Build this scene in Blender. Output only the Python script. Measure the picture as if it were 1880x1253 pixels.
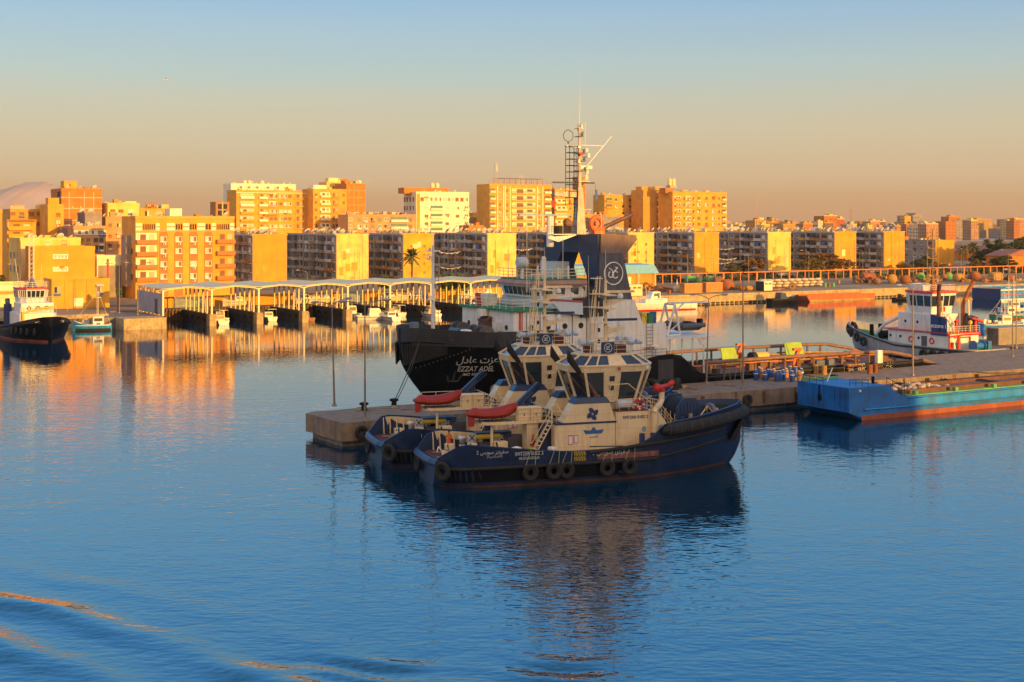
import bpy, math, random
from math import sin, cos, pi, radians, sqrt, atan2, hypot
random.seed(7)
for o in list(bpy.data.objects): bpy.data.objects.remove(o)
sc = bpy.context.scene
COL = sc.collection
# ------------------------------------------------------------------ camera, sky, sun, exposure
H = 22.0          # the camera stands on a ship's deck 22 m above the water
F = 2500.0 / 1880.0
cam = bpy.data.objects.new('camera', bpy.data.cameras.new('camera')); COL.objects.link(cam)
cam.location = (0, 0, H); cam.rotation_euler = (radians(90), 0, 0)
cam.data.sensor_width = 36; cam.data.lens = 36 * F
cam.data.shift_y = -(626.5 - 408) / 1880
cam.data.clip_start = 0.5; cam.data.clip_end = 40000
sc.camera = cam
SUN_AZ, SUN_EL = 44.0, 7.5      # degrees to the right of straight behind the camera; height
w = bpy.data.worlds.new('World'); sc.world = w; w.use_nodes = True
nt = w.node_tree; nt.nodes.clear()
L = nt.links.new
sky = nt.nodes.new('ShaderNodeTexSky'); sky.sky_type = 'NISHITA'; sky.sun_disc = False
sky.sun_elevation = radians(SUN_EL); sky.sun_rotation = radians(180 - SUN_AZ); sky.dust_density = 3.0; sky.air_density = 1.2
geo = nt.nodes.new('ShaderNodeTexCoord'); sep = nt.nodes.new('ShaderNodeSeparateXYZ'); L(geo.outputs['Generated'], sep.inputs[0])
mr = nt.nodes.new('ShaderNodeMapRange'); mr.inputs[1].default_value = 0.0; mr.inputs[2].default_value = 1.0
hn = nt.nodes.new('ShaderNodeTexNoise'); hn.inputs['Scale'].default_value = 1.0; hn.inputs['Detail'].default_value = 4; hm = nt.nodes.new('ShaderNodeMapping'); hm.inputs['Scale'].default_value = (1.5,1.5,26); L(geo.outputs['Generated'], hm.inputs[0]); L(hm.outputs[0], hn.inputs['Vector'])
hs = nt.nodes.new('ShaderNodeMath'); hs.operation = 'MULTIPLY_ADD'; hs.inputs[1].default_value = .022; hs.inputs[2].default_value = -.011; L(hn.outputs[0], hs.inputs[0])
ha = nt.nodes.new('ShaderNodeMath'); L(hs.outputs[0], ha.inputs[0]); L(sep.outputs['Z'], ha.inputs[1]); L(ha.outputs[0], mr.inputs[0])      # faint uneven bands of haze low in the sky
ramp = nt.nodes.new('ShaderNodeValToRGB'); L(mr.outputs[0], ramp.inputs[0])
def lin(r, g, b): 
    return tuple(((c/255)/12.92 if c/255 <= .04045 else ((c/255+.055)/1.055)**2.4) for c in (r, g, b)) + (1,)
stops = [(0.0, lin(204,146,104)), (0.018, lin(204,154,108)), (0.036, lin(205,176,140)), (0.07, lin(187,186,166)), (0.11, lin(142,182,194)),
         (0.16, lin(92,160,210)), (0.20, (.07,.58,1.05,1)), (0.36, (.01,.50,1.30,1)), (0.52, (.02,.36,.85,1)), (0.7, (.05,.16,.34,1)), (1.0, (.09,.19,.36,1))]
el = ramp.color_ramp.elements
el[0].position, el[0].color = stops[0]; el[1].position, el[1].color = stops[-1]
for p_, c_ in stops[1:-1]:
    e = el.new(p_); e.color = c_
bgs = nt.nodes.new('ShaderNodeBackground'); bgs.inputs[1].default_value = 0.05; L(sky.outputs[0], bgs.inputs[0])
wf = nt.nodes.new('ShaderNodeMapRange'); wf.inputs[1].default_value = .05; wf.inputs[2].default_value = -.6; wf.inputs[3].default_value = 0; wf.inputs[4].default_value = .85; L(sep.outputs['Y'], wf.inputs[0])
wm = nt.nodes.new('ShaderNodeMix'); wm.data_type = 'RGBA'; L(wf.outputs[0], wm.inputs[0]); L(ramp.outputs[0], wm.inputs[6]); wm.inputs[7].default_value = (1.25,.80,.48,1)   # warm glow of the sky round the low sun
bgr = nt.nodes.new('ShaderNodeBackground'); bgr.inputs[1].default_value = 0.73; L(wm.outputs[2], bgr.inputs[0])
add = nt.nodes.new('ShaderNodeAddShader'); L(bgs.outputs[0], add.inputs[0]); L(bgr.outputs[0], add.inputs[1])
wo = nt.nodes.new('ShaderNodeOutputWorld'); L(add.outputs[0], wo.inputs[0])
sl = bpy.data.lights.new('sun', 'SUN'); sl.energy = 4.6; sl.angle = radians(0.5); sl.color = (1.0, 0.495, 0.085)
so = bpy.data.objects.new('sun', sl); COL.objects.link(so)
so.rotation_euler = (radians(90 - SUN_EL), 0, radians(SUN_AZ))
so.location = (200, -150, 60)
sc.view_settings.view_transform = 'Standard'; sc.view_settings.look = 'None'
sc.view_settings.exposure = 0.5; sc.view_settings.gamma = 1.0
sc.cycles.max_bounces = 6; sc.cycles.diffuse_bounces = 3; sc.cycles.glossy_bounces = 3; sc.cycles.transmission_bounces = 3
sc.cycles.volume_bounces = 0; sc.cycles.caustics_reflective = False; sc.cycles.caustics_refractive = False

# ------------------------------------------------------------------ frames: the harbour's quays all run along U, 30 degrees off the picture plane
GA = radians(30); CU, SU = cos(GA), sin(GA)
def W(u, v, z=0.0): return (CU*u - SU*v, SU*u + CU*v, z)
def px_u(px, v):                      # where a line of constant v passes a picture column
    r = (px - 940) / 2500; return v * (SU + CU*r) / (CU - SU*r)
def uz(u, v, py): return H - (py - 408) * (SU*u + CU*v) / 2500
def gr(px, py, z=0.0):                # point of the plane z seen at a pixel
    Y = 2500 * (H - z) / (py - 408); return ((px - 940) * Y / 2500, Y)
def pt(px, Y): return ((px - 940) * Y / 2500, Y)

# ------------------------------------------------------------------ materials
MC = {}
def mat(name, col, rough=.75, var=.14, scale=1.2, metal=0.0, dirt=None, damt=.5, dscale=(.5,.5,.12), bump=0.0, spec=.5, coat=0, emit=None, plates=None):
    if name in MC: return MC[name]
    m = bpy.data.materials.new(name); MC[name] = m; m.use_nodes = True
    n = m.node_tree.nodes; l = m.node_tree.links.new; b = n['Principled BSDF']
    b.inputs['Roughness'].default_value = rough; b.inputs['Metallic'].default_value = metal
    b.inputs['Specular IOR Level'].default_value = spec
    if coat: b.inputs['Coat Weight'].default_value = coat
    c = tuple(col) + (1,) if len(col) == 3 else col
    tc = n.new('ShaderNodeTexCoord')
    no = n.new('ShaderNodeTexNoise'); no.inputs['Scale'].default_value = scale; no.inputs['Detail'].default_value = 5
    l(tc.outputs['Object'], no.inputs['Vector'])
    mx = n.new('ShaderNodeMix'); mx.data_type = 'RGBA'; mx.inputs[6].default_value = tuple(x*(1-var) for x in c[:3])+(1,)
    mx.inputs[7].default_value = tuple(min(1, x*(1+var)) for x in c[:3])+(1,)
    rr = n.new('ShaderNodeMapRange'); rr.inputs[1].default_value = .3; rr.inputs[2].default_value = .7
    l(no.outputs[0], rr.inputs[0]); l(rr.outputs[0], mx.inputs[0]); out = mx.outputs[2]
    if dirt:
        mp = n.new('ShaderNodeMapping'); mp.inputs['Scale'].default_value = dscale; l(tc.outputs['Object'], mp.inputs[0])
        n2 = n.new('ShaderNodeTexNoise'); n2.inputs['Scale'].default_value = 4; n2.inputs['Detail'].default_value = 6; n2.inputs['Roughness'].default_value = .65
        l(mp.outputs[0], n2.inputs['Vector'])
        r2 = n.new('ShaderNodeMapRange'); r2.inputs[1].default_value = .48; r2.inputs[2].default_value = .72; r2.inputs[4].default_value = damt
        l(n2.outputs[0], r2.inputs[0])
        m2 = n.new('ShaderNodeMix'); m2.data_type = 'RGBA'; l(r2.outputs[0], m2.inputs[0]); l(out, m2.inputs[6]); m2.inputs[7].default_value = tuple(dirt)+(1,)
        out = m2.outputs[2]
    if plates:                       # welded plate seams and a little buckling between them
        sx = n.new('ShaderNodeSeparateXYZ'); l(tc.outputs['Object'], sx.inputs[0]); cx = n.new('ShaderNodeCombineXYZ'); ad = n.new('ShaderNodeMath'); l(sx.outputs[0], ad.inputs[0]); l(sx.outputs[1], ad.inputs[1])
        l(ad.outputs[0], cx.inputs[0]); l(sx.outputs[2], cx.inputs[1])
        bk = n.new('ShaderNodeTexBrick'); bk.inputs['Scale'].default_value = 1; bk.inputs['Brick Width'].default_value = plates[0]; bk.inputs['Row Height'].default_value = plates[1]; bk.inputs['Mortar Size'].default_value = .022; bk.inputs['Mortar Smooth'].default_value = .6
        bk.inputs['Color1'].default_value = (1,1,1,1); bk.inputs['Color2'].default_value = (.84,.84,.84,1); bk.inputs['Mortar'].default_value = (.45,.40,.36,1); l(cx.outputs[0], bk.inputs['Vector'])
        m3 = n.new('ShaderNodeMix'); m3.data_type = 'RGBA'; m3.blend_type = 'MULTIPLY'; m3.inputs[0].default_value = .42; l(out, m3.inputs[6]); l(bk.outputs[0], m3.inputs[7]); out = m3.outputs[2]
        b2 = n.new('ShaderNodeBump'); b2.inputs['Strength'].default_value = .35; b2.inputs['Distance'].default_value = .05; n4 = n.new('ShaderNodeTexNoise'); n4.inputs['Scale'].default_value = .9; l(tc.outputs['Object'], n4.inputs['Vector']); l(n4.outputs[0], b2.inputs['Height']); l(b2.outputs[0], b.inputs['Normal'])
    l(out, b.inputs['Base Color'])
    if bump:
        bp = n.new('ShaderNodeBump'); bp.inputs['Strength'].default_value = bump; bp.inputs['Distance'].default_value = .05
        l(no.outputs[0], bp.inputs['Height']); l(bp.outputs[0], b.inputs['Normal'])
    if emit:
        b.inputs['Emission Color'].default_value = tuple(emit)+(1,); b.inputs['Emission Strength'].default_value = 2
    return m

# ------------------------------------------------------------------ mesh building
class MB:
    def __init__(s): s.v = []; s.f = []; s.mi = []; s.m = 0
    def add(s, vs, fs):
        b = len(s.v); s.v += [tuple(p) for p in vs]
        for f in fs: s.f.append(tuple(b+i for i in f)); s.mi.append(s.m)
        return s
    def box(s, x0, x1, y0, y1, z0, z1):
        return s.add([(x0,y0,z0),(x1,y0,z0),(x1,y1,z0),(x0,y1,z0),(x0,y0,z1),(x1,y0,z1),(x1,y1,z1),(x0,y1,z1)],
                     [(0,3,2,1),(4,5,6,7),(0,1,5,4),(1,2,6,5),(2,3,7,6),(3,0,4,7)])
    def hexa(s, b, t): # bottom 4 and top 4 points
        return s.add(list(b)+list(t), [(0,3,2,1),(4,5,6,7),(0,1,5,4),(1,2,6,5),(2,3,7,6),(3,0,4,7)])
    def bbox(s, x0, x1, y0, y1, z0, z1, c=.05):   # box with chamfered edges
        r1 = [(x0+c,y0+c,z0),(x1-c,y0+c,z0),(x1-c,y1-c,z0),(x0+c,y1-c,z0)]
        def ring(d, z): return [(x0+d,y0+c,z),(x0+c,y0+d,z),(x1-c,y0+d,z),(x1-d,y0+c,z),(x1-d,y1-c,z),(x1-c,y1-d,z),(x0+c,y1-d,z),(x0+d,y1-c,z)]
        return s.loft([ring(c*.9,z0), ring(0,z0+c), ring(0,z1-c), ring(c*.9,z1)], closed=True, caps=True)
    def prism(s, poly, z0, z1):
        n = len(poly)
        return s.add([(x,y,z0) for x,y in poly]+[(x,y,z1) for x,y in poly],
              [tuple(range(n-1,-1,-1)), tuple(range(n,2*n))]+[(i,(i+1)%n,n+(i+1)%n,n+i) for i in range(n)])
    def prismy(s, poly, y0, y1):   # poly of (x,z)
        n = len(poly)
        return s.add([(x,y0,z) for x,z in poly]+[(x,y1,z) for x,z in poly],
              [tuple(range(n)), tuple(range(2*n-1,n-1,-1))]+[((i+1)%n,i,n+i,n+(i+1)%n) for i in range(n)])
    def loft(s, rings, closed=True, caps=True):
        n = len(rings[0]); b = []; fs = []
        for r in rings: b += list(r)
        for k in range(len(rings)-1):
            for i in range(n if closed else n-1):
                j = (i+1) % n; fs.append((k*n+i, k*n+j, (k+1)*n+j, (k+1)*n+i))
        if caps and closed: fs.append(tuple(range(n-1,-1,-1))); fs.append(tuple(range((len(rings)-1)*n, len(rings)*n)))
        return s.add(b, fs)
    def cyl(s, p0, p1, r0, r1=None, n=10):
        if r1 is None: r1 = r0
        d = [p1[i]-p0[i] for i in range(3)]; ln = sqrt(sum(x*x for x in d)) or 1e-6; d = [x/ln for x in d]
        a = (0,0,1) if abs(d[2]) < .9 else (1,0,0)
        e = [a[1]*d[2]-a[2]*d[1], a[2]*d[0]-a[0]*d[2], a[0]*d[1]-a[1]*d[0]]; q = sqrt(sum(x*x for x in e)); e = [x/q for x in e]
        g = [d[1]*e[2]-d[2]*e[1], d[2]*e[0]-d[0]*e[2], d[0]*e[1]-d[1]*e[0]]
        def ring(p, r): return [tuple(p[k]+r*(cos(2*pi*i/n)*e[k]+sin(2*pi*i/n)*g[k]) for k in range(3)) for i in range(n)]
        return s.loft([ring(p0,r0), ring(p1,r1)])
    def tube(s, pts, r, n=6):
        for i in range(len(pts)-1): s.cyl(pts[i], pts[i+1], r, r, n)
        return s
    def lathe(s, prof, c=(0,0,0), axis='z', n=16):
        rings = []
        for r, h in prof:
            rg = []
            for i in range(n):
                a = 2*pi*i/n; x, y = r*cos(a), r*sin(a)
                p = (x,y,h) if axis == 'z' else ((h,x,y) if axis == 'x' else (y,h,x))
                rg.append((c[0]+p[0], c[1]+p[1], c[2]+p[2]))
            rings.append(rg)
        return s.loft(rings)
    def sphere(s, c, r, n=10, sc_=(1,1,1)):
        m = max(4, n//2+1)
        return s.add(*_sph(c, r, n, m, sc_))
    def torus(s, c, R, r, axis='z', n=16, k=7, a0=0, a1=2*pi):
        rings = []; full = abs(a1-a0-2*pi) < 1e-6
        for i in range(n + (0 if full else 1)):
            a = a0+(a1-a0)*i/n; rg = []
            for j in range(k):
                b = 2*pi*j/k; x, y, z = (R+r*cos(b))*cos(a), (R+r*cos(b))*sin(a), r*sin(b)
                p = (x,y,z) if axis == 'z' else ((z,x,y) if axis == 'x' else (y,z,x))
                rg.append((c[0]+p[0], c[1]+p[1], c[2]+p[2]))
            rings.append(rg)
        if full: rings.append(rings[0])
        return s.loft(rings, caps=not full)
    def ico(s, c, r):
        pass
    def xf(s, start, fn):
        for i in range(start, len(s.v)): s.v[i] = fn(s.v[i])
        return s
    def mesh(s, name, mats, smooth=False):
        me = bpy.data.meshes.new(name); me.from_pydata(s.v, [], s.f); me.validate()
        for m in (mats if isinstance(mats, (list,tuple)) else [mats]): me.materials.append(m)
        if len(me.polygons) == len(s.mi): me.polygons.foreach_set('material_index', s.mi)
        if smooth:
            me.polygons.foreach_set('use_smooth', [True]*len(me.polygons))
            try: me.set_sharp_from_angle(angle=radians(35))
            except Exception: pass
        me.update(); return me
    def build(s, name, mats, parent=None, smooth=False, label=None, loc=None, rz=0):
        o = bpy.data.objects.new(name, s.mesh(name, mats, smooth)); COL.objects.link(o)
        if parent: o.parent = parent
        if loc: o.location = loc
        if rz: o.rotation_euler[2] = rz
        if label: o['label'] = label
        return o
def _sph(c, r, n, m, sc_):
    vs = [(c[0],c[1],c[2]-r*sc_[2])]; fs = []
    for k in range(1, m):
        t = -pi/2+pi*k/m
        for i in range(n):
            a = 2*pi*i/n; vs.append((c[0]+r*sc_[0]*cos(t)*cos(a), c[1]+r*sc_[1]*cos(t)*sin(a), c[2]+r*sc_[2]*sin(t)))
    vs.append((c[0],c[1],c[2]+r*sc_[2])); top = len(vs)-1
    for i in range(n): fs.append((0, 1+(i+1)%n, 1+i))
    for k in range(m-2):
        for i in range(n):
            a = 1+k*n; fs.append((a+i, a+(i+1)%n, a+n+(i+1)%n, a+n+i))
    a = 1+(m-2)*n
    for i in range(n): fs.append((a+i, a+(i+1)%n, top))
    return vs, fs
def thing(name, label, cat, loc=(0,0,0), rz=0.0, group=None):
    o = bpy.data.objects.new(name, None); COL.objects.link(o); o.empty_display_size = .3
    o.location = loc; o.rotation_euler = (0,0,rz); o['label'] = label; o['category'] = cat
    if group: o['group'] = group
    return o
def tag(o, label, cat, group=None):
    o['label'] = label; o['category'] = cat
    if group: o['group'] = group
    return o
def struct(o): o['kind'] = 'structure'; return o
def inst(me, name, parent, loc, rz=0, scale=None, label=None):
    o = bpy.data.objects.new(name, me); COL.objects.link(o); o.parent = parent; o.location = loc
    if rz: o.rotation_euler[2] = rz
    if scale: o.scale = scale
    if label: o['label'] = label
    return o
def copy_tree(o, parent=None):
    c = o.copy(); COL.objects.link(c)
    if parent is not None: c.parent = parent
    for ch in list(o.children): copy_tree(ch, c)
    return c
ARAB = {'ain_i':'\uFECB','zay':'\uFEB0'}
def text(body, size, name, m, parent, M3=None, extrude=.01, align='CENTER', width=1.0, shear=0, bold=0, proj=None):
    """flat lettering as a mesh; M3 = (origin, xdir, ydir) in the parent's frame"""
    cu = bpy.data.curves.new(name, 'FONT'); cu.body = body; cu.size = size; cu.extrude = extrude; cu.align_x = align; cu.align_y = 'CENTER'
    cu.resolution_u = 3; cu.offset = bold
    t = bpy.data.objects.new('t', cu); COL.objects.link(t)
    bpy.context.view_layer.update()
    me = bpy.data.meshes.new_from_object(t.evaluated_get(bpy.context.evaluated_depsgraph_get()))
    bpy.data.objects.remove(t)
    me.materials.clear(); me.materials.append(m)
    for p in me.polygons: p.material_index = 0
    if proj:
        for v in me.vertices: v.co = proj(v.co[0]*width, v.co[1], v.co[2])
        ob = bpy.data.objects.new(name, me); COL.objects.link(ob); ob.parent = parent; return ob
    o_, xd, yd = M3; zd = (xd[1]*yd[2]-xd[2]*yd[1], xd[2]*yd[0]-xd[0]*yd[2], xd[0]*yd[1]-xd[1]*yd[0])
    for v in me.vertices:
        x, y, z = v.co; x = x*width + shear*y
        v.co = [o_[k] + x*xd[k] + y*yd[k] + z*zd[k] for k in range(3)]
    me.materials.clear(); me.materials.append(m)
    for p in me.polygons: p.material_index = 0
    ob = bpy.data.objects.new(name, me); COL.objects.link(ob); ob.parent = parent
    return ob
# ================================================================== water, ground, hills
def water_mat():
    m = bpy.data.materials.new('harbour water'); m.use_nodes = True
    n = m.node_tree.nodes; l = m.node_tree.links.new; b = n['Principled BSDF']
    b.inputs['Base Color'].default_value = (.0,.026,.055,1); b.inputs['Roughness'].default_value = .01; b.inputs['IOR'].default_value = 2.0
    tc = n.new('ShaderNodeTexCoord')
    h = None
    for sc_, rot, st, det in (((.10,.16,1), 20, .8, 2), ((.38,.62,1), -12, .80, 1.5), ((1.25,2.3,1), 8, .52, 1)):
        mp = n.new('ShaderNodeMapping'); mp.inputs['Scale'].default_value = sc_; mp.inputs['Rotation'].default_value = (0,0,radians(rot)); l(tc.outputs['Object'], mp.inputs[0])
        no = n.new('ShaderNodeTexNoise'); no.inputs['Scale'].default_value = 1.0; no.inputs['Detail'].default_value = det; no.inputs['Roughness'].default_value = .5
        l(mp.outputs[0], no.inputs['Vector'])
        mu = n.new('ShaderNodeMath'); mu.operation = 'MULTIPLY'; mu.inputs[1].default_value = st; l(no.outputs[0], mu.inputs[0])
        if h is None: h = mu.outputs[0]
        else:
            ad = n.new('ShaderNodeMath'); l(h, ad.inputs[0]); l(mu.outputs[0], ad.inputs[1]); h = ad.outputs[0]
    # patches of calmer and more ruffled water
    n3 = n.new('ShaderNodeTexNoise'); n3.inputs['Scale'].default_value = .018; n3.inputs['Detail'].default_value = 3; l(tc.outputs['Object'], n3.inputs['Vector'])
    r3 = n.new('ShaderNodeMapRange'); r3.inputs[1].default_value = .35; r3.inputs[2].default_value = .65; r3.inputs[3].default_value = .45; r3.inputs[4].default_value = 1.0; l(n3.outputs[0], r3.inputs[0])
    m3 = n.new('ShaderNodeMath'); m3.operation = 'MULTIPLY'; l(h, m3.inputs[0]); l(r3.outputs[0], m3.inputs[1])
    # the inner basin is sheltered by the pier and lies calmer than the open harbour
    sp = n.new('ShaderNodeSeparateXYZ'); l(tc.outputs['Object'], sp.inputs[0]); r4 = n.new('ShaderNodeMapRange'); r4.inputs[1].default_value = 90; r4.inputs[2].default_value = 210; r4.inputs[3].default_value = 1.0; r4.inputs[4].default_value = .20; l(sp.outputs['Y'], r4.inputs[0])
    m4 = n.new('ShaderNodeMath'); m4.operation = 'MULTIPLY'; l(m3.outputs[0], m4.inputs[0]); l(r4.outputs[0], m4.inputs[1]); m3 = m4
    bp = n.new('ShaderNodeBump'); bp.inputs['Strength'].default_value = 1.0; bp.inputs['Distance'].default_value = .085
    l(m3.outputs[0], bp.inputs['Height']); l(bp.outputs[0], b.inputs['Normal'])
    return m
import numpy as np
def make_water():
    xs = np.concatenate([[-12000,-3000,-800,-300,-150,-90], np.arange(-60,60.1,.6), [90,150,300,800,3000,12000]])
    ys = np.concatenate([[-3000,-400,-60,0,30], np.arange(50,130.1,.5), np.arange(135,200,6), [260,400,700,1500,4000,14000]])
    X, Y = np.meshgrid(xs, ys)
    # ship's wash: a few long swells running diagonally through the near left corner
    def swell(x, y):
        a = radians(-36); s = x*cos(a)+y*sin(a); t = -x*sin(a)+y*cos(a)
        env = np.exp(-((t-43.5)/6.0)**2) * 1/(1+np.exp((x+3)/3.0)) * (.3+.7*np.sin(s*.13+.9)**2)
        ph = 2*pi*(t + .8*np.sin(s*.13) + .25*np.sin(s*.61+1))/5.6
        z = .46*((1+np.sin(ph))/2)**2.0 * env + .03*np.sin(ph*3.1+s*.5)*env
        z += .13*np.sin(2*pi*(y*.95+x*.25)/2.6+np.sin(x*.8))*np.exp(-((y-66.5)/2.4)**2)*(np.exp(-((x+7.5)/3.2)**2)+.8*np.exp(-((x-2.2)/2.4)**2))
        return z
    Z = swell(X, Y) * (np.abs(X) < 60.5) * (Y > 49) * (Y < 131)
    ny, nx = X.shape
    vs = np.stack([X.ravel(), Y.ravel(), Z.ravel()], 1)
    fs = [(j*nx+i, j*nx+i+1, (j+1)*nx+i+1, (j+1)*nx+i) for j in range(ny-1) for i in range(nx-1)]
    me = bpy.data.meshes.new('water'); me.from_pydata(vs.tolist(), [], fs); me.materials.append(water_mat())
    me.polygons.foreach_set('use_smooth', [True]*len(me.polygons)); me.update()
    o = bpy.data.objects.new('water', me); COL.objects.link(o); return struct(o)
make_water()

m_ground = mat('dusty ground', (.30,.20,.10), .95, .3, .08, dirt=(.12,.10,.08), damt=.6, dscale=(.05,.05,.05))
m_conc = mat('weathered concrete', (.25,.18,.125), .9, .22, .9, dirt=(.10,.085,.07), damt=.75, dscale=(.35,.35,.12), bump=.5)
m_conc_d = mat('dark stained concrete', (.20,.175,.15), .92, .3, .8, dirt=(.05,.045,.04), damt=.8, dscale=(.5,.5,.2), bump=.8)
m_conc_l = mat('pale concrete', (.50,.37,.19), .9, .25, .6, dirt=(.14,.09,.05), damt=.85, dscale=(.6,.6,.25), bump=.3)
m_pier_black = mat('near black pier side', (.016,.014,.012), .6, .5, .8, dirt=(.07,.05,.03), damt=.4)  # near black base with browner patches
m_asph = mat('quay asphalt', (.11,.10,.09), .95, .2, .4)

VQ = 290.0; GZ = 2.4
US = [79.0 + 10.4*i for i in range(10)]     # lines of the boat shelters' posts
g = MB()
poly = [(-7000,292),(70,292),(70,302),(US[-1]+4,302),(US[-1]+4,VQ),(9000,VQ),(9000,14000),(-7000,14000)]
g.prism([W(a,b)[:2] for a,b in poly], -3, GZ)
struct(g.build('ground', m_ground))
# quay facing and coping
q = MB()
def wallseg(mb, a, b, th=.5, z0=-2, z1=1.95, top=.9):
    pass
for (u0,u1,v) in ((US[-1]+4.0, 700, VQ), (-500, 70, 292)):
    q.box(u0,u1,v-.45,v+1.1,-2,2.25); q.box(u0,u1,v-.6,v+1.6,2.25,2.66)
o = q.build('quay_edge', m_conc_l); o.rotation_euler[2] = GA; struct(o)
q = MB()
for i in range(140): 
    u = 72+.75*i
    q.prism([(u,301.98),(u+.2,301.62),(u+.45,301.62),(u+.65,301.98)], -2, 2.1)
q.box(70.5,US[-1]+3.9,301.3,302.6,2.1,2.5)
o = q.build('sheet_pile_quay', mat('rusty sheet pile',(.22,.14,.08),.85,.4,1.5)); o.rotation_euler[2] = GA; struct(o)
q = MB()
rx = -300
for i in range(1): q.box(-300,900,VQ+26,VQ+34,GZ+.005,GZ+.03)
o = q.build('road', m_asph); o.rotation_euler[2] = GA; struct(o)
# fender timbers on the right quay
tw = MB()
for i in range(60):
    u = 205+i*1.6; tw.box(u,u+.9,VQ-.8,VQ-.452,.1,.55)
o = tw.build('quay_fender_blocks', mat('tarred timber',(.06,.045,.035),.9)); o.rotation_euler[2] = GA; struct(o)

# far desert ridge, left
hl = MB(); rng = random.Random(3)
def ridge(px, Y0, seed):
    prof = [(-400,372),(-200,360),(-120,352),(-60,350),(0,349),(20,346),(36,340),(50,335),(80,334),(95,338),(120,350),(160,366),(220,385),(330,402),(480,407)]
    out = []
    for i in range(len(prof)-1):
        for k in range(4):
            t = k/4; x = prof[i][0]*(1-t)+prof[i+1][0]*t; y = prof[i][1]*(1-t)+prof[i+1][1]*t + rng.uniform(-.7,.7)
            out.append((x,y))
    return out
R = ridge(0, 0, 1); rings = []
for dy, k in ((-950,0.0),(-550,.35),(-250,.72),(0,1.0),(350,.6),(700,0)):
    Y0 = 6400
    rings.append([((x-940)*Y0/2500 + rng.uniform(-8,8), Y0+dy+rng.uniform(-20,20), (H+(408-y)*Y0/2500)*k*(1+ (0 if k==1 else rng.uniform(-.03,.03)))) for x,y in R])
hl.loft(rings, closed=False, caps=False)
struct(hl.build('hills', mat('haze tinted desert rock',(.60,.42,.33),.95,.12,.002), smooth=True))  # rock paled towards the sky: far haze put into the base colour
# ================================================================== the town
m_glass = mat('window glass', (.03,.035,.045), .3, .3, 2, spec=.8)
m_white = mat('white painted frames', (.78,.76,.70), .6, .05)
m_curt = mat('pale curtains', (.62,.58,.50), .8, .1)
m_shut = mat('brown shutters', (.24,.12,.06), .8, .2)
m_teal = mat('teal shutters', (.08,.26,.26), .7, .1)
m_blue = mat('blue cloth', (.06,.14,.40), .8, .1)
m_redc = mat('red cloth', (.45,.05,.04), .8, .1)
m_brown = mat('brown render', (.42,.18,.055), .85, .15, .4)
m_dark = mat('dark void', (.035,.03,.03), .9)
m_ac = mat('air conditioner casing', (.60,.58,.54), .6, .1)
m_yel = mat('ochre yellow render', (.74,.35,.04), .9, .16, .25, dirt=(.40,.25,.10), damt=.35, dscale=(.1,.1,.06))
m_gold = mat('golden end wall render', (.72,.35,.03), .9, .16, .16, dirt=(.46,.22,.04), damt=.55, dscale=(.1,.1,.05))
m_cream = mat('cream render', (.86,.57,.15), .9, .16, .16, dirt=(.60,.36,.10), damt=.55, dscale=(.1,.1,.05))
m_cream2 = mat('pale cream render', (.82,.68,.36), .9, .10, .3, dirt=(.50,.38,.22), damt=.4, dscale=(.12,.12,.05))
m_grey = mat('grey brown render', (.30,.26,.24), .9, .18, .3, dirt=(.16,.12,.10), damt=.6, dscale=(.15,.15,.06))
m_pil = mat('pale grey pilaster render', (.48,.42,.38), .9, .1)
m_brick = mat('orange brick infill', (.58,.20,.035), .92, .16, .5, dirt=(.32,.12,.05), damt=.5)
m_tan = mat('tan render', (.64,.31,.05), .9, .15, .25, dirt=(.30,.17,.08), damt=.5, dscale=(.15,.15,.06))
m_pink = mat('pinkish render', (.60,.31,.13), .9, .14, .3, dirt=(.34,.20,.12), damt=.5)
m_off = mat('off white render', (.84,.78,.58), .9, .08, .3, dirt=(.55,.48,.36), damt=.35, dscale=(.15,.15,.06))
m_frame = mat('concrete frame', (.50,.40,.28), .9, .12)
m_dish = mat('satellite dish enamel', (.62,.58,.52), .6, .12)
LIB = {}
def winmesh(w, h, style):
    k = (w, h, style)
    if k in LIB: return LIB[k]
    b = MB(); b.m = 0; t = .09
    b.box(-w/2,w/2,-.10,0,-h/2,-h/2+t); b.box(-w/2,w/2,-.10,0,h/2-t,h/2)
    b.box(-w/2,-w/2+t,-.10,0,-h/2+t,h/2-t); b.box(w/2-t,w/2,-.10,0,-h/2+t,h/2-t); b.box(-.035,.035,-.09,0,-h/2+t,h/2-t)
    b.box(-w/2-.06,w/2+.06,-.2,-.001,-h/2-.1,-h/2-.003)
    b.m = 1; 
    b.box(-w/2+t,-.035,-.05,-.01,-h/2+t,h/2-t)
    b.m = 2; b.box(.035,w/2-t,-.05,-.01,-h/2+t,h/2-t)
    a = {'dark':(m_white,m_glass,m_glass),'half':(m_white,m_curt,m_shut),'curt':(m_white,m_curt,m_curt),'shut':(m_tan,m_shut,m_shut),
         'hs':(m_white,m_glass,m_shut),'teal':(m_white,m_teal,m_glass),'blue':(m_pil,m_blue,m_glass),'dd':(m_shut,m_glass,m_glass),'plain':(m_frame,m_dark,m_glass)}[style]
    LIB[k] = b.mesh('window', a); return LIB[k]
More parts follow.
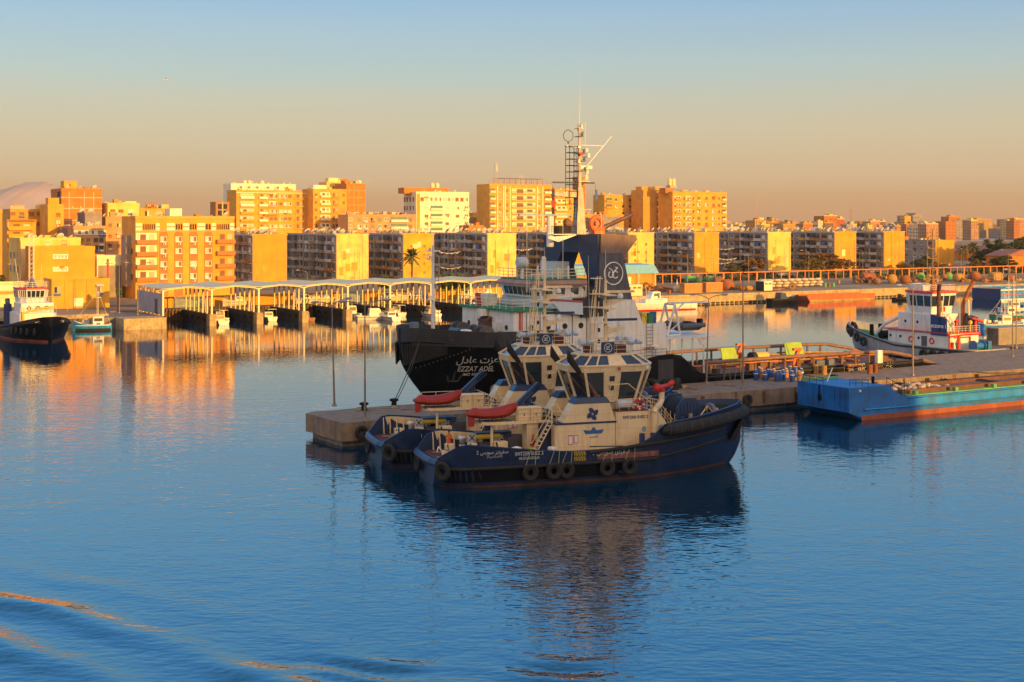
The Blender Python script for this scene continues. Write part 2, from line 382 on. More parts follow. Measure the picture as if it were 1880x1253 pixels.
def balmesh(w, h, pm, inner, style):
    k = (w, h, pm.name, inner.name, style)
    if k in LIB: return LIB[k]
    b = MB(); D = 1.15
    b.m = 0; b.box(-w/2,w/2,-D,0,-h/2,-h/2+.16); 
    if style == 'rail':
        b.m = 3
        b.box(-w/2,w/2,-D,-D+.05,-h/2+1.0,-h/2+1.06)
        for i in range(int(w/.35)+1): x = -w/2+.03+i*(w-.06)/int(w/.35); b.box(x-.03,x+.03,-D+.01,-D+.04,-h/2+.16,-h/2+1.0)
    else:
        b.box(-w/2,w/2,-D,-D+.1,-h/2+.16,-h/2+1.1); b.box(-w/2,-w/2+.1,-D+.1,0,-h/2+.16,-h/2+1.1); b.box(w/2-.1,w/2,-D+.1,0,-h/2+.16,-h/2+1.1)
    b.m = 1; b.box(-w/2+.05,w/2-.05,-.03,0,-h/2+.16,h/2-.1)
    b.m = 2; b.box(-w*.30,-w*.02,-.06,-.03,-h/2+.17,h/2-.45)
    b.m = 3; b.box(w*.12,w*.38,-.06,-.03,-h/2+.9,h/2-.5)
    LIB[k] = b.mesh('balcony', (pm,inner,m_shut if style != 'dark' else m_glass,m_glass)); return LIB[k]
def acmesh():
    if 'ac' in LIB: return LIB['ac']
    b = MB(); b.m = 0; b.bbox(-.42,.42,-.42,-.05,-.3,.3,.04); b.m = 1; b.cyl((-.1,-.43,0),(-.1,-.425,0),.22,.22,8); b.m = 0
    b.box(-.4,-.36,-.4,0,-.36,-.3); b.box(.36,.4,-.4,0,-.36,-.3)
    LIB['ac'] = b.mesh('air_conditioner',(m_ac,m_dark)); return LIB['ac']
def dishmesh(r):
    k = ('dish', r)
    if k in LIB: return LIB[k]
    b = MB(); rings = []
    for i, q in enumerate((0,.35,.7,1.0)):
        rings.append([(r*q*cos(2*pi*j/10), .28*r*q*q, r*q*sin(2*pi*j/10)) for j in range(10)])
    def tilt(p): # look upward and away from the sea, to the left
        x, y, z = p; a = radians(38); y, z = y*cos(a)-z*sin(a), y*sin(a)+z*cos(a); return (x, y, z+r*1.05)
    s0 = len(b.v); b.loft(rings[1:], caps=True); b.cyl((0,0,0),(0,r*.75,0),.03,.03,4); b.sphere((0,r*.8,0),.09,6)
    b.xf(s0, tilt); b.cyl((0,0,0),(0,0,r*1.05),.05,.05,5)
    LIB[k] = b.mesh('satellite_dish', m_dish); return LIB[k]
def tankmesh():
    if 'tank' in LIB: return LIB['tank']
    b = MB(); b.lathe([(1.05,0),(1.1,.1),(1.1,2.1),(.9,2.4),(.25,2.6),(.2,2.75)], n=14)
    LIB['tank'] = b.mesh('water_tank', m_cream2, True); return LIB['tank']
SF = {}
class Bld:
    def __init__(s, name, label, pl, pc, pr, ytop, Y, wall, z0=2.4, d=None, cat='building', group=None, par=.9, side=None, ang=GA):
        s.ca, s.sa = cos(ang), sin(ang); s.X, s.Y = (pc-940)*Y/2500, Y
        r = (pr-940)/2500; s.w = (r*Y - s.X)/(s.ca - s.sa*r)
        if d is None: r = (pl-940)/2500; d = (s.X - r*Y)/(s.sa + s.ca*r)
        s.d = d; s.z1 = H-(ytop-408)*Y/2500; s.z0 = z0; s.h = s.z1 - z0; s.rnd = random.Random(int(pc*7+pr))
        s.t = thing(name, label, cat, (s.X,s.Y,z0), ang, group); s.wall = wall
        b = MB(); b.box(0,s.w,0,s.d,0,s.h-par); b.build('wall', wall, s.t)
        b = MB(); tt = .22; hp = s.h
        b.box(-.06,s.w+.06,-.06,tt,s.h-par,hp); b.box(-.06,s.w+.06,s.d-tt,s.d+.06,s.h-par,hp); b.box(-.06,tt,tt,s.d-tt,s.h-par,hp); b.box(s.w-tt,s.w+.06,tt,s.d-tt,s.h-par,hp)
        b.build('parapet', side or wall, s.t); s.par = par
    def xc(s, px):
        r = (px-940)/2500; return (r*s.Y - s.X)/(s.ca - s.sa*r)
    def zr(s, py): return H-(py-408)*s.Y/2500 - s.z0
    def front(s, cols, rows, w=1.5, h=1.35, styles=('dark','hs','half'), ac=.2):
        for c in cols:
            x = s.xc(c)
            for z in rows:
                inst(winmesh(w,h,s.rnd.choice(styles)), 'window', s.t, (x,0,z))
                if s.rnd.random() < .22:
                    q = MB(); q.box(-w*.5,w*.5,-.42,-.36,-.55,-.05); q.box(-w*.52,w*.52,-.4,-.002,-.05,0); q.build('washing', s.rnd.choice((m_off,m_blue,m_redc,m_curt,m_pil)), s.t, loc=(x,0,z-h/2-.05))
                if s.rnd.random() < .10: MB().hexa([(-w*.6,-.9,-.1),(w*.6,-.9,-.1),(w*.6,-.002,.3),(-w*.6,-.002,.3)],[(-w*.6,-.9,-.04),(w*.6,-.9,-.04),(w*.6,-.002,.37),(-w*.6,-.002,.37)]).build('awning', s.rnd.choice((m_tan,m_curt,m_brown,m_teal)), s.t, loc=(x,0,z+h/2))
                if s.rnd.random() < ac: inst(acmesh(), 'air_conditioner', s.t, (x+s.rnd.choice((-.5,.6)),0,z-h/2-.45))
    def sidew(s, ys, rows, w=1.3, h=1.3, styles=('dark','shut')):
        for y in ys:
            for z in rows: inst(winmesh(w,h,s.rnd.choice(styles)), 'window', s.t, (0,y,z), -pi/2)
    def bal(s, px0, px1, rows, pm, inner, h=2.9, style='solid'):
        x0, x1 = s.xc(px0), s.xc(px1); w = round(x1-x0, 1)
        for z in rows: inst(balmesh(w, h, pm, inner, style), 'balcony', s.t, ((x0+x1)/2,0,z))
    def box(s, name, m, x0, x1, y0, y1, z0, z1, label=None):
        return MB().box(x0,x1,y0,y1,z0,z1).build(name, m, s.t, label=label)
    def roofbits(s, n=5, dishes=6, tanks=0, wall=None):
        z = s.h - s.par
        for i in range(dishes):
            inst(dishmesh(s.rnd.choice((.6,.8,1.05))), 'satellite_dish', s.t, (s.rnd.uniform(.6,s.w-.6), s.rnd.uniform(.5,min(s.d-1,7)), z), s.rnd.uniform(.2,1.2))
        for i in range(n):
            x = s.rnd.uniform(.5,s.w-3); y = s.rnd.uniform(1,max(1.2,s.d-4)); a, bb, c = s.rnd.uniform(1,3.2), s.rnd.uniform(1,3), s.rnd.uniform(.9,2.4)
            MB().box(x,x+a,y,y+bb,z,z+c).build('roof_shed', s.rnd.choice((m_tan,m_cream,m_brick,m_pil,wall or s.wall)), s.t)
        for i in range(tanks): inst(tankmesh(), 'water_tank', s.t, (s.rnd.uniform(1,s.w-1), 2+i, z))
    def rows(s, n, fh, top=1.9): return [s.h - top - fh*k - fh/2 for k in range(n)]

# --- the long slab blocks along the road: shaded long faces, blank end walls to the sun
def slab_proto():
    wd, ln, h = 12.0, 46.0, 15.4
    t = thing('apartment_block', '', 'apartment block', (0,0,2.4), GA, 'five storey slab blocks in a row behind the quay')
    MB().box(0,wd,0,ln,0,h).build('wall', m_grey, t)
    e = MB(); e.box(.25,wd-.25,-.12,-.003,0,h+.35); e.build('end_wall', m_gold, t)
    b = MB(); b.box(-.25,wd+.25,-.003,.3,h,h+.42); b.box(-.25,0.1,.3,ln,h,h+.42); b.box(wd-.1,wd+.25,.3,ln,h,h+.42); b.build('parapet', m_pil, t)
    p = MB()
    for y in (7.6,13.4,16.2,23.6,29.4,32.2,39.6,45.4): p.box(-.4,-.003,y,y+.35,0,h)
    p.build('pilaster', m_pil, t)
    rr = random.Random(5)
    def rot(b): return b
    fl = MB()
    for k in range(1,6): fl.box(-.45,-.004,.56,45.3,k*3.05-.1,k*3.05+.08)
    fl.build('floor_slab', m_pil, t)
    for k in range(5):
        z = k*3.05
        for (y0,y1,kind) in ((.6,4,'w'),(4,7.5,'b'),(8,10.6,'w'),(10.6,13.3,'b'),(13.8,16.1,'s'),(16.6,20,'b'),(20,23.5,'w'),(24,26.7,'b'),(26.7,29.3,'w'),(29.8,32.1,'s'),(32.6,36,'w'),(36,39.5,'b'),(40,42.7,'w'),(42.7,45.3,'b')):
            w_ = y1-y0-.1; yc = (y0+y1)/2
            if kind == 'b':
                st = rr.choice(('o','o','g','c'))
                q = MB(); q.m = 0; q.box(-1.0,-.9,y0+.05,y1-.05,z+.1,z+1.0); q.box(-.9,-.004,y0+.05,y0+.12,z+.1,z+1.0); q.box(-1.0,-.451,y0+.05,y1-.05,z-.05,z+.1)
                q.m = 1; q.box(-.05,-.005,y0+.3,y1-.3,z+.15,z+2.3)
                if st == 'g': q.m = 1; q.box(-.96,-.92,y0+.05,y1-.05,z+1.1,z+2.9)
                if st == 'c': q.m = 2; q.box(-1.06,-1.01,y0+.3,y0+.3+w_*.5,z+1.1,z+2.6)
                q.build('balcony', (rr.choice((m_brown,m_pil,m_tan,m_grey,m_pil)), m_glass, rr.choice((m_blue,m_curt,m_teal,m_redc,m_curt))), t)
            elif kind == 'w':
                st = rr.choice(('plain','plain','dd','blue','dark','curt'))
                inst(winmesh(1.7,1.3,st), 'window', t, (-.01,yc,z+1.6), -pi/2)
                q = MB(); q.box(-.12,-.01,y0+.1,y1-.1,z+.2,z+.8); q.build('spandrel', rr.choice((m_brown,m_pil,m_grey)), t)
                if rr.random() < .6: inst(acmesh(), 'air_conditioner', t, (-.02,yc+rr.uniform(-.8,.8),z+.65), -pi/2)
            else:
                q = MB(); q.m = 0; q.box(-1.0,-.01,y0,y1,z+.1,z+1.2); q.m = 1; q.box(-.05,-.012,y0+.2,y1-.2,z+1.3,z+2.8); q.build('stair_landing', (m_pil,m_dark), t)
    for i in range(26):
        inst(dishmesh(rr.choice((.6,.8,1.05,1.3))), 'satellite_dish', t, (rr.uniform(.8,11.2), rr.uniform(.8,30), h), rr.uniform(.2,1.3))
    for i in range(7):
        x, y = rr.uniform(1,9), rr.uniform(1,34); a = rr.uniform(.8,2.4); MB().box(x,x+a,y,y+a,h,h+rr.uniform(.6,1.8)).build('roof_shed', rr.choice((m_tan,m_cream,m_pil,m_brick)), t)
    return t
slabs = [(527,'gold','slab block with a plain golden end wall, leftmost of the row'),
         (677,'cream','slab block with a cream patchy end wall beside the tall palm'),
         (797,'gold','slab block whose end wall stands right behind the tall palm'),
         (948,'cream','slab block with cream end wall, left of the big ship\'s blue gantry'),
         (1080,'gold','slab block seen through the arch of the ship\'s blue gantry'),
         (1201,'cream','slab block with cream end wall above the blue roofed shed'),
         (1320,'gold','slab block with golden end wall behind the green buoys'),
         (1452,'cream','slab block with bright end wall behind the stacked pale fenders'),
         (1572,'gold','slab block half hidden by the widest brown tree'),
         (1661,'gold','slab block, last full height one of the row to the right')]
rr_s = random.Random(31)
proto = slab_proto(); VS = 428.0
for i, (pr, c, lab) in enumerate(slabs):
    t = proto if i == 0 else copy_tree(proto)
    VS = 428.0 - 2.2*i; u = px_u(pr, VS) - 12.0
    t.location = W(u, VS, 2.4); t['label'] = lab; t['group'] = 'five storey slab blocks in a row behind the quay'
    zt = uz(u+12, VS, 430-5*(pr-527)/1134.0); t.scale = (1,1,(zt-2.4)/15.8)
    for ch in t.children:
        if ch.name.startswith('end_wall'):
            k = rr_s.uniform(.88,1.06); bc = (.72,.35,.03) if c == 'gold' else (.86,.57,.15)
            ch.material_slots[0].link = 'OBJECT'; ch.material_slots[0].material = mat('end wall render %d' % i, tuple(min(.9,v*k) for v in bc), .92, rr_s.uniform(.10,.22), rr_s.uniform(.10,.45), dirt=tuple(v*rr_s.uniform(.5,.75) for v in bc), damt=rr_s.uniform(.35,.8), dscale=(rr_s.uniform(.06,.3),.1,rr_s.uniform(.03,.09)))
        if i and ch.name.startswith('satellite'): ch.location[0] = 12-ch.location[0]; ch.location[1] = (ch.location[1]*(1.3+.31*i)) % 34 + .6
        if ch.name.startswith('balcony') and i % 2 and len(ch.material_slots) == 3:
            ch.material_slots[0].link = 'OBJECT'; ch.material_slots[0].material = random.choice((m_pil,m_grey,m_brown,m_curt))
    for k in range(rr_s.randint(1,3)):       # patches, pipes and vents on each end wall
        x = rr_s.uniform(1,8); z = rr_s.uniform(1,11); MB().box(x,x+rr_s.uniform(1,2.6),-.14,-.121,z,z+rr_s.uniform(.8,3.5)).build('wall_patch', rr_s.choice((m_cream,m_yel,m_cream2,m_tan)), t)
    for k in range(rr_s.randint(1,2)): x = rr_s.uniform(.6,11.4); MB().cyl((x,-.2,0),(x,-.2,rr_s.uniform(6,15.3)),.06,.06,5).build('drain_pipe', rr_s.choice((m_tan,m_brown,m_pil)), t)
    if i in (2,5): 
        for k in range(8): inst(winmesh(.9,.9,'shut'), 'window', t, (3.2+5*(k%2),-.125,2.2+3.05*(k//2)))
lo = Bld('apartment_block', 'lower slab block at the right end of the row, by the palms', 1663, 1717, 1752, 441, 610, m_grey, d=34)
lo.box('end_wall', m_gold, .2, lo.w-.2, -.12, -.003, 0, lo.h)
for k in range(4): lo.sidew([3,8,12,17,22,27,31], [1.7+2.8*k], 1.8, 1.3, ('plain','blue','dark','dd'))
lo.roofbits(3,6)

# --- six storey ochre block with arched brick strips, behind the boat shelters
b = Bld('apartment_building', 'six storey ochre building with arched brown strips behind the boat shelters', 225, 249, 430, 397, 347, m_yel, d=14, cat='apartment building', par=.8)
rw = [b.zr(y) for y in (440,462,486,509)]
for c in (300.5,328,355,382.5):
    x = b.xc(c)
    q = MB(); pts = [(x-1.15,.5),(x+1.15,.5)]; zt = b.zr(433)
    pts += [(x+1.15*cos(a*pi/8), zt+1.25*sin(a*pi/8)) for a in range(9)]
    q.prismy(pts, -.05, -.003); q.build('brick_strip', m_brown, b.t)
    for k, z in enumerate(rw):
        inst(winmesh(1.7,1.35,b.rnd.choice(('half','hs','curt','half'))), 'window', b.t, (x,-.052,z))
        if b.rnd.random() < .5: inst(acmesh(), 'air_conditioner', b.t, (x+.1,-.05,z-1.2))
b.bal(249.5,288, [r+.25 for r in rw], m_brown, m_off, 3.0); b.bal(397,430, [r+.25 for r in rw], m_brown, m_yel, 3.0)
q = MB(); xx = 0
for (a0,a1) in ((249,261),(286,293),(306,321),(336,347),(362,376),(388,396),(422,430)):
    for zz in (413,421): q.box(b.xc(a0),b.xc(a1),-.12,-.003,b.zr(zz)-.75/2,b.zr(zz)+.4)
q.build('white_band', m_off, b.t)
q = MB()
for (a0,a1) in ((262,285),(322,335),(348,361),(377,387),(398,421)):
    q.box(b.xc(a0),b.xc(a1),-.03,-.003,b.zr(422),b.zr(412))
q.build('vent_opening', m_dark, b.t)
q = MB()
for (a0,a1) in ((262,285),(322,335),(348,361),(377,387),(398,421)):
    n_ = int((a1-a0)/3.4)
    for i in range(n_+1): x = b.xc(a0+(a1-a0)*i/n_); q.box(x-.09,x+.09,-.14,-.031,b.zr(423),b.zr(411))
q.build('vent_mullion', m_yel, b.t)
b.box('string_course', m_frame, -.08,b.w+.08,-.1,-.003,b.zr(425.5),b.zr(424.3)); b.box('string_course', m_frame, -.08,b.w+.08,-.1,-.003,b.zr(400),b.zr(398.7))
b.sidew([3.5,8,12], rw, 1.4, 1.3, ('dark','blue','dd')); b.roofbits(3, 7, 0)
b.box('stair_head', m_off, b.xc(318), b.xc(340), 3, 8, b.h-.8, b.h+2.0); 
b.box('balcony_stack', m_grey, -1.3,-.003,4.6,9.4,3,b.h-5)
# --- left group
b = Bld('office_building', 'three storey pale yellow building with stained blank wall, far left', 8, 37, 148, 437, 350, m_cream, d=16)
b.sidew([3,8,13], [b.zr(y) for y in (470,495)], 1.6, 1.6, ('dark','blue')); b.front((88,118), [b.zr(446)], 1.2, 1.2, ('dark','dd')); b.roofbits(3,12)
b.box('wall_panel', m_cream2, b.xc(38), b.xc(60), -.35, -.003, 0, b.h-.9)
b = Bld('office_building', 'yellow block with two white framed window pairs above the quay', 60, 61, 174, 453, 336, m_gold, d=10)
for y_ in (472,495.5):
    for c_ in (101,107.5,114,120.5): b.front((c_,), [b.zr(y_)], .8, .95, ('curt','half'), 0)
    x0, x1 = b.xc(97), b.xc(125); b.box('window_surround', m_off, x0,x1,-.05,-.003,b.zr(y_+4.5),b.zr(y_-4.5))
b = Bld('warehouse', 'low ochre annex with barred windows and a pale metal gate', 94, 95, 201, 513, 306, m_yel, z0=2.4, d=9, par=.35)
b.front((105,183), [b.zr(533)], 1.4, 1.5, ('plain',), 0); b.box('gate', m_off, b.xc(136), b.xc(153), -.08,-.003,.05,b.zr(549))
b.box('plinth', m_tan, 0,b.w,-.1,-.003,0,.5); b.box('pilaster', m_gold, b.xc(119),b.xc(124),-.15,-.003,.5,b.h-.4); b.box('pilaster', m_gold, b.xc(159),b.xc(163),-.15,-.003,.5,b.h-.4)
b = Bld('warehouse', 'long low cream shed at the left edge of the quay', -40, -30, 60, 521, 312, m_cream2, z0=2.4, d=8, par=.3)
b.box('window_band', m_tan, 1,b.w-1,-.05,-.003,b.h-2.6,b.h-1.9); b.box('window_band', m_off, 1,b.w-1,-.07,-.003,b.h-1.5,b.h-.6)
b = Bld('apartment_tower', 'tall orange brick tower with a yellow stair head', 89, 113, 187, 346, 425, m_brick, d=16)
for y_ in (363,383,405,428):
    b.box('floor_beam', m_frame, -.1,b.w+.1,-.1,-.003,b.zr(y_)-.18,b.zr(y_)+.18); b.box('floor_beam', m_frame, -.1,-.003,0,b.d,b.zr(y_)-.18,b.zr(y_)+.18)
for c_ in (127,155,172): b.box('column', m_frame, b.xc(c_)-.15,b.xc(c_)+.15,-.08,-.003,0,b.h-1)
b.front((132,147), [b.zr(381)], .7,.8,('plain',),0); b.box('stair_head', m_yel, b.xc(120), b.xc(144), 2, 7, b.h-.9, b.h+2.4)
b.box('window', m_dark, b.xc(130), b.xc(132), 1.95, 1.998, b.h+.6, b.h+1.4)
b.box('slot_shade', m_dark, -.05,-.003,2,6,b.h*.35,b.h-1); b.roofbits(4,10)  # dark strip painted for the shade in a wall slot
b = Bld('apartment_building', 'orange building with open roof frame, left of the brick tower', 16, 19, 100, 384, 405, m_tan, d=14)
b.front((24,40,58,72), [b.zr(y) for y in (393,412)], 1.5,1.3,('shut','dd'),.2); b.roofbits(3,3); b.box('roof_frame', m_frame, b.xc(19),b.xc(45),0,.3,b.h,b.h+1.0)
b = Bld('apartment_building', 'narrow ochre tower standing before the brick tower', 86, 88, 117, 375, 398, m_yel, d=12)
b.front((107,), [b.zr(y) for y in (395,408)], 1.4,1.4,('dd','shut'),.5); b.box('stair_head', m_yel, b.xc(72+18), b.xc(94+16), 1, 5, b.h-.9, b.h+1.8)
b = Bld('apartment_building', 'ochre building with broad balconies under a brown canopy, far left', 2, 13, 66, 404, 380, m_yel, d=12)
b.bal(15,60,[b.zr(y) for y in (416,430,444)], m_yel, m_tan, 2.2); b.box('roof_canopy', m_brown, -.5,b.w,-1.6,1,b.h-.3,b.h+.1); b.box('canopy_post', m_frame, 0,.2,-1.5,-1.3,b.h-2.4,b.h-.3)
b = Bld('apartment_building', 'orange building cut by the left edge of the picture', -60, -50, 4, 385, 330, m_tan, d=12)
b.front((-30,-10), [b.zr(y) for y in (410,432,455)], 1.4,1.3,('dd',),.3)
b = Bld('apartment_building', 'tan four storey building with a long window band below the dark shed', 132, 135, 193, 415, 385, m_pink, d=12)
b.front((143,156,168,179,188), [b.zr(427)], 2.0,1.2,('dark','half'),.2); b.front((150,162,176,186), [b.zr(y) for y in (441,455)], 1.2,1.2,('shut','dd'),.2); b.roofbits(3,10)
b = Bld('roof_house', 'shed toned dark as in shade, standing behind the tan building roofs', 153, 156, 187, 390, 405, m_grey, d=10); b.roofbits(0,3)  # darker render stands for the block lying in shade
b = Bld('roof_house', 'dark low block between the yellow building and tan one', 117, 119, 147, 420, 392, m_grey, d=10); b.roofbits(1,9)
b = Bld('apartment_building', 'pinkish building with a cream top storey, right of the brick tower', 192, 194, 250, 398, 410, m_pink, d=14)
b.front((202,218,232), [b.zr(y) for y in (414,434,452)], 1.2,1.3,('shut','dd','plain'),.3); b.roofbits(2,4)
b = Bld('apartment_building', 'cream penthouse block rising behind the pinkish building', 196, 198, 256, 373, 430, m_cream, d=12)
b.front((207,222,240), [b.zr(388)], 1.6,1.2,('dark','shut'),0); b.roofbits(3,4); b.box('stair_head', m_cream2, b.xc(236),b.xc(255),3,8,b.h-.9,b.h+.6)
b = Bld('apartment_building', 'yellow rooftop block with pergola posts behind the six storey building', 255, 257, 320, 383, 470, m_yel, d=12)
b.front((270,), [b.zr(392)], 1.6,2.2,('plain',),0); b.roofbits(7,3)
q = MB()
for i in range(6): q.box(b.xc(268+i*4),b.xc(268+i*4)+.15,1,1.15,b.h,b.h+2.2)
q.box(b.xc(268),b.xc(289),.9,1.3,b.h+2.2,b.h+2.35); q.build('pergola', m_brown, b.t)
b = Bld('shop_building', 'low white building with a red pillar in the lane', 176, 178, 224, 469, 352, m_off, d=6)
b.box('red_pillar', m_redc, b.xc(196),b.xc(199.5),-.1,-.003,0,b.h-1); b.box('shutter', m_grey, b.xc(180),b.xc(222),-.08,-.003,0,b.zr(488))
b = Bld('unfinished_building', 'bare concrete frame building with open floors beside the hotel', 395, 396, 421, 371, 610, m_brown, d=8, par=.3)
b.box('opening', m_dark, 1,b.w-1,-.05,-.003,b.zr(384),b.zr(375)); b.box('opening', m_dark, 1,b.w-1,-.05,-.003,b.zr(396),b.zr(387))
b.box('column', m_frame, b.w*.45,b.w*.55,-.12,-.051,0,b.h)
# --- big blocks behind the slabs
b = Bld('hotel', 'broad white topped block behind the balconied hotel front', 419, 424, 543, 337, 665, m_off, d=12, cat='hotel')
b.front((440,455,470,490,508,525), [b.zr(344)], 2.6,1.2,('half','hs'),.2); b.roofbits(6,12,3); b.box('cornice', m_brown, 0,b.w,-.3,-.003,b.zr(351),b.zr(349))
b = Bld('hotel', 'wide ochre hotel front with rows of white balconies', 427, 434, 574, 349, 640, m_yel, d=14, cat='hotel')
rr = [b.zr(y) for y in (360,374,388,402,416)]
b.bal(441,466,rr[:2], m_off, m_glass, 2.7, 'dark'); b.bal(441,466,rr[2:], m_yel, m_curt, 2.7); b.bal(475,491,rr, m_off, m_tan, 2.7); b.bal(494,507,rr[:2], m_off, m_off, 2.7,'rail'); b.bal(541,558,rr, m_cream2, m_tan, 2.7, 'rail')
b.front((498,506,516,524,532,566), rr, 1.8,1.5,('half','shut','curt','hs'),.3); b.roofbits(2,8)
b.box('gatehouse_sign', m_brown, b.xc(484), b.xc(508), -.9, -.003, b.zr(397), b.zr(394)); b.box('cornice', m_off, 0,b.w,-.3,-.003,b.h-1.4,b.h-1.1)
b = Bld('apartment_building', 'yellow tower with curved white balconies beside a brick wall', 572, 575, 637, 347, 650, m_yel, d=12, cat='apartment building')
rr = [b.zr(y) for y in (358,372,386,400,415)]
b.bal(588,606,rr, m_cream2, m_off, 2.7); b.bal(608,622,rr, m_yel, m_tan, 2.7, 'rail'); b.front((580,631), rr, 1.3,1.5,('shut','dd'),.5); b.roofbits(2,4)
b.box('roof_terrace', m_off, b.xc(576),b.xc(600),.5,6,b.h-.9,b.h+1.8)
b = Bld('apartment_tower', 'orange brick sided tower with tanks and dishes on its roof', 634, 636, 671, 337, 662, m_brick, d=16, cat='apartment tower')
for y_ in (350,363,377,391): b.box('floor_beam', m_frame, 0,b.w,-.06,-.003,b.zr(y_)-.1,b.zr(y_)+.1)
for c_ in (641,650,658): b.box('column', m_yel, b.xc(c_)-.15,b.xc(c_)+.15,-.05,-.003,0,b.h-1)
b.roofbits(4,8,2); b.box('stair_head', m_brick, b.xc(636), b.xc(652), 2, 7, b.h-.9, b.h+1.4)
b = Bld('apartment_building', 'cream core block with a stair tower between two yellow towers', 598, 600, 640, 334, 672, m_cream, d=10, cat='apartment building')
b.front((612,628), [b.zr(344)], 1,1,('plain',),0); b.box('lift_house', m_brick, b.xc(618),b.xc(640),1,6,b.h-.9,b.h+1.6); b.box('lift_house', m_cream2, b.xc(604),b.xc(622),0.5,5,b.h-.9,b.h+1.9); b.roofbits(2,8,2)
b = Bld('apartment_building', 'low reddish brick terrace with a white balconied right half', 637, 639, 763, 394, 632, m_pink, d=12, cat='apartment building')
rr = [b.zr(y) for y in (403,416)]
b.bal(717,748,rr, m_off, m_teal, 2.6, 'dark'); b.front((643,660,671,684,697,709), rr, 2.0,1.6,('dark','plain','half','dd'),.3); b.front((753,),rr,2,1.6,('dd',),0); b.roofbits(8,34)
b = Bld('apartment_tower', 'white apartment tower with green shutters in the middle', 736, 764, 861, 352, 675, m_off, d=14, cat='apartment tower')
rr = [b.zr(y) for y in (382,397,411,423)]
b.front((775,783,791,799,807,815,823,831,839,848,856), [b.zr(366)], 1.9,1.9,('half','curt','shut'),0)
b.front((783,840,821), rr, 2.0,1.4,('curt','shut','half'),.3); b.bal(790,813,rr, m_off, m_teal, 2.5, 'dark'); b.bal(852,860,rr,m_off,m_curt,2.6)
b.sidew([3,6.5,10,13], [b.zr(y) for y in (366,382)], 1.8,2.2,('shut','dark')); b.box('service_shaft', m_yel, b.xc(765),b.xc(771),-.1,-.003,0,b.h-1)
b.box('penthouse', m_brick, b.xc(750),b.xc(832),5,12,b.h-.9,b.h+2.0); b.roofbits(2,12); 
for x_ in (797,806): inst(tankmesh(), 'water_tank', b.t, (b.xc(x_)+2,6,b.h+2.0))
b = Bld('apartment_building', 'dark shaded building between the white tower and yellow tower', 861, 872, 905, 392, 900, m_grey, d=30, cat='building'); b.roofbits(4,8)  # grey wall colour carries the shade on this facade
b = Bld('apartment_building', 'small orange house under the dark building', 858, 861, 888, 414, 640, m_brick, d=10, cat='house'); b.roofbits(2,9)
b = Bld('apartment_tower', 'yellow tower with vertical stripes and a railed roof terrace', 896, 899, 1012, 338, 700, m_yel, d=14, cat='apartment tower')
rr = [b.zr(y) for y in (350,363,376,388,400,413)]
b.bal(899,909,rr, m_cream2, m_glass, 2.5, 'dark'); b.bal(940,983,rr, m_off, m_cream2, 2.7, 'rail'); b.bal(999,1011,rr, m_off, m_shut, 2.6)
b.front((918,931,990), rr, 1.3,1.5,('dark','shut','half'),.5)
for c_ in (913,924,927,936,986,996): b.box('wall_rib', m_cream2, b.xc(c_)-.35,b.xc(c_)+.35,-.35,-.003,0,b.h-1)
q = MB()
for i in range(15): x = b.w*i/14; q.box(x-.06,x+.06,-.02,.1,b.h,b.h+1.8)
q.box(0,b.w,-.03,.12,b.h+1.8,b.h+1.95); q.box(0,b.w,-.03,.12,b.h+.9,b.h+1.0); q.build('terrace_railing', m_brown, b.t)
q = MB(); x0, x1 = b.xc(921), b.xc(1002)
for i in range(9):
    for yy in (3,9): x = x0+(x1-x0)*i/8; q.box(x-.07,x+.07,yy,yy+.14,b.h-.9,b.h+3.0)
for i in range(24): x = x0+(x1-x0)*i/23; q.box(x-.06,x+.06,2.5,9.6,b.h+3.0,b.h+3.15)
q.build('pergola', m_brown, b.t)
def latt(parent, name, x, y, z0, z1, wd=.5, m=None, n=None):
    q = MB(); n = n or int((z1-z0)/(wd*1.6)); hw = wd/2
    cs = [(x-hw,y-hw),(x+hw,y-hw),(x+hw,y+hw),(x-hw,y+hw)]
    for c in cs: q.box(c[0]-.04,c[0]+.04,c[1]-.04,c[1]+.04,z0,z1)
    for i in range(n):
        za, zb = z0+(z1-z0)*i/n, z0+(z1-z0)*(i+1)/n
        for k in range(4):
            a, c = cs[k], cs[(k+1)%4]; q.cyl((a[0],a[1],za),(c[0],c[1],zb),.025,.025,3)
    return q.build(name, m or m_frame, parent)
latt(b.t, 'antenna_mast', b.xc(914), 2, b.h-.9, b.h+11, 1.0, m_frame)
q = MB(); q.box(b.xc(914)-.35,b.xc(914)-.15,1.3,1.5,b.h+7,b.h+10.8); q.box(b.xc(914)+.3,b.xc(914)+.5,1.3,1.5,b.h+6,b.h+9.8); q.build('antenna_panel', m_off, b.t)
q = MB()
for i,x in enumerate((963,966,969)): q.cyl((b.xc(x),5,b.h),(b.xc(x),5,b.h+5.5-i*.4),.07,.07,5)
q.build('antenna_mast', m_off, b.t)
b = Bld('apartment_tower', 'ochre tower behind the ship\'s mast with a blue roof awning', 1012, 1019, 1062, 348, 740, m_yel, d=12, cat='apartment tower')
b.bal(1020,1040,[b.zr(y) for y in (357,370,383,396,409)], m_cream2, m_off, 2.6); b.front((1047,1055),[b.zr(y) for y in (357,370,383,396,409)],1.4,1.4,('shut','dd'),.5); b.roofbits(4,6)
b.box('side_wall', m_brown, -.3,-.003,0,b.d,0,b.h)
b = Bld('unfinished_tower', 'slim open brick stair tower just right of the ship\'s mast', 1058, 1060, 1075, 325, 760, m_brick, d=5, cat='tower')
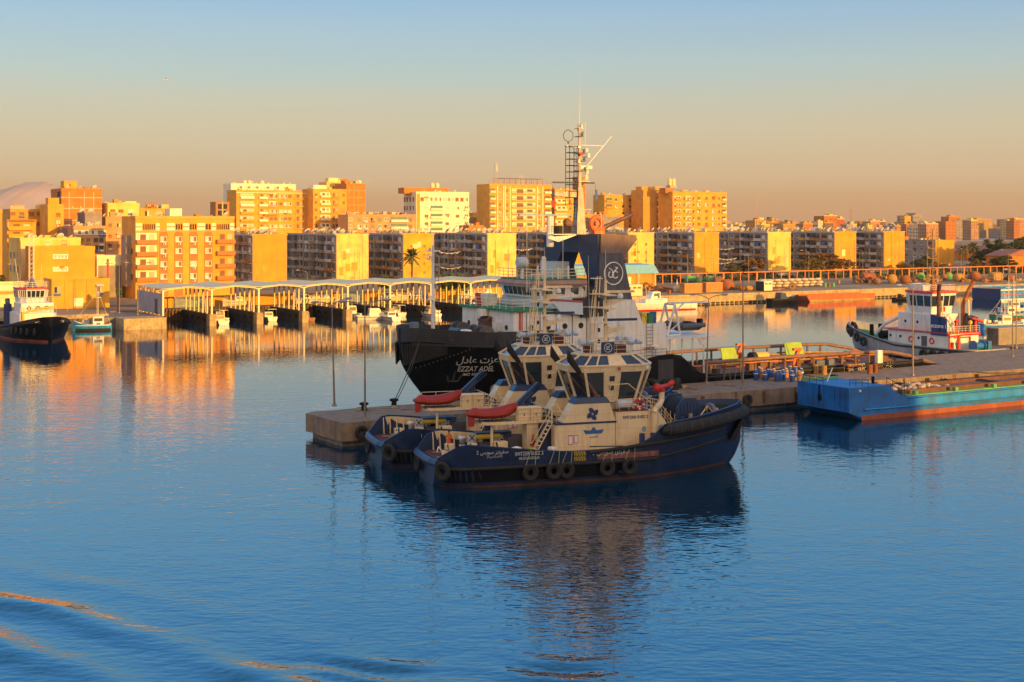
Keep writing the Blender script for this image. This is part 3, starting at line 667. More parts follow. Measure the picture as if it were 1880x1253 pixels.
for y_ in (337,350,362,374,386,398): b.box('opening', m_dark, b.xc(1065),b.xc(1071),-.05,-.003,b.zr(y_)-1.1,b.zr(y_)+1.0); b.box('landing', m_yel, -.2,b.w+.4,-.6,-.051,b.zr(y_)-1.4,b.zr(y_)-1.1)
b = Bld('apartment_building', 'long low orange building right of the ship\'s mast, small pergola on top', 1062, 1064, 1145, 394, 745, m_tan, d=12, cat='building')
b.front((1082,1112,1130), [b.zr(403)], 1.8,1.4,('dd','plain'),.2); b.roofbits(5,10); q = MB()
for x in (1068,1076,1084): q.box(b.xc(x)-.1,b.xc(x)+.1,1,1.2,b.h,b.h+2.6)
q.box(b.xc(1066),b.xc(1087),.5,3,b.h+2.6,b.h+2.9); q.build('pergola', m_cream2, b.t)
b = Bld('apartment_building', 'ochre block with a plain right wall, left part of the right hand cluster', 1107, 1110, 1182, 358, 790, m_yel, d=12, cat='apartment building')
rr = [b.zr(y) for y in (367,379,392,404,416)]
b.bal(1112,1124,rr[:2], m_tan, m_teal, 2.6,'dark'); b.front((1131,1144,1157), rr, 1.7,1.4,('shut','half','dd'),.4); b.bal(1164,1180,rr, m_yel, m_curt, 2.5,'rail'); b.roofbits(4,12)
b = Bld('apartment_building', 'tall ochre block with laundry filled balconies, middle of the cluster', 1178, 1181, 1231, 349, 785, m_tan, d=12, cat='apartment building')
b.bal(1206,1227,[b.zr(y) for y in (365,378,391,405,418)], m_cream, m_teal, 2.6); b.roofbits(2,5); b.box('penthouse', m_yel, 1,b.w-2,3,9,b.h-.9,b.h+2)
b = Bld('apartment_tower', 'big golden tower block with twin roof tanks, right of the cluster', 1222, 1235, 1334, 352, 775, m_yel, d=14, cat='apartment tower')
rr = [b.zr(y) for y in (364,376,388,401,412)]
b.bal(1239,1250,rr, m_tan, m_curt, 2.5); b.bal(1260,1269,rr, m_yel, m_off, 2.6,'rail'); b.front((1283,1297,1310), rr, 2.1,1.8,('shut','half'),.2); b.front((1256,1273,1320), rr, 1.0,1.2,('dd',),.6); b.bal(1325,1332,rr,m_cream2,m_glass,2.4)
b.box('lift_house', m_brown, b.xc(1196)+12, b.xc(1234)+3, 3, 9, b.h-.9, b.h+2.2); b.roofbits(8,16)
z_ = b.h+2.2
q = MB(); q.box(.6,5.4,3,7,z_,z_+1.5); q.build('tank_base', m_frame, b.t)
for x_ in (1.7,4.3): inst(tankmesh(), 'water_tank', b.t, (x_,5,z_+1.5), 0, (1.1,1.1,1.5))
# fill of roofs between the towers, and the distant town to the right
rg = random.Random(21)
def farblock(i, px, Y, h, w, col, lab, grp):
    X = (px-940)*Y/2500; t = thing('distant_building', lab, 'building', (X,Y,1.5), GA+rg.uniform(-.25,.25), grp)
    k = ('far', round(w), round(h))
    dd = w*rg.uniform(.7,1.1)
    MB().box(0,w,0,dd,0,h).build('wall', col, t)
    q = MB(); a = rg.uniform(.1,.6)*w; q.box(a,a+w*.25,1,dd*.6,h,h+rg.uniform(1.5,3.2)); q.box(0,w,0,.3,h,h+.8); q.build('roof_hut', rg.choice((m_tan,m_cream,col)), t)
    q = MB(); fh = 3.1; n = int(h/fh); m = max(3, int(w/3.2))
    for r in range(n):
        for c in range(m):
            if rg.random() < .75: x = (c+.5)*w/m; q.box(x-.6,x+.6,-.08,-.003,r*fh+.9,r*fh+2.2)
    for r in range(n):
        for c in range(4): y = (c+.5)*dd/4; q.box(-.08,-.003,y-.6,y+.6,r*fh+.9,r*fh+2.2)
    q.build('window', m_glass if rg.random() < .6 else m_shut, t)
    return t
f_ = lambda n, c: mat('distant '+n, c, .95, .15, .2)
cols = [(f_('tan',(.42,.24,.08)),'tan'),(f_('pink',(.42,.22,.12)),'pink grey'),(f_('cream',(.60,.42,.18)),'cream'),(f_('brick',(.42,.15,.04)),'orange brick'),(f_('white',(.62,.50,.34)),'whitish'),(m_grey,'grey brown'),(f_('brown',(.26,.14,.07)),'brown'),(f_('dark',(.16,.11,.08)),'dark brown'),(f_('ochre',(.50,.27,.05)),'ochre')]
FARL = []; FARM = []
for i in range(230):
    px = 1328 + 570*rg.random(); Y = rg.choice((1300,1600,2000,2500,3000,3600))*rg.uniform(.92,1.08); c, cn = rg.choice(cols)
    top = rg.gauss(414,4.5) if px < 1500 else (rg.gauss(414,6) if px > 1650 else rg.gauss(414,4.5))
    top = max(397 if px > 1640 else 404, min(424, top))
    h = max(5, H-(top-408)*Y/2500-1.5); w = rg.uniform(7,17)*(1 if px < 1640 else 1.25)*(.6+Y/4500)
    if px > 1740 and Y < 1500: continue
    FARL.append((px, cn, farblock(i, px, Y, h, w, c, '', 'tiny %s buildings on the far right skyline' % cn)))
for i in range(46):
    px = rg.choice((rg.uniform(-20,95), rg.uniform(180,425), rg.uniform(665,740), rg.uniform(855,905), rg.uniform(1080,1112))); Y = rg.uniform(720,1100); c, cn = rg.choice(cols)
    top = rg.uniform(396,408); h = H-(top-408)*Y/2500-1.5
    FARM.append((px, cn, farblock(i, px, Y, h, rg.uniform(10,18), c, '', 'small %s buildings between the big blocks' % cn)))
ORD = ['first','second','third','fourth','fifth','sixth','seventh','eighth','ninth','tenth','eleventh','twelfth','thirteenth','fourteenth','fifteenth','sixteenth']
def relabel(L_, marks, fmt):
    cnt = {}
    for px, cn, t in sorted(L_, key=lambda a: a[0]):
        mk = marks[0][1]
        for mx, mn in marks:
            if px >= mx: mk = mn
        k = cnt[(cn,mk)] = cnt.get((cn,mk), 0)+1
        t['label'] = fmt % (ORD[min(k,16)-1], cn, mk)
relabel(FARL, [(0,'the big golden tower block'),(1392,'the slim white skyline tower'),(1452,'the bright fender yard end wall'),(1513,'the red skyline tower pair'),(1562,'the red radio mast'),(1610,'the last tall slab block'),(1661,'the slim yellow skyline building'),(1700,'the tall grey skyline building'),(1742,'the stepped brick tower'),(1800,'the long pinkish block'),(1850,'the rightmost orange block')], '%s tiny %s skyline building to the right of %s')
relabel(FARM, [(-99,'the left edge'),(60,'the ochre canopied building'),(180,'the orange brick tower'),(250,'the cream penthouse block'),(330,'the rooftop pergola'),(660,'the brick sided tower'),(850,'the white tower'),(1075,'the open brick stair tower')], '%s small %s house just right of %s, half hidden')
for (px,top,Y,w,c,lab) in ((1513,397,1500,18,f_('brick',(0,0,0)),'red orange tower pair, left one, on the far skyline'),(1535,403,1520,14,f_('red',(.40,.09,.04)),'dark red block between the skyline towers'),(1392,401,1500,7,m_off,'slim white tower on the skyline under the thin mast'),
        (1661,398,1700,10,m_yel,'slim yellow building on the far skyline above the last slab'),(1676,396,1750,24,m_grey,'tall grey building on the far skyline, right of the slim yellow one'),(1742,398,1700,18,f_('brick',(0,0,0)),'brick tower with stepped top on the far right skyline'),
        (1782,404,1750,32,f_('tan',(0,0,0)),'long pinkish block on the far right skyline'),(1855,403,1700,24,f_('pink',(0,0,0)),'orange block near the right end of the skyline')):
    t = farblock(0, px, Y, H-(top-408)*Y/2500-1.5, w, c, lab, None)
for px, top in ((1562,387),(1389,352)):
    t = thing('radio_mast', 'thin red and white radio mast %s' % ('above the slim white skyline tower' if px < 1400 else 'right of the skyline\'s red tower'), 'mast', pt(px,1500)+(1.5,)); latt(t, 'mast', 0, 0, 0, H-(top-408)*.6, 1.6, m_redc if px > 1400 else m_frame, 20)
# brick bungalows and dark wall, right, and the lagoon behind
for (pl,pc,pr,yt,Y,lab) in ((1838,1846,1905,470,560,'brick house with a gabled roof at the right edge behind the trees'),(1755,1760,1800,460,700,'low red roofed house between the palms'),(1800,1803,1850,462,680,'long red roofed hut near the dark palms')):
    b = Bld('brick_house', lab, pl, pc, pr, yt, Y, m_brick, d=10, cat='house', par=.2)
    q = MB(); q.prismy([(-.6,b.h-.1),(b.w+.6,b.h-.1),(b.w/2,b.h+2.6)], -.6, b.d+.6); q.build('roof', mat('red roof tiles',(.30,.12,.08),.85,.2,1), b.t)
    b.front(((pc+pr)/2-8,(pc+pr)/2+8), [b.h*.5], 1.2,1.4,('shut',),0)
q = MB(); q.prism([W(760,1010)[:2],W(1500,1010)[:2],W(1500,1240)[:2],W(760,1180)[:2]], 2.41, 2.43)
struct(q.build('lagoon', mat('lagoon water',(.10,.20,.28),.15,.1)))
q = MB(); q.prism([W(740,985)[:2],W(1800,985)[:2],W(1800,1009.9)[:2],W(740,1009.9)[:2]], 2.41, 2.43)
struct(q.build('beach', mat('pale sand',(.50,.36,.22),.95,.1,.05)))
# ================================================================== boat shelters, quays, clutter
m_roof = mat('pale green sheet roof', (.62,.60,.38), .8, .12, .5, dirt=(.28,.27,.22), damt=.5)
m_steel = mat('cream painted steel', (.82,.70,.46), .6, .12, 2)
m_corr = mat('grey blue sheet wall', (.30,.30,.34), .7, .15, .6)
m_orange = mat('orange painted pipe', (.62,.19,.04), .6, .15, 1)
m_pole = mat('galvanised pole', (.24,.20,.16), .55, .12, 2, metal=.3)
m_tyre = mat('black tyre rubber', (.022,.021,.02), .85, .3, 3)
m_rope = mat('mooring rope', (.30,.26,.18), .9, .2)
shp = 'row of open boat shelters along the inner quay'
VF = 282.5
names = ['first','second','third','fourth','fifth','sixth','seventh','eighth','ninth']
hints = ['boat shelter bay with a grey side wall, left end of the row', 'boat shelter bay over the empty slip left of the white cabin boat','boat shelter bay over a slip with dark water, third from the left','boat shelter bay in front of the first golden end wall gap, fourth from left',
  'boat shelter bay before the cream end wall, fifth from left','boat shelter bay behind the small white cruiser, sixth from left','boat shelter bay under the tall palm, seventh from left','boat shelter bay left of the ship\'s foremast, eighth from left','boat shelter bay partly hidden by the big ship\'s bow deck']
for i in range(9):
    u0, u1 = US[i], US[i+1]; wd = u1-u0; um = wd/2
    t = thing('boat_shelter', hints[i], 'boat shelter', W(u0,VF,GZ), GA, shp)
    q = MB(); ze, zr_ = 8.05-GZ, 8.5-GZ
    q.loft([[(-.25,-.5,ze),(um,-.5,zr_),(wd-.02,-.5,ze),(wd-.02,-.5,ze-.12),(um,-.5,zr_-.12),(-.25,-.5,ze-.12)],
            [(-.25,20,ze),(um,20,zr_),(wd-.02,20,ze),(wd-.02,20,ze-.12),(um,20,zr_-.12),(-.25,20,ze-.12)]])
    q.build('roof', m_roof, t)
    q = MB()
    for v in (0,6.5,13,19.5):
        pts = []
        for k in range(13):
            x = .1+(wd-.2)*k/12; f = abs(x-um)/um; pts.append((x, v, ze-.25 + (zr_-ze)*(1-f) - (.35*max(0,(f-.75)/.25)**2)))
        for a, b_ in zip(pts, pts[1:]): q.hexa([(a[0],v-.09,a[2]-.14),(b_[0],v-.09,b_[2]-.14),(b_[0],v+.09,b_[2]-.14),(a[0],v+.09,a[2]-.14)], [(a[0],v-.09,a[2]+.1),(b_[0],v-.09,b_[2]+.1),(b_[0],v+.09,b_[2]+.1),(a[0],v+.09,a[2]+.1)])
    q.build('roof_frame', m_steel, t)
    for k in range(7):
        v = k*3.1; w2 = .19 if k == 0 else .13
        MB().box(-w2,w2,v-w2,v+w2,0,ze-.3).build('post', m_steel, t)
    q = MB(); q.cyl((0,4.2,.1),(0,5.6,ze-.6),.07,.07,5); q.cyl((0,7.1,.1),(0,5.7,ze-.6),.07,.07,5); q.build('brace', m_steel, t)
    if i == 0:
        MB().box(-.3,-.12,.3,19.8,.2,ze-1.0).build('side_wall', m_corr, t)
        q = MB()
        for k in range(9): q.box(-.32,-.1,.5+k*2.2,.62+k*2.2,ze-1.0,ze-.1)
        q.build('side_post', m_steel, t)
        MB().box(-.34,-.301,3,5.2,.2,3.4).build('door', mat('door dark',(.10,.07,.05)), t)
for i in range(1,10):
    u = US[i]
    t = thing('finger_pier', 'concrete finger pier with a pale end block, under shelter post line %s from the left' % names[i-1], 'pier', W(u,VF,0), GA, 'finger piers between the boat slips')
    MB().box(-.62,.62,1.2,19.2,-2,GZ-.02).build('deck', m_pier_black, t); MB().bbox(-.75,.75,-1.0,1.19,-.5,GZ+.02,.08).build('end_block', m_conc_l, t)
    q = MB()
    for k in range(4): 
        for s in (-1,1): q.torus((s*.72,3+k*4.2,1.2), .36,.12,'x',12,6)
    q.build('tyre_fender', m_tyre, t)
t = thing('quay_block', 'broad ochre concrete mooring block in front of the grey shelter wall', 'pier', W(US[0]-9,VF-3.5,0), GA)
MB().bbox(0,8.8,0,6.6,-2,GZ-.1,.1).build('block', m_conc_l, t); MB().box(-3,8.8,6.61,22,-2,GZ-.12).build('apron', m_conc_d, t)
# wall and doors behind the shelters
t = thing('boundary_wall', 'ochre boundary wall behind the boat shelters', 'wall', W(80,309,GZ), GA)
q = MB(); 
for (a,b_) in ((2,9),(16,38),(40,50),(56,70),(74,98)): q.box(a,b_,0,.35,0,2.3); q.box(a,b_,-.1,.45,2.3,2.5)
q.build('wall', m_gold, t)
t = thing('metal_fence', 'pale teal panel fence behind the second boat shelter', 'fence', W(80,308,GZ), GA)
q = MB()
for k in range(28): q.box(8.9+k*.27,9.05+k*.27,0,.06,0,2.6)
for k in range(16): q.box(50.2+k*.36,50.4+k*.36,0,.06,0,2.8)
q.box(8.9,16,.06,.12,.4,.5); q.box(8.9,16,.06,.12,2.1,2.2); q.box(50.2,56,.06,.12,2.3,2.4); q.build('slats', mat('pale teal paint',(.36,.44,.42),.6), t)

# ---------- trees
m_leafs = [mat('olive foliage',(.15,.12,.03),.9,.45,.6), mat('rusty brown foliage',(.24,.12,.03),.9,.45,.6), mat('dark green foliage',(.055,.07,.02),.9,.45,.6), mat('bright green foliage',(.10,.16,.03),.9,.35,.6)]
m_bark = mat('bark', (.14,.09,.06), .95, .25, 4)
def crownmesh(seed, rx, ry, rz, n=2600, leaf=.3, mi=0):
    k = ('crown', seed, mi)
    if k in LIB: return LIB[k]
    r = random.Random(seed); b = MB(); cl = []
    for i in range(34):
        a = r.uniform(0,2*pi); q = sqrt(r.random()); z = r.uniform(-.95,1); s = sqrt(max(0,1-z*z*.9))
        cl.append((q*s*cos(a)*rx*.9, q*s*sin(a)*ry*.9, z*rz*.85, r.uniform(.16,.34)*min(rx,ry)))
    for i in range(n):
        c = r.choice(cl); d = [r.gauss(0,1) for _ in range(3)]; m = sqrt(sum(x*x for x in d)); rad = c[3]*r.uniform(.55,1.1)
        p = [c[0]+d[0]/m*rad, c[1]+d[1]/m*rad, c[2]+d[2]/m*rad*.7]
        e = [r.gauss(0,1) for _ in range(3)]; m = sqrt(sum(x*x for x in e)); e = [x/m*leaf for x in e]
        g = [r.gauss(0,1) for _ in range(3)]; m = sqrt(sum(x*x for x in g)); g = [x/m*leaf*.7 for x in g]
        b.add([[p[j]-e[j] for j in range(3)],[p[j]+g[j] for j in range(3)],[p[j]+e[j] for j in range(3)],[p[j]-g[j] for j in range(3)]], [(0,1,2,3)])
    LIB[k] = b.mesh('crown', m_leafs[mi]); return LIB[k]
def tree(px, Y, ytop, width, mi, seed, label, zb=GZ, name='broadleaf_tree', grp=None):
    x, y = pt(px, Y); zt = H-(ytop-408)*Y/2500; h = zt-zb; r = width*Y/5000
    t = thing(name, label, 'tree', (x,y,zb), random.uniform(0,6), grp)
    rz = min(h*.5, r); me = crownmesh(seed, 1.0, 1.0, 1.0, 3400, .085, mi)
    o = inst(me, 'crown', t, (0,0,h-rz*.95), 0, (r,r,rz))
    q = MB(); q.cyl((0,0,0),(.1,0,h-rz*1.4),.28,.2,7)
    for k in range(5): a = k*1.26; q.cyl((.1,0,h-rz*1.45),(r*.55*cos(a),r*.55*sin(a),h-rz*.7),.14,.05,5)
    q.build('trunk', m_bark, t)
tl = [(1517,515,466,88,1,1,'widest rusty brown tree before the slab blocks'),(1488,508,474,56,0,2,'olive tree left of the widest brown tree'),(1551,530,476,40,1,3,'brown tree at the right side of the widest one'),
 (1386,500,476,52,1,1,'brown tree left of the bright end wall'),(1345,498,486,40,0,2,'low olive tree under the laundry lines'),(1366,505,483,30,2,3,'dark small tree between the olive and the brown tree'),
 (1690,560,476,44,2,2,'dark tree below the lower slab block'),(1660,556,484,30,0,3,'olive bush at the foot of the last full height slab'),(1722,565,482,30,0,1,'olive tree before the lowest end wall'),(1700,600,470,24,2,3,'dark tree peeping over the lower slab block\'s foot'),
 (1828,600,447,62,2,1,'big dark green tree right of the palms'),(1862,590,440,60,2,2,'dark tree mass at the right edge'),(1800,610,462,46,2,3,'dark bushy tree behind the orange pipe rail'),(1790,560,476,30,0,2,'low olive tree right of the lamp pair'),(1845,560,470,50,2,3,'dark low tree beside the brick house'),(1880,640,436,50,0,1,'tree crown cut by the right edge'),
 (705,352,506,26,3,2,'green shrub behind the sixth boat shelter'),(822,350,503,44,3,1,'bright green shrub behind the eighth boat shelter'),(845,352,505,36,3,3,'bright green shrub just right of the larger one'),(104-20,330,530,10,3,3,'small green bush at the gap of the left buildings'),(218,300,530,14,3,2,'green bush in the lane by the street lamp'),
 (2,330,505,18,2,1,'dark tree at the left edge')]
for (px,Y,yt,wd,mi,sd,lab) in tl: tree(px,Y,yt,wd,mi,sd,lab, name='shrub' if ('shrub' in lab or 'bush ' in lab) else 'broadleaf_tree')
m_palm = mat('palm fronds', (.11,.11,.03), .8, .3, 1)
def palm(px, Y, ytop, rr, label, seed=1):
    x, y = pt(px, Y); zt = H-(ytop-408)*Y/2500; R = rr*Y/2500; r = random.Random(seed)
    t = thing('palm_tree', label, 'palm', (x,y,GZ)); hc = zt-R*.75-GZ
    q = MB(); q.loft([[(.3*s_*cos(a*pi/4)+.25*sin(f*2), .3*s_*sin(a*pi/4), f*hc) for a in range(8)] for f, s_ in ((0,1.3),(.08,1),(.5,.85),(.85,.9),(1,1.25))]); q.build('trunk', m_bark, t)
    b = MB()
    for k in range(52):
        a = r.uniform(0,2*pi); el_ = r.uniform(-.75,1.35); L_ = R*r.uniform(.85,1.05); pr = []
        for s_ in range(6):
            f = s_/5; ang = el_-f*f*.8; pr.append((f*L_, f*L_*sin(el_)-(f**2)*L_*.28))
        for s_ in range(5):
            (d0,h0),(d1,h1) = pr[s_],pr[s_+1]; c0 = cos(el_); d0*=max(.25,c0); d1*=max(.25,c0)
            for sd in (-1,1):
                wd_ = R*.16*sin(pi*(s_+.8)/6)
                b.add([(d0*cos(a),d0*sin(a),h0),(d1*cos(a),d1*sin(a),h1),(d1*cos(a)-sd*wd_*sin(a),d1*sin(a)+sd*wd_*cos(a),h1-wd_*.6),(d0*cos(a)-sd*wd_*.8*sin(a),d0*sin(a)+sd*wd_*.8*cos(a),h0-wd_*.6)],[(0,1,2,3)])
    b.build('crown', m_palm, t, loc=(.2,0,hc))
palm(755, 365, 454, 21, 'tall single palm in front of a golden end wall')
palm(1768, 640, 449, 12, 'palm with a small crown left of the dark trees', 2); palm(1786, 600, 443, 14, 'leaning palm second from the left in the right hand trees', 3)
palm(1833, 610, 436, 17, 'fuller palm above the dark trees', 4); palm(1811, 700, 438, 10, 'distant palm between two fuller ones', 5)
t = thing('hedge', 'long dark hedge and scrub behind the orange pipe rail', 'hedge', W(px_u(1200,356),356,GZ), GA)
b = MB(); r = random.Random(5)
for i in range(9000):
    x = r.uniform(0,250); y = r.uniform(0,2.5); z = r.uniform(0,2.5)*(.7+.3*sin(x*.3)+.25*sin(x*.9)); s_ = r.uniform(.15,.4)
    e = [r.gauss(0,s_) for _ in range(3)]; g_ = [r.gauss(0,s_) for _ in range(3)]
    b.add([(x-e[0],y-e[1],z-e[2]),(x+g_[0],y+g_[1],z+g_[2]),(x+e[0],y+e[1],z+e[2]),(x-g_[0],y-g_[1],z-g_[2])],[(0,1,2,3)])
b.build('leaves', m_leafs[2], t)
# --- orange pipe rail on the right quay
VR = 350; ua, ub = px_u(1200,VR), px_u(1905,VR)
t = thing('pipe_rail', 'long orange pipe rack on square posts along the back of the right quay', 'rail', W(ua,VR,GZ), GA)
zt = 2.9; n = int((ub-ua)/3.5)
MB().box(0,ub-ua,-.14,.14,zt,zt+.3).build('top_rail', m_orange, t)
for k in range(n+1):
    s_ = .3 if k % 4 == 0 else .14
    MB().box(k*3.5-s_,k*3.5+s_,-.12,.12,0,zt-.003).build('post', m_orange, t)
# --- street lamps
def lampmesh(hh, arms, al=2.1, r0=.085):
    k = ('lamp', hh, arms)
    if k in LIB: return LIB[k]
    p = MB(); p.cyl((0,0,0),(0,0,hh*.35),r0*1.35,r0*1.2,8); p.cyl((0,0,hh*.35),(0,0,hh),r0,r0*.6,8); p.cyl((0,0,0),(0,0,.25),.28,.2,8)
    a_ = MB()
    for s in ((-1,1) if arms == 2 else (-1,)): a_.tube([(0,0,hh-.05),(s*al*.5,0,hh+.35),(s*al,0,hh+.5)], .05, 5)
    h_ = MB()
    h_.sphere((0,0,0),.3,10,(1.9,.75,.5))
    LIB[k] = (p.mesh('pole', m_pole, True), a_.mesh('arm', m_pole), h_.mesh('lamp_head', mat('lamp housing',(.34,.33,.32),.4,.1), True)); return LIB[k]
def lamp(px, Y, ytop, label, arms=2, grp=None, zb=GZ, rz=0, lean=0, al=2.1, loc=None):
    x, y = loc or pt(px, Y); hh = round(H-(ytop-408)*y/2500-zb, 1)
    t = thing('street_lamp', label, 'street lamp', (x,y,zb), rz, grp); me = lampmesh(hh, arms, al)
    t.rotation_euler[1] = lean
    inst(me[0],'pole',t,(0,0,0)); inst(me[1],'arm',t,(0,0,0))
    for s in ((-1,1) if arms == 2 else (-1,)): inst(me[2],'lamp_head',t,(s*(al+.35),0,hh+.5))
for (px,Y,yt,lab,ar) in ((37,300,490,'street lamp beside the white superstructure of the left tug',2),(219,293,488,'street lamp left of a pair, by the dark lane',1),(253,288,487,'double street lamp at the shelter\'s grey wall',2),
    (1262,430,466,'lamp standing before the shaded slab right of the shed',1),(1310,432,476,'short lamp in front of the golden end wall',1),(1374,440,464,'lamp before the laundry hung slab',1),(1485,452,463,'lamp at the left side of the widest tree',1),
    (1584,470,461,'lamp before the shaded slab near the last tall end wall',1),(1560,468,458,'lamp in front of the half hidden end wall',2),(1677,480,460,'lamp before the lower slab block',1),(1765,500,462,'left lamp of the pair between slab and palms',1),(1777,500,460,'right lamp of the pair between slab and palms',1),(1851,520,462,'lamp by the brick house at the right',1),(612-48,345,440+60,'thin lamp behind the fourth boat shelter',1),(806,350,470,'lamp behind the eighth boat shelter',1)):
    lamp(px,Y,yt,lab,ar,'street lamps around the harbour')

# ---------- things on the right quay
def drum(px, py, rad, ln, m, rz, label, cat='buoy', name='mooring_buoy', zup=0, cone=False, m2=None):
    x, y = gr(px, py, GZ); rad *= .82; ln *= 1.12
    t = thing(name, label, cat, (x,y,GZ+zup), rz)
    cq = MB(); a_ = random.uniform(-1,1); cq.tube([(ln/2+.2,0,rad),(ln/2+.9,a_*.4,.5),(ln/2+1.8,a_,.12),(ln/2+3.0,a_*1.8,.1)],.09,5); cq.build('chain', m_bb, t)
    q = MB(); q.lathe([(rad*.55,-ln/2-.25),(rad*.9,-ln/2),(rad,-ln/2+.15),(rad,ln/2-.15),(rad*.9,ln/2),(rad*.2,ln/2+.02)] if not cone else [(rad*.5,-ln/2),(rad,-ln*.35),(rad,ln*.1),(rad*.35,ln/2)], (0,0,rad), 'x', 16)
    q.build('drum', m, t, True)
    q = MB(); 
    for f in (-.3,.3): q.torus((f*ln,0,rad), rad*1.01, .07,'x',16,5)
    q.torus((ln/2+.2,0,rad),.25,.06,'y',8,5); q.build('hoop', m2 or m_brown, t)
    return t
m_bb = mat('brown rusted steel',(.22,.12,.07),.85,.35,.7)
m_gb = mat('green buoy paint',(.13,.42,.12),.6,.2,.8,dirt=(.10,.16,.06)); m_ob = mat('rusty orange buoy paint',(.30,.10,.035),.85,.4,.8,dirt=(.14,.07,.04),damt=.8); m_yb = mat('faded yellow buoy paint',(.42,.25,.07),.85,.35,.8,dirt=(.22,.11,.05),damt=.8); m_bb = mat('brown rusted steel',(.22,.12,.07),.85,.35,.7)
for a in ((1268,520,1.5,2.8,m_gb,.4,'mottled green buoy left on top row behind the orange containers'),(1284,521,1.3,3,mat('dark green paint',(.04,.14,.07),.6),1.2,'dark green buoy between two lighter ones behind the containers'),(1303,521,1.5,2.4,m_gb,1.9,'bright green domed buoy behind the right container'),
  (1318,522,1.5,2.4,m_bb,.3,'brown drum buoy right of the bright green one'),(1334,533,1.9,3.2,m_ob,1.0,'big orange brown drum with dark open end beside the container'),(1350,532,1.1,3.0,m_yb,.9,'yellowish cylinder held between two dark discs'),(1366,534,.9,2.2,m_ob,.2,'small rusty drum left of the dark sided cabin'),(1377,534,.9,2.2,m_yb,.6,'small scuffed yellow drum touching the dark sided cabin'),
  (1593,519,2.0,4.0,m_ob,.35,'large rusty orange buoy at the left of the right hand heap'),(1610,522,1.2,2.4,m_bb,1.1,'small brown drum leaning on the large orange buoy'),(1638,521,1.8,1.6,m_yb,1.4,'round tan disc buoy standing on edge'),(1662,521,1.6,2.8,m_ob,.9,'orange tan drum behind the ship\'s lamp post'),(1690,515,1.6,2.0,m_gb,1.5,'light green round buoy left of the ochre mast'),(1706,516,1.4,2.0,m_yb,1.2,'tan round buoy between two green ones'),
  (1742,514,1.5,2.2,m_gb,1.4,'light green buoy right of the ochre mast'),(1760,518,1.7,2.8,m_yb,.5,'ribbed yellow drum right of the green buoy'),(1733,515,1.3,2.0,m_ob,1.2,'reddish drum between the mast and the green buoy'),(1789,515,1.8,3.0,m_ob,.8,'orange buoy on a dark stand'),(1828,518,2.0,3.4,m_yb,.3,'big tan and green barrel near the right edge'),(1620,508,1.2,2.4,mat('dark green paint',(.04,.14,.07),.6),.2,'dark green drum behind the rusty heap'),(1575,517,1.3,2.2,m_bb,.2,'brown drum before the dark bushes'),
  (1855,516,1.3,2.4,m_ob,.9,'orange drum close to the right edge')): drum(*a)
m_cont = mat('orange container paint',(.58,.27,.08),.7,.15,.8,dirt=(.36,.15,.05))
for i,(px,py,lab) in enumerate(((1257,539,'left orange shipping container on the right quay'),(1296,537,'right orange shipping container, red edge at its left'))):
    x, y = gr(px,py,GZ); t = thing('shipping_container', lab, 'container', (x,y,GZ), GA, 'orange containers on the right quay')
    q = MB(); q.box(0,6.0,0,2.4,0,2.7)
    for k in range(24): q.box(.1+k*.245,.2+k*.245,-.05,-.002,.15,2.55)
    for k in range(9): q.box(-.05,-.002,.12+k*.26,.22+k*.26,.15,2.55)
    q.build('shell', m_cont, t); q = MB(); q.box(-.07,.09,-.08,-.051,0,2.72); q.box(5.9,6.05,-.08,-.051,0,2.72); q.build('corner_post', m_redc if i else m_cont, t)
def cabin(px,py,w,d,h,lab,m=m_off,side=m_dark):
    x, y = gr(px,py,GZ); t = thing('site_cabin', lab, 'cabin', (x,y,GZ), GA)
    MB().box(0,w,0,d,.15,h).build('shell', m, t); MB().box(-.04,-.003,.02,d-.02,.17,h-.02).build('side_panel', side, t); MB().box(-.1,w+.1,-.1,d+.1,h,h+.12).build('roof', m, t)
    q = MB(); q.box(w*.12,w*.42,-.04,-.002,h*.68,h*.85); q.box(w*.55,w*.88,-.04,-.002,h*.68,h*.85); q.build('window', m_shut, t)
    q = MB(); q.box(.1,.4,.2,d-.2,0,.15); q.box(w-.4,w-.1,.2,d-.2,0,.15); q.build('skid', m_dark, t)
cabin(1403,535,3.0,3.6,2.7,'white cabin with a dark side wall left of the pale fenders')
cabin(1140,546,3.6,3,3.0,'plain white portable cabin behind the patrol boat, left one',m_cream2,m_off); cabin(1160,545,3.4,3,3.0,'white portable cabin with two vents, right of the plain one',m_cream2,m_off)
x, y = gr(1040,531,GZ)
t = thing('warehouse', 'shed with a pale blue roof fascia behind the ship\'s stern casing', 'shed', (x,y,GZ), GA)
MB().box(0,32,0,9,0,4.0).build('wall', m_tan, t); q = MB(); q.hexa([(-.6,-1.2,4.0),(32.6,-1.2,4.0),(32.6,9.5,4.0),(-.6,9.5,4.0)],[(-.6,1.4,6.6),(32.6,1.4,6.6),(32.6,9,6.9),(-.6,9,6.9)]); q.build('roof', mat('pale blue sheet',(.22,.50,.58),.6,.1), t)
MB().box(18,23,-.06,-.003,.1,3.1).build('door', m_off, t); 
for k in range(6): MB().box(.2+k*6.2,.4+k*6.2,-1.1,-.9,0,3.99).build('post', m_steel, t)
m_fend = mat('pale fender rubber',(.62,.52,.36),.8,.12,.8,dirt=(.35,.25,.15))
q = MB(); q.lathe([(.25,-.42),(.9,-.4),(1.22,-.22),(1.3,0),(1.22,.22),(.9,.4),(.25,.42)], n=18); fm = q.mesh('fender', m_fend, True)
r = random.Random(4)
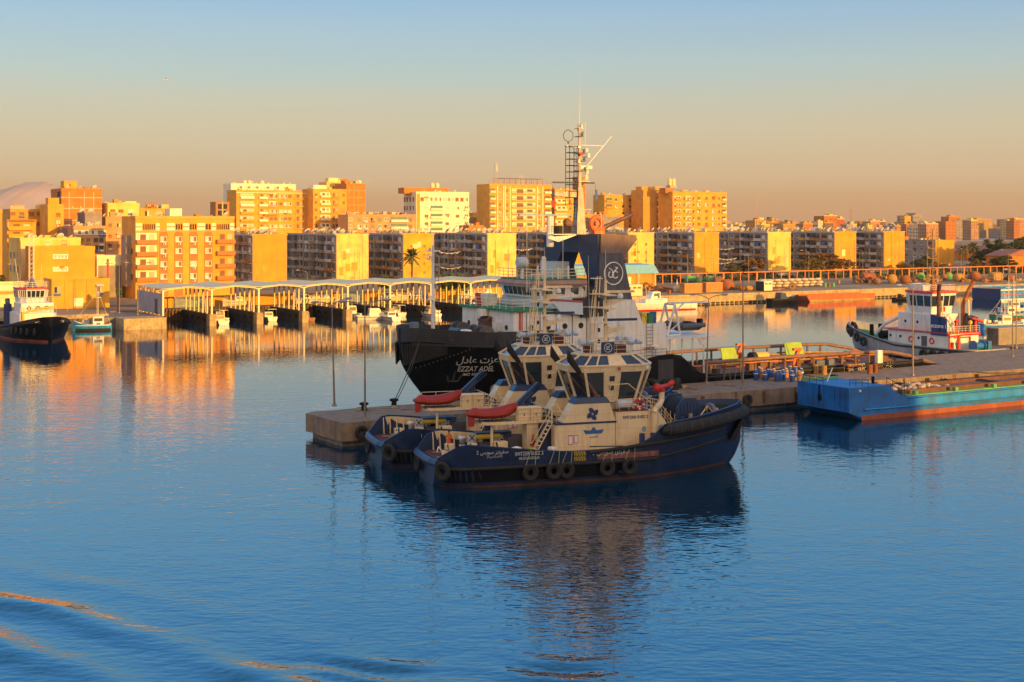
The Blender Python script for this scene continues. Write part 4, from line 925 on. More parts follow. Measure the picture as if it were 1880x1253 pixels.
for row, (zz, n_, off, y0) in enumerate(((0,9,0,0),(.84,9,.5,.1),(1.68,9,-.3,.2))):
    for k in range(n_):
        u = px_u(1402,314)+k*2.7+off
        o = bpy.data.objects.new('pale_fender', fm); COL.objects.link(o); p = W(u,314+y0+r.uniform(-.1,.1),GZ+.45+zz); o.location = p; o.rotation_euler = (r.uniform(-.06,.06),r.uniform(-.06,.06),r.random())
        tag(o, 'pale round fender in the %s layer of the stack, number %d from its left end' % (('bottom','middle','top')[row], k+1), 'fender', 'stacked pale round fenders')
for k,(px,py) in enumerate(((1430,533),(1442,532),(1422,534))):
    drum(px,py,.35,4.5,m_bb,.5+.1*k,('long rusty pipe lying before the pale fenders, nearest the cabin','long rusty pipe lying before the fenders, its end at the dark disc','short rusty pipe lying lowest before the fenders')[k],'pipe','steel_pipe')
x, y = gr(1455,533,GZ); t = thing('steel_disc','dark ribbed disc standing on edge before the pale fenders','disc',(x,y,GZ),.3); q = MB(); q.cyl((0,-.15,1.15),(0,.15,1.15),1.15,1.15,18); q.cyl((0,-.5,1.15),(0,.5,1.15),.3,.3,8); q.build('disc', m_bb, t)
for (px,py,m,lab) in ((1205,541,m_ob,'orange barrel beside the patrol boat\'s bow'),(1229,540,m_ob,'red orange barrel near the pale cone buoy'),(1190,541,m_yb,'yellow barrel left on the quay edge'),(1515,527,m_gb,'green bollard like drum right of the fenders'),(1522,527,m_bb,'brown drum beside the green one right of the fenders'),(1530,527,m_gb,'second small green drum right of the fenders'),(1540,521,m_yb,'small yellow box drum by the pipe rack')):
    x, y = gr(px,py,GZ); t = thing('barrel', lab, 'barrel', (x,y,GZ)); q = MB(); q.lathe([(.42,0),(.45,.05),(.45,.5),(.48,.53),(.45,.56),(.45,1.1),(.4,1.15)], n=12); q.build('barrel_body', m, t, True); MB().cyl((.15,0,1.15),(.15,0,1.2),.06,.06,6).build('cap', m_dark, t)
x, y = gr(1243,537,GZ); t = thing('cone_buoy','pale cone topped buoy standing left of the orange containers','buoy',(x,y,GZ)); q = MB(); q.lathe([(1.0,0),(1.2,.3),(1.2,1.2),(.3,2.2),(.12,3.2),(.12,3.5)], n=14); q.build('buoy_body', m_fend, t, True); MB().cyl((0,0,3.5),(0,0,3.9),.2,.05,6).build('top_mark', m_brown, t)
r = random.Random(9)
SCR = (1170,1184,1197,1213,1221,1575,1602,1612,1625,1632,1650,1655,1672,1680,1700,1716,1725,1750,1770,1780,1805,1815,1845,1865)
for k in range(24):
    px = SCR[k]; x, y = gr(px, r.uniform(527,540) if px < 1300 else r.uniform(512,520), GZ)
    t = thing('scrap_heap','heap of ochre scrap %s' % ('near the patrol boat, heap %s' % names[k] if px < 1300 else 'in the buoy yard, %s from the left' % ORD[min(15,k-5)] if k < 20 else 'at the far right end of the buoy yard, %s one' % ORD[k-20]), 'scrap', (x,y,GZ), 0, 'scrap heaps on the right quay')
    q = MB()
    for j in range(26):
        a = r.uniform(0,6.3); L_ = r.uniform(.4,1.8); p = (r.gauss(0,1),r.gauss(0,.8),r.uniform(.1,1.3)); q.cyl(p,(p[0]+L_*cos(a),p[1]+L_*sin(a),max(.05,p[2]+r.uniform(-.6,.6))),r.uniform(.05,.22),r.uniform(.05,.2),5)
    q.build('bars', r.choice((m_yb,m_bb,m_ob)), t); q = MB()
    for j in range(5): a = r.uniform(-1.5,1.5); q.box(a,a+r.uniform(.4,.9),r.uniform(-.9,0),r.uniform(.1,.9),0,r.uniform(.3,1.3))
    q.build('crates', r.choice((m_yb,m_tan,m_cream)), t)
# ================================================================== vessels: common
m_navy = mat('navy hull paint', (.009,.026,.085), .42, .3, .5, dirt=(.045,.045,.055), damt=.55, dscale=(.6,.6,.07), spec=.35, plates=(3.1,1.1))
m_navy2 = mat('navy deck paint', (.02,.045,.12), .45, .15, 1)
m_black = mat('black hull paint', (.004,.0045,.008), .55, .4, .4, dirt=(.022,.017,.014), damt=.5, dscale=(.3,.3,.05), spec=.15, plates=(4.2,1.6))
m_boot = mat('worn red boot topping', (.085,.032,.022), .75, .4, .8, dirt=(.05,.03,.02), damt=.7)
m_rub = mat('fender rubber', (.020,.020,.022), .8, .35, 2.5)
m_rub2 = mat('scuffed fender rubber', (.045,.045,.05), .8, .3, 2.5)
m_buff = mat('buff superstructure paint', (.84,.67,.41), .5, .06, .5, dirt=(.46,.28,.13), damt=.45, dscale=(.9,.9,.10), plates=(1.9,1.35))
m_deck = mat('red brown deck paint', (.13,.045,.045), .8, .25, 1.2, dirt=(.05,.03,.03), damt=.6)
m_tint = mat('tinted wheelhouse glass', (.018,.030,.045), .06, .2, 1, spec=.9)
m_skyl = mat('skylight glass', (.04,.06,.10), .08, .2, 1, spec=.9)
m_exh = mat('sooty brown exhaust pipe', (.16,.08,.06), .5, .35, 1.5, metal=.3, dirt=(.02,.015,.015), damt=.9)
m_soot = mat('soot', (.012,.010,.010), .8)
m_redv = mat('red vinyl cover', (.36,.028,.016), .55, .2, 1.2, dirt=(.25,.02,.015), damt=.5)
m_wht = mat('white ship paint', (.78,.78,.76), .45, .06, .4, dirt=(.46,.32,.22), damt=.55, dscale=(.6,.6,.06), plates=(2.6,2.1))
m_yelp = mat('yellow paint', (.70,.50,.04), .5, .1)
m_or = mat('orange coverall', (.75,.12,.02), .85, .12, 4)
m_redp = mat('red paint', (.55,.03,.02), .5, .1)
m_letter = mat('white lettering', (.85,.85,.83), .6, .05, 4)
m_bluel = mat('deep blue lettering', (.02,.04,.14), .6, .1)
m_gmet = mat('grey machinery', (.12,.12,.13), .5, .3, 2, metal=.4)
m_skin = mat('skin', (.30,.16,.09), .6, .05); m_hair = mat('dark hair', (.02,.015,.012), .9)
def crom(rows, n):
    out = []; m = len(rows)
    for k in range(m-1):
        p0, p1, p2, p3 = rows[max(0,k-1)], rows[k], rows[k+1], rows[min(m-1,k+2)]
        for j in range(n):
            t = j/n; out.append([p1[i] + .5*t*((p2[i]-p0[i]) + t*((2*p0[i]-5*p1[i]+4*p2[i]-p3[i]) + t*(3*(p1[i]-p2[i])+p3[i]-p0[i]))) for i in range(len(p1))])
    return out + [list(rows[-1])]
class Hull:
    """stations: rows [x, hb0,z0, hb1,z1, ...] from the rail down to the keel"""
    def __init__(s, rows, n=4):
        s.r = crom(rows, n); s.k = (len(rows[0])-1)//2
        for r in s.r:
            for i in range(s.k): r[1+2*i] = max(0.02, r[1+2*i])
    def prof(s, x):
        r = s.r; a = r[0]; b = r[-1]
        if x <= a[0]: return a
        if x >= b[0]: return b
        for i in range(len(r)-1):
            if r[i][0] <= x <= r[i+1][0]:
                t = (x-r[i][0])/max(1e-6, r[i+1][0]-r[i][0]); return [p*(1-t)+q*t for p, q in zip(r[i], r[i+1])]
    def hb(s, x, z):
        p = s.prof(x); 
        for i in range(s.k-1):
            z0, z1 = p[2+2*i], p[4+2*i]
            if z <= z0 and z >= z1: t = (z0-z)/max(1e-6,z0-z1); return p[1+2*i]*(1-t)+p[3+2*i]*t
        return p[1] if z > p[2] else p[-2]
    def top(s, x): return s.prof(x)[2]
    def rings(s, i0, i1, off=0):
        out = []
        for r in s.r:
            side = [(r[0], -(r[1+2*i]+off), r[2+2*i]) for i in range(i0, i1)]
            out.append(side + [(p[0], -p[1], p[2]) for p in reversed(side)])
        return out
    def shell(s, i0=0, i1=None): 
        i1 = i1 or s.k; b = MB(); R = s.rings(i0, i1); b.loft(R, closed=False, caps=False)
        if i1 == s.k: b.add(R[0], [tuple(range(len(R[0])))]); b.add(R[-1], [tuple(range(len(R[-1])))])
        return b
    def band(s, z0, z1, off, x0=None, x1=None):   # thin strip lying proud of both sides
        b = MB()
        for sd in (-1,1):
            rr = []
            for r in s.r:
                if (x0 is not None and r[0] < x0) or (x1 is not None and r[0] > x1): continue
                zz = [z0+(z1-z0)*q/3 for q in range(4)]
                rr.append([(r[0], sd*(s.hb(r[0],z)+off), z) for z in zz])
            b.loft(rr, closed=False, caps=False)
        return b
    def strake(s, zf, x0, x1, rad, n=26, sides=(-1,1), k=8, sq=1.0):
        b = MB()
        for sd in sides:
            rr = []
            for i in range(n+1):
                x = x0+(x1-x0)*i/n; z = zf(x) if callable(zf) else zf; h = s.hb(x, z)
                rr.append([(x, sd*(h+rad*.55+rad*cos(2*pi*j/k)), z+rad*sq*sin(2*pi*j/k)) for j in range(k)])
            b.loft(rr)
        return b
    def deck(s, zf, x0, x1, inset=.12, n=24):
        b = MB(); L_ = []; R_ = []
        for i in range(n+1):
            x = x0+(x1-x0)*i/n; z = zf(x) if callable(zf) else zf; h = max(.02, s.hb(x, z)-inset); L_.append((x,-h,z)); R_.append((x,h,z))
        b.add(L_+R_, [(i,i+1,n+2+i,n+1+i) for i in range(n)]); return b
    def inner(s, zf, x0, x1, th=.14, n=28):       # inner face of the bulwark and its capping
        b = MB()
        for sd in (-1,1):
            rr = []
            for i in range(n+1):
                x = x0+(x1-x0)*i/n; z = zf(x) if callable(zf) else zf; t = s.top(x); h = s.hb(x,t-.001)
                rr.append([(x,sd*max(.01,h+.03),t-.02),(x,sd*max(.01,h+.03),t+.05),(x,sd*max(.01,h-th),t+.05),(x,sd*max(.01,s.hb(x,z)-th),z+.001)])
            b.loft(rr, closed=False, caps=False)
        return b
def railing(mb, pts, h=1.05, step=1.3, r=.028, mids=2):
    for a, b in zip(pts, pts[1:]):
        L_ = sqrt(sum((b[i]-a[i])**2 for i in range(3))); n = max(1, int(L_/step))
        for k in range(mids+1): hh = h*(k+1)/(mids+1); mb.cyl((a[0],a[1],a[2]+hh),(b[0],b[1],b[2]+hh),r*(1 if k == mids else .7),None,4)
        for i in range(n+1):
            t = i/n; p = [a[j]*(1-t)+b[j]*t for j in range(3)]; mb.cyl(p,(p[0],p[1],p[2]+h),r,None,4)
    return mb
def ladder(mb, p0, p1, w=.4, wd=(0,1,0), step=.35, r=.025):
    for s in (-1,1): mb.cyl([p0[i]+s*w/2*wd[i] for i in range(3)],[p1[i]+s*w/2*wd[i] for i in range(3)],r,None,4)
    L_ = sqrt(sum((p1[i]-p0[i])**2 for i in range(3))); n = max(1,int(L_/step))
    for k in range(1,n): t = k/n; p = [p0[i]*(1-t)+p1[i]*t for i in range(3)]; mb.cyl([p[i]-w/2*wd[i] for i in range(3)],[p[i]+w/2*wd[i] for i in range(3)],r*.8,None,4)
    return mb
def tyre(parent, c, R=.62, r=.24, rz=0, name='tyre_fender'):
    q = MB(); q.torus((0,0,0), R, r, 'y', 18, 8); q.torus((0,0,0), R*.62, r*.45, 'y', 14, 5)
    o = q.build(name, m_tyre, parent, True, loc=c, rz=rz); return o
def person(name_label, loc, rz, top=m_or, legs=m_or, H_=1.74, pose='stand', cap=None, arm=(.25,.25)):
    """one continuous skinned body; clothing and hair are its children"""
    k = H_/1.75
    me = bpy.data.meshes.new('person'); hipw, shw = .10, .19
    V = [(0,0,.95),(0,0,1.15),(0,.0,1.38),(0,0,1.50),(0,.01,1.60),(0,.01,1.70)]; E_ = [(0,1),(1,2),(2,3),(3,4),(4,5)]; R_ = [(.145,.11),(.14,.10),(.165,.11),(.06,.06),(.085,.10),(.075,.085)]
    def chain(root, pts, rad):
        p = root
        for q, rr in zip(pts, rad): V.append(q); R_.append((rr,rr)); E_.append((p,len(V)-1)); p = len(V)-1
        return p
    for s in (-1,1):
        chain(0, [(s*hipw,0,.88),(s*(hipw+.03),.03*s,.50),(s*(hipw+.04),-.01,.09),(s*(hipw+.05),-.14,.04)], [.09,.065,.048,.04])
        e = chain(2, [(s*shw,0,1.42),(s*(shw+.06),.03,1.14),(s*(shw-.02+.02*arm[0]),-.20,1.02+.4*arm[0 if s<0 else 1]),(s*(shw-.05),-.27,1.03+.45*arm[0 if s<0 else 1])], [.062,.045,.034,.036])
        for f in range(4): chain(e, [(s*(shw-.05)-.03*s+.018*f*s,-.33,1.02+.45*arm[0 if s<0 else 1]),(s*(shw-.05)-.03*s+.018*f*s,-.36-.004*f,.99+.45*arm[0 if s<0 else 1])], [.010,.009])
        chain(e, [(s*(shw-.10),-.29,1.05+.45*arm[0 if s<0 else 1])], [.011])
    me.from_pydata([(x*k,y*k,z*k) for x,y,z in V], E_, []); 
    o = bpy.data.objects.new('person', me); COL.objects.link(o)
    m = o.modifiers.new('skin','SKIN'); sv = me.skin_vertices[0].data
    for i, rr in enumerate(R_): sv[i].radius = (rr[0]*k, rr[1]*k)
    sv[0].use_root = True
    o.modifiers.new('sub','SUBSURF').levels = 1; o.modifiers['sub'].render_levels = 1
    bpy.context.view_layer.update()
    m2 = bpy.data.meshes.new_from_object(o.evaluated_get(bpy.context.evaluated_depsgraph_get())); bpy.data.objects.remove(o)
    m2.materials.clear(); m2.materials.append(m_skin); m2.materials.append(top); m2.materials.append(legs); m2.materials.append(m_dark)
    for p in m2.polygons:
        z = p.center[2]/k; y = p.center[1]/k
        p.material_index = 3 if z < .12 else (2 if z < .98 else (1 if z < 1.49 and y > -.24 else 0)); p.use_smooth = True
    o = bpy.data.objects.new('person', m2); COL.objects.link(o); o.location = loc; o.rotation_euler = (0,0,rz); tag(o, name_label, 'person')
    q = MB(); q.sphere((0,.02*k,1.72*k), .098*k, 10, (.95,1.08,.75)); q.build('hair' if not cap else 'helmet', cap or m_hair, o, True)
    q = MB(); q.box(-.012*k,.012*k,-.115*k,-.09*k,1.635*k,1.675*k); q.build('nose', m_skin, o)
    return o
def ringlogo(parent, c, R, m, plane='y', name='emblem', bg=None):
    """two interlocking white loops inside a ring (the port's round mark), on a plane facing -y"""
    q = MB(); q.torus(c, R, R*.055, 'y', 28, 5); x, y, z = c
    q.torus((x-R*.28,y,z-R*.1), R*.26, R*.055, 'y', 16, 5, 1.2, 5.9); q.torus((x+R*.2,y,z-R*.12), R*.3, R*.055, 'y', 16, 5, 2.2, 7.2)
    q.tube([(x-R*.5,y,z+R*.5),(x-R*.1,y,z+R*.25),(x-R*.1,y,z-R*.3)],R*.05,5); q.tube([(x+R*.1,y,z+R*.2),(x+R*.45,y,z+R*.5),(x+R*.2,y,z+R*.55)],R*.05,5)
    return q.build(name, m, parent)

# ================================================================== the two navy escort tugs in the foreground
TUG = [[0.0, 3.3,2.35, 3.25,1.7, 2.6,0.3, 1.8,-.8, 0,-1.0],
       [0.5, 4.0,2.45, 3.95,1.7, 3.3,0.2, 2.2,-1.0, 0,-1.4],
       [1.7, 4.75,3.55, 4.7,2.0, 4.2,0.1, 3.2,-1.4, 0,-1.9],
       [4.0, 5.0,3.45, 4.95,2.0, 4.75,0.0, 4,-1.6, 0,-2.2],
       [8.0, 5.0,3.0, 5.0,1.8, 4.9,0.0, 4.3,-1.8, 0,-2.6],
       [12., 5.0,2.65, 5.0,1.7, 4.9,0.0, 4.3,-1.8, 0,-2.6],
       [17., 5.0,2.75, 5.0,1.8, 4.85,0.0, 4.2,-1.8, 0,-2.6],
       [19.6,4.95,3.2, 4.9,2.0, 4.6,0.0, 3.9,-1.8, 0,-2.6],
       [21.2,4.85,4.45, 4.7,2.3, 4.2,0.0, 3.5,-1.8, 0,-2.5],
       [24., 4.5,4.85, 4.1,2.5, 3.2,0.0, 2.4,-1.6, 0,-2.3],
       [27., 3.7,5.25, 3.1,2.9, 1.9,0.1, 1.3,-1.2, 0,-1.8],
       [29.2,2.6,5.5, 1.9,3.2, .75,.3, .4,-.6, 0,-1.0],
       [30.8,1.3,5.65, .7,3.5, .15,1.3, .05,.9, 0,.6],
       [31.5,.05,5.7, .04,3.7, .03,2.3, .03,2.2, 0,2.1]]
def make_tug(n, x0, y0, rz, label, ar):
    t = thing('escort_tug', label, 'tug', (x0,y0,0), rz); t.scale = (.943,.95,1)
    h = Hull(TUG, 4)
    h.shell().build('hull', m_navy, t, True)
    h.band(-.6,.22,.02,.4,30).build('boot_stripe', m_boot, t, True)
    h.band(.45,1.55,.015,.6,17).build('black_band', m_black, t, True)
    dk = lambda x: 1.9 if x < 19 else min(3.9, 1.9+(x-19)*.55)
    h.deck(dk, 0.1, 31.2).build('deck', m_deck, t)
    h.inner(dk, 0.05, 31.4).build('bulwark', m_navy2, t, True)
    q = MB()                                           # buff stays inside the bulwark
    for i in range(26):
        x = 1.8+i*.7
        for s in (-1,1):
            hb_ = h.hb(x, h.top(x)-.05)-.15; q.hexa([(x-.04,s*hb_,dk(x)),(x+.04,s*hb_,dk(x)),(x+.04,s*(hb_-.5),dk(x)),(x-.04,s*(hb_-.5),dk(x))],[(x-.04,s*hb_,h.top(x)-.15),(x+.04,s*hb_,h.top(x)-.15),(x+.04,s*(hb_-.1),h.top(x)-.15),(x-.04,s*(hb_-.1),h.top(x)-.15)])
    q.build('bulwark_stay', m_buff, t)
    q = MB()
    for s in (1,): 
        rr = []
        for i in range(20): x = 1.8+i*.86; hb_ = h.hb(x,h.top(x)-.3)-.16; rr.append([(x,s*hb_,dk(x)+.02),(x,s*hb_,h.top(x)-.1)])
        q.loft(rr, closed=False, caps=False)
    q.build('bulwark_lining', m_buff, t)
    h.strake(1.62, .4, 20.5, .15).build('rubbing_strake', m_rub, t, True)
    h.strake(lambda x: 2.5+max(0,(x-14))*.075, 13.8, 28.5, .15).build('rubbing_strake', m_rub, t, True)
    h.strake(lambda x: 1.65+max(0,x-20)*.12, 20, 29, .13).build('rubbing_strake', m_rub, t, True)
    h.band(1.85,2.3,.02,14.5,21).build('scuffed_patch', mat('scuffed pink primer',(.26,.09,.08),.8,.4,1.5,dirt=(.05,.04,.07),damt=.8), t, True)
    # heavy cylindrical fender round the bow
    q = MB(); pth = []
    for i in range(19): x = 21.0+i*(31.0-21.0)/18; pth.append((x, -h.hb(x, 4.0+.07*(x-21))-.28, 4.0+.075*(x-21)))
    pth = pth[:-1] + [(31.55,-.75,4.75),(31.75,0,4.78),(31.55,.75,4.75)] + [(a,-b,c) for a,b,c in reversed(pth[:-1])]
    rr = []
    for i,p in enumerate(pth):
        a = pth[max(0,i-1)]; b = pth[min(len(pth)-1,i+1)]; tx, ty = b[0]-a[0], b[1]-a[1]; L_ = hypot(tx,ty); nx, ny = ty/L_, -tx/L_
        rad = .50 if 0 < i < len(pth)-1 else .2
        rr.append([(p[0]+nx*rad*cos(j*pi/5), p[1]+ny*rad*cos(j*pi/5), p[2]+rad*1.05*sin(j*pi/5)) for j in range(10)])
    q.loft(rr); q.build('bow_fender', m_rub, t, True)
    q = MB()
    for i in range(1,len(pth)-1,2):
        q.loft([[tuple(p_[k]*1.0+(p_[k]-pth[i][k])*.05 + (d if k == 0 else 0)*.06 for k in range(3)) for p_ in rr[i]] for d in (-1,1)])
    q.build('fender_strap', m_rub2, t)
    q = MB()                                         # ribbed lower bow fender
    for i in range(18):
        a = -1.35+2.7*i/17; q.cyl((31.35-abs(a)*1.1-.35, a*1.35, 2.1+abs(a)*.15),(31.75-abs(a)*.75-.1, a*1.5, 4.0), .16,.2,6)
    q.build('bow_pad', m_rub, t)
    q = MB(); q.tube([(.15,-3.7,2.0),(-.15,-2.6,2.0),(-.25,0,2.0),(-.15,2.6,2.0),(.15,3.7,2.0)], .36, 8); q.build('stern_fender', m_navy2, t, True)
    for x in (8.1,10.3,11.5,15.4,17.6): tyre(t, (x,-h.hb(x,1.2)-.42,1.15), .56, .2)
    for p in ((.35,-4.35,1.5,-.9),(-.35,1.8,1.3,-1.57)): tyre(t, p[:3], .62,.2, p[3])
    q = MB()
    for x in (8.1,10.3,11.5,15.4,17.6):
        for s in (-.5,.5): q.cyl((x+s*.9,-h.hb(x,1.6)-.3,1.6),(x+s*.5+.4,-5.02,h.top(x)),.03,.03,4)
    q.build('fender_rope', mat('pale yellow rope',(.35,.36,.16),.8), t)
    # marks
    pj = lambda cx, cz, e=.03: (lambda X, Y, Z: (cx+X, -(h.hb(cx+X, cz+Y)+e), cz+Y))
    nm = 'SVITZER SUEZ %d' % n
    text(nm, .42, 'name_lettering', m_letter, t, proj=pj(8.1,2.68), bold=.008, width=.9); text('ALEXANDRIA', .32, 'port_lettering', m_letter, t, proj=pj(8.1,2.30), bold=.005)
    text(ar, .44, 'name_lettering', m_letter, t, proj=pj(4.7,2.95), bold=.004); text('(\uFE94\uFEF3\uFEAD\uFEAA\uFEE8\uFEDC\uFEB3\uFEFB\uFE8D)', .30, 'port_lettering', m_letter, t, proj=pj(4.9,2.6))
    text(ar, .55, 'name_lettering', m_letter, t, proj=pj(15.9,2.42), bold=.004); text('\uFE95\uFEAE\uFEB3', .4, 'plimsoll_lettering', m_letter, t, proj=pj(17.2,.75))
    q = MB(); 
    for k in range(2): q.box(12.35,13.45,-5.06,-5.03,1.83+k*.44,2.19+k*.44)
    q.build('hatch_panel', m_yelp, t)
    q = MB()
    for k in range(2):
        for j in range(7): x = 12.36+j*.155; z = 1.83+k*.44; q.hexa([(x,-5.075,z),(x+.08,-5.075,z),(x+.08,-5.061,z),(x,-5.061,z)],[(x+.1,-5.075,z+.36),(x+.18 if x+.18 < 13.45 else 13.45,-5.075,z+.36),(x+.18 if x+.18 < 13.45 else 13.45,-5.061,z+.36),(x+.1,-5.061,z+.36)])
    q.build('hatch_stripe', m_dark, t)
    # --- deckhouse
    q = MB(); q.bbox(11.3,17.2,-3.0,3.0,1.9,4.7,.12); q.build('deckhouse', m_buff, t)
    q = MB(); q.loft([[(17.2,-3.0,2.2),(21.1,-3.0,2.2),(23.9,-2.2,2.6),(23.9,2.2,2.6),(21.1,3.0,2.2),(17.2,3.0,2.2)],[(17.2,-3.0,5.5),(20.6,-3.0,5.5),(22.0,-2.0,5.2),(22.0,2.0,5.2),(20.6,3.0,5.5),(17.2,3.0,5.5)]]); q.build('forward_house', m_buff, t)
    for s in (-1,1):                                  # funnel casings with blue caps
        q = MB(); y0_, y1_ = (s*3.02, s*1.5)
        a, b_ = min(y0_,y1_), max(y0_,y1_)
        q.hexa([(12.0,a,4.7),(17.2,a,4.7),(17.2,b_,4.7),(12.0,b_,4.7)],[(13.1,a,6.35),(16.6,a,6.35),(16.6,b_,6.35),(13.1,b_,6.35)]); fc = q.build('funnel_casing', m_buff, t)
        MB().hexa([(13.05,a-.03,6.36),(16.65,a-.03,6.36),(16.65,b_+.03,6.36),(13.05,b_+.03,6.36)],[(13.5,a+.1,6.85),(16.3,a+.1,6.85),(16.3,b_-.1,6.85),(13.5,b_-.1,6.85)]).build('funnel_cap', m_navy2, t)
        MB().box(11.28,17.25,a-.02,b_+.02,4.62,4.78).build('casing_stripe', m_navy2, t)
        yc = (a+b_)/2
        q = MB(); q.cyl((15.6,yc,6.8),(14.0,yc,8.9),.24,.22,12); q.cyl((15.6,yc,6.4),(15.6,yc,7.0),.42,.36,12); q.build('exhaust_pipe', m_exh, t, True)
        q = MB(); q.loft([[(14.0+.23*cos(j*pi/5)*.8,yc+.22*sin(j*pi/5),8.9+.23*cos(j*pi/5)*.6) for j in range(10)],[(12.75+.05*cos(j*pi/5),yc+.21*sin(j*pi/5),10.5+(.5*cos(j*pi/5))) for j in range(10)]]); q.build('exhaust_tip', m_soot, t, True)
        q = MB(); q.cyl((15.0,yc-s*.4,6.8),(13.2,yc-s*.4,8.6),.09,.08,8); q.build('exhaust_pipe', m_exh, t, True)
    # four bladed mark and crest on the casing side
    q = MB()
    for k in range(4):
        a = k*pi/2+.35; c = (14.9+.33*cos(a), 5.45+.33*sin(a))
        pts = [(c[0]+.30*cos(j*pi/5)*cos(a+.6)-.20*sin(j*pi/5)*sin(a+.6), c[1]+.30*cos(j*pi/5)*sin(a+.6)+.20*sin(j*pi/5)*cos(a+.6)) for j in range(10)]
        q.prismy(pts, -3.06, -3.03)
    q.build('propeller_mark', m_bluel, t)
    q = MB(); q.prismy([(14.2,3.75),(15.8,3.75),(16.0,4.1),(15.3,4.02),(15.0,4.35),(14.7,4.02),(14.0,4.1)], -3.04,-3.012); q.build('harbour_crest', mat('crest blue',(.03,.14,.38),.5), t)
    text('\uFE92\uFEF4\uFEE8\uFEBC\uFEE4\uFEDF\uFE8D', .26, 'crest_lettering', mat('crest blue',(0,0,0)), t, ((15.0,-3.02,3.5),(1,0,0),(0,0,1)))
    text(nm, .36, 'house_lettering', m_bluel, t, ((19.15,-3.02,5.0),(1,0,0),(0,0,1)), bold=.004)
    q = MB(); q.box(12.5,13.0,-3.03,-3.01,2.9,3.7); q.box(13.08,13.5,-3.03,-3.01,3.0,3.7); q.build('notice_board', m_redp, t)
    q = MB(); q.box(12.55,12.95,-3.04,-3.031,2.95,3.62); q.box(13.12,13.46,-3.04,-3.031,3.05,3.64); q.build('notice_sheet', m_wht, t)
    for x in (20.0,):
        q = MB(); q.torus((x,-3.02,3.9),.3,.06,'y',16,6); q.build('porthole_ring', m_buff, t, True); MB().cyl((x,-3.03,3.9),(x,-3.01,3.9),.27,.27,14).build('porthole', mat('bright port glass',(.25,.38,.42),.1), t)
    q = MB(); q.cyl((21.9,-2.75,3.9),(21.95,-2.7,3.9),.3,.3,14); q.build('porthole', mat('bright port glass',(0,0,0)), t)
    # --- wheelhouse: flared octagon with leaning panes and a glazed roof edge
    def octo(z, g, gx=0): 
        a = [(14.2,-2.75),(20.2,-2.75),(21.4,-1.4),(21.4,1.4),(20.2,2.75),(14.2,2.75),(13.0,1.4),(13.0,-1.4)]; cx = 17.3
        return [(cx+(x-cx)*g, y*g, z) for x, y in a]
    q = MB(); q.loft([octo(5.3,.62),octo(5.9,.68),octo(6.35,.735)]); q.build('wheelhouse_base', m_buff, t)
    g_ = MB(); g_.loft([octo(6.35,.72),octo(9.15,.965)]); g_.build('wheelhouse_glass', m_tint, t)
    q = MB(); A, B = octo(6.33,.74), octo(9.2,.985)
    for i in range(8):
        q.cyl(A[i],B[i],.13,.13,6)
        a, b_ = A[i], A[(i+1)%8]; c, d = B[i], B[(i+1)%8]
        if i in (0,4):
            for f in (.33,.60): 
                p0 = [a[k]+(b_[k]-a[k])*f for k in range(3)]; p1 = [c[k]+(d[k]-c[k])*f for k in range(3)]; q.cyl(p0,p1,.10,.10,5)
        if i in (2,): q.cyl([(a[k]+b_[k])/2 for k in range(3)],[(c[k]+d[k])/2 for k in range(3)],.1,.1,5)
        q.cyl(a,b_,.09,.09,5)
    q.loft([octo(8.95,.975),octo(9.35,1.0),octo(9.5,1.0)]); q.build('wheelhouse_frame', m_buff, t)
    q = MB(); P = octo(6.4,.75); P2 = octo(9.0,.98)       # side door between the panes
    def lerp(f, z): 
        s_ = (z-6.4)/2.6; g0 = [P[0][k]+(P[1][k]-P[0][k])*f for k in range(3)]; g1 = [P2[0][k]+(P2[1][k]-P2[0][k])*f for k in range(3)]; return tuple(g0[k]+(g1[k]-g0[k])*s_ for k in range(3))
    a, b_, c, d = lerp(.345,6.4),lerp(.585,6.4),lerp(.585,8.95),lerp(.345,8.95)
    q.hexa([a,b_,(b_[0],b_[1]+.05,b_[2]),(a[0],a[1]+.05,a[2])],[d,c,(c[0],c[1]+.05,c[2]),(d[0],d[1]+.05,d[2])]); dr = q.build('wheelhouse_door', m_buff, t)
    q = MB()
    for (z0_,z1_) in ((7.35,7.75),(8.15,8.6)): 
        a, b_, c, d = lerp(.42,z0_),lerp(.51,z0_),lerp(.51,z1_),lerp(.42,z1_); q.hexa([(a[0],a[1]-.04,a[2]),(b_[0],b_[1]-.04,b_[2]),b_,a],[(d[0],d[1]-.04,d[2]),(c[0],c[1]-.04,c[2]),c,d])
    q.build('door_window', m_tint, dr)
    # roof with sloped glazing strips
    R0, R1 = octo(9.5,1.0), octo(10.35,.66)
    q = MB(); q.loft([octo(9.5,.97),octo(10.33,.65),octo(10.4,.62)]); q.build('wheelhouse_roof', m_skyl, t)
    q = MB()
    for i in range(8):
        q.cyl(R0[i],R1[i],.10,.10,5); a, b_, c, d = R0[i],R0[(i+1)%8],R1[i],R1[(i+1)%8]; q.cyl(a,b_,.11,.11,5); q.cyl(c,d,.10,.10,5)
        if i in (0,4):
            for f in (.2,.42): q.cyl([a[k]+(b_[k]-a[k])*f for k in range(3)],[c[k]+(d[k]-c[k])*f for k in range(3)],.09,.09,5)
    a, b_, c, d = R0[0],R0[1],R1[0],R1[1]
    L2 = lambda p, r, f: tuple(p[k]+(r[k]-p[k])*f for k in range(3))
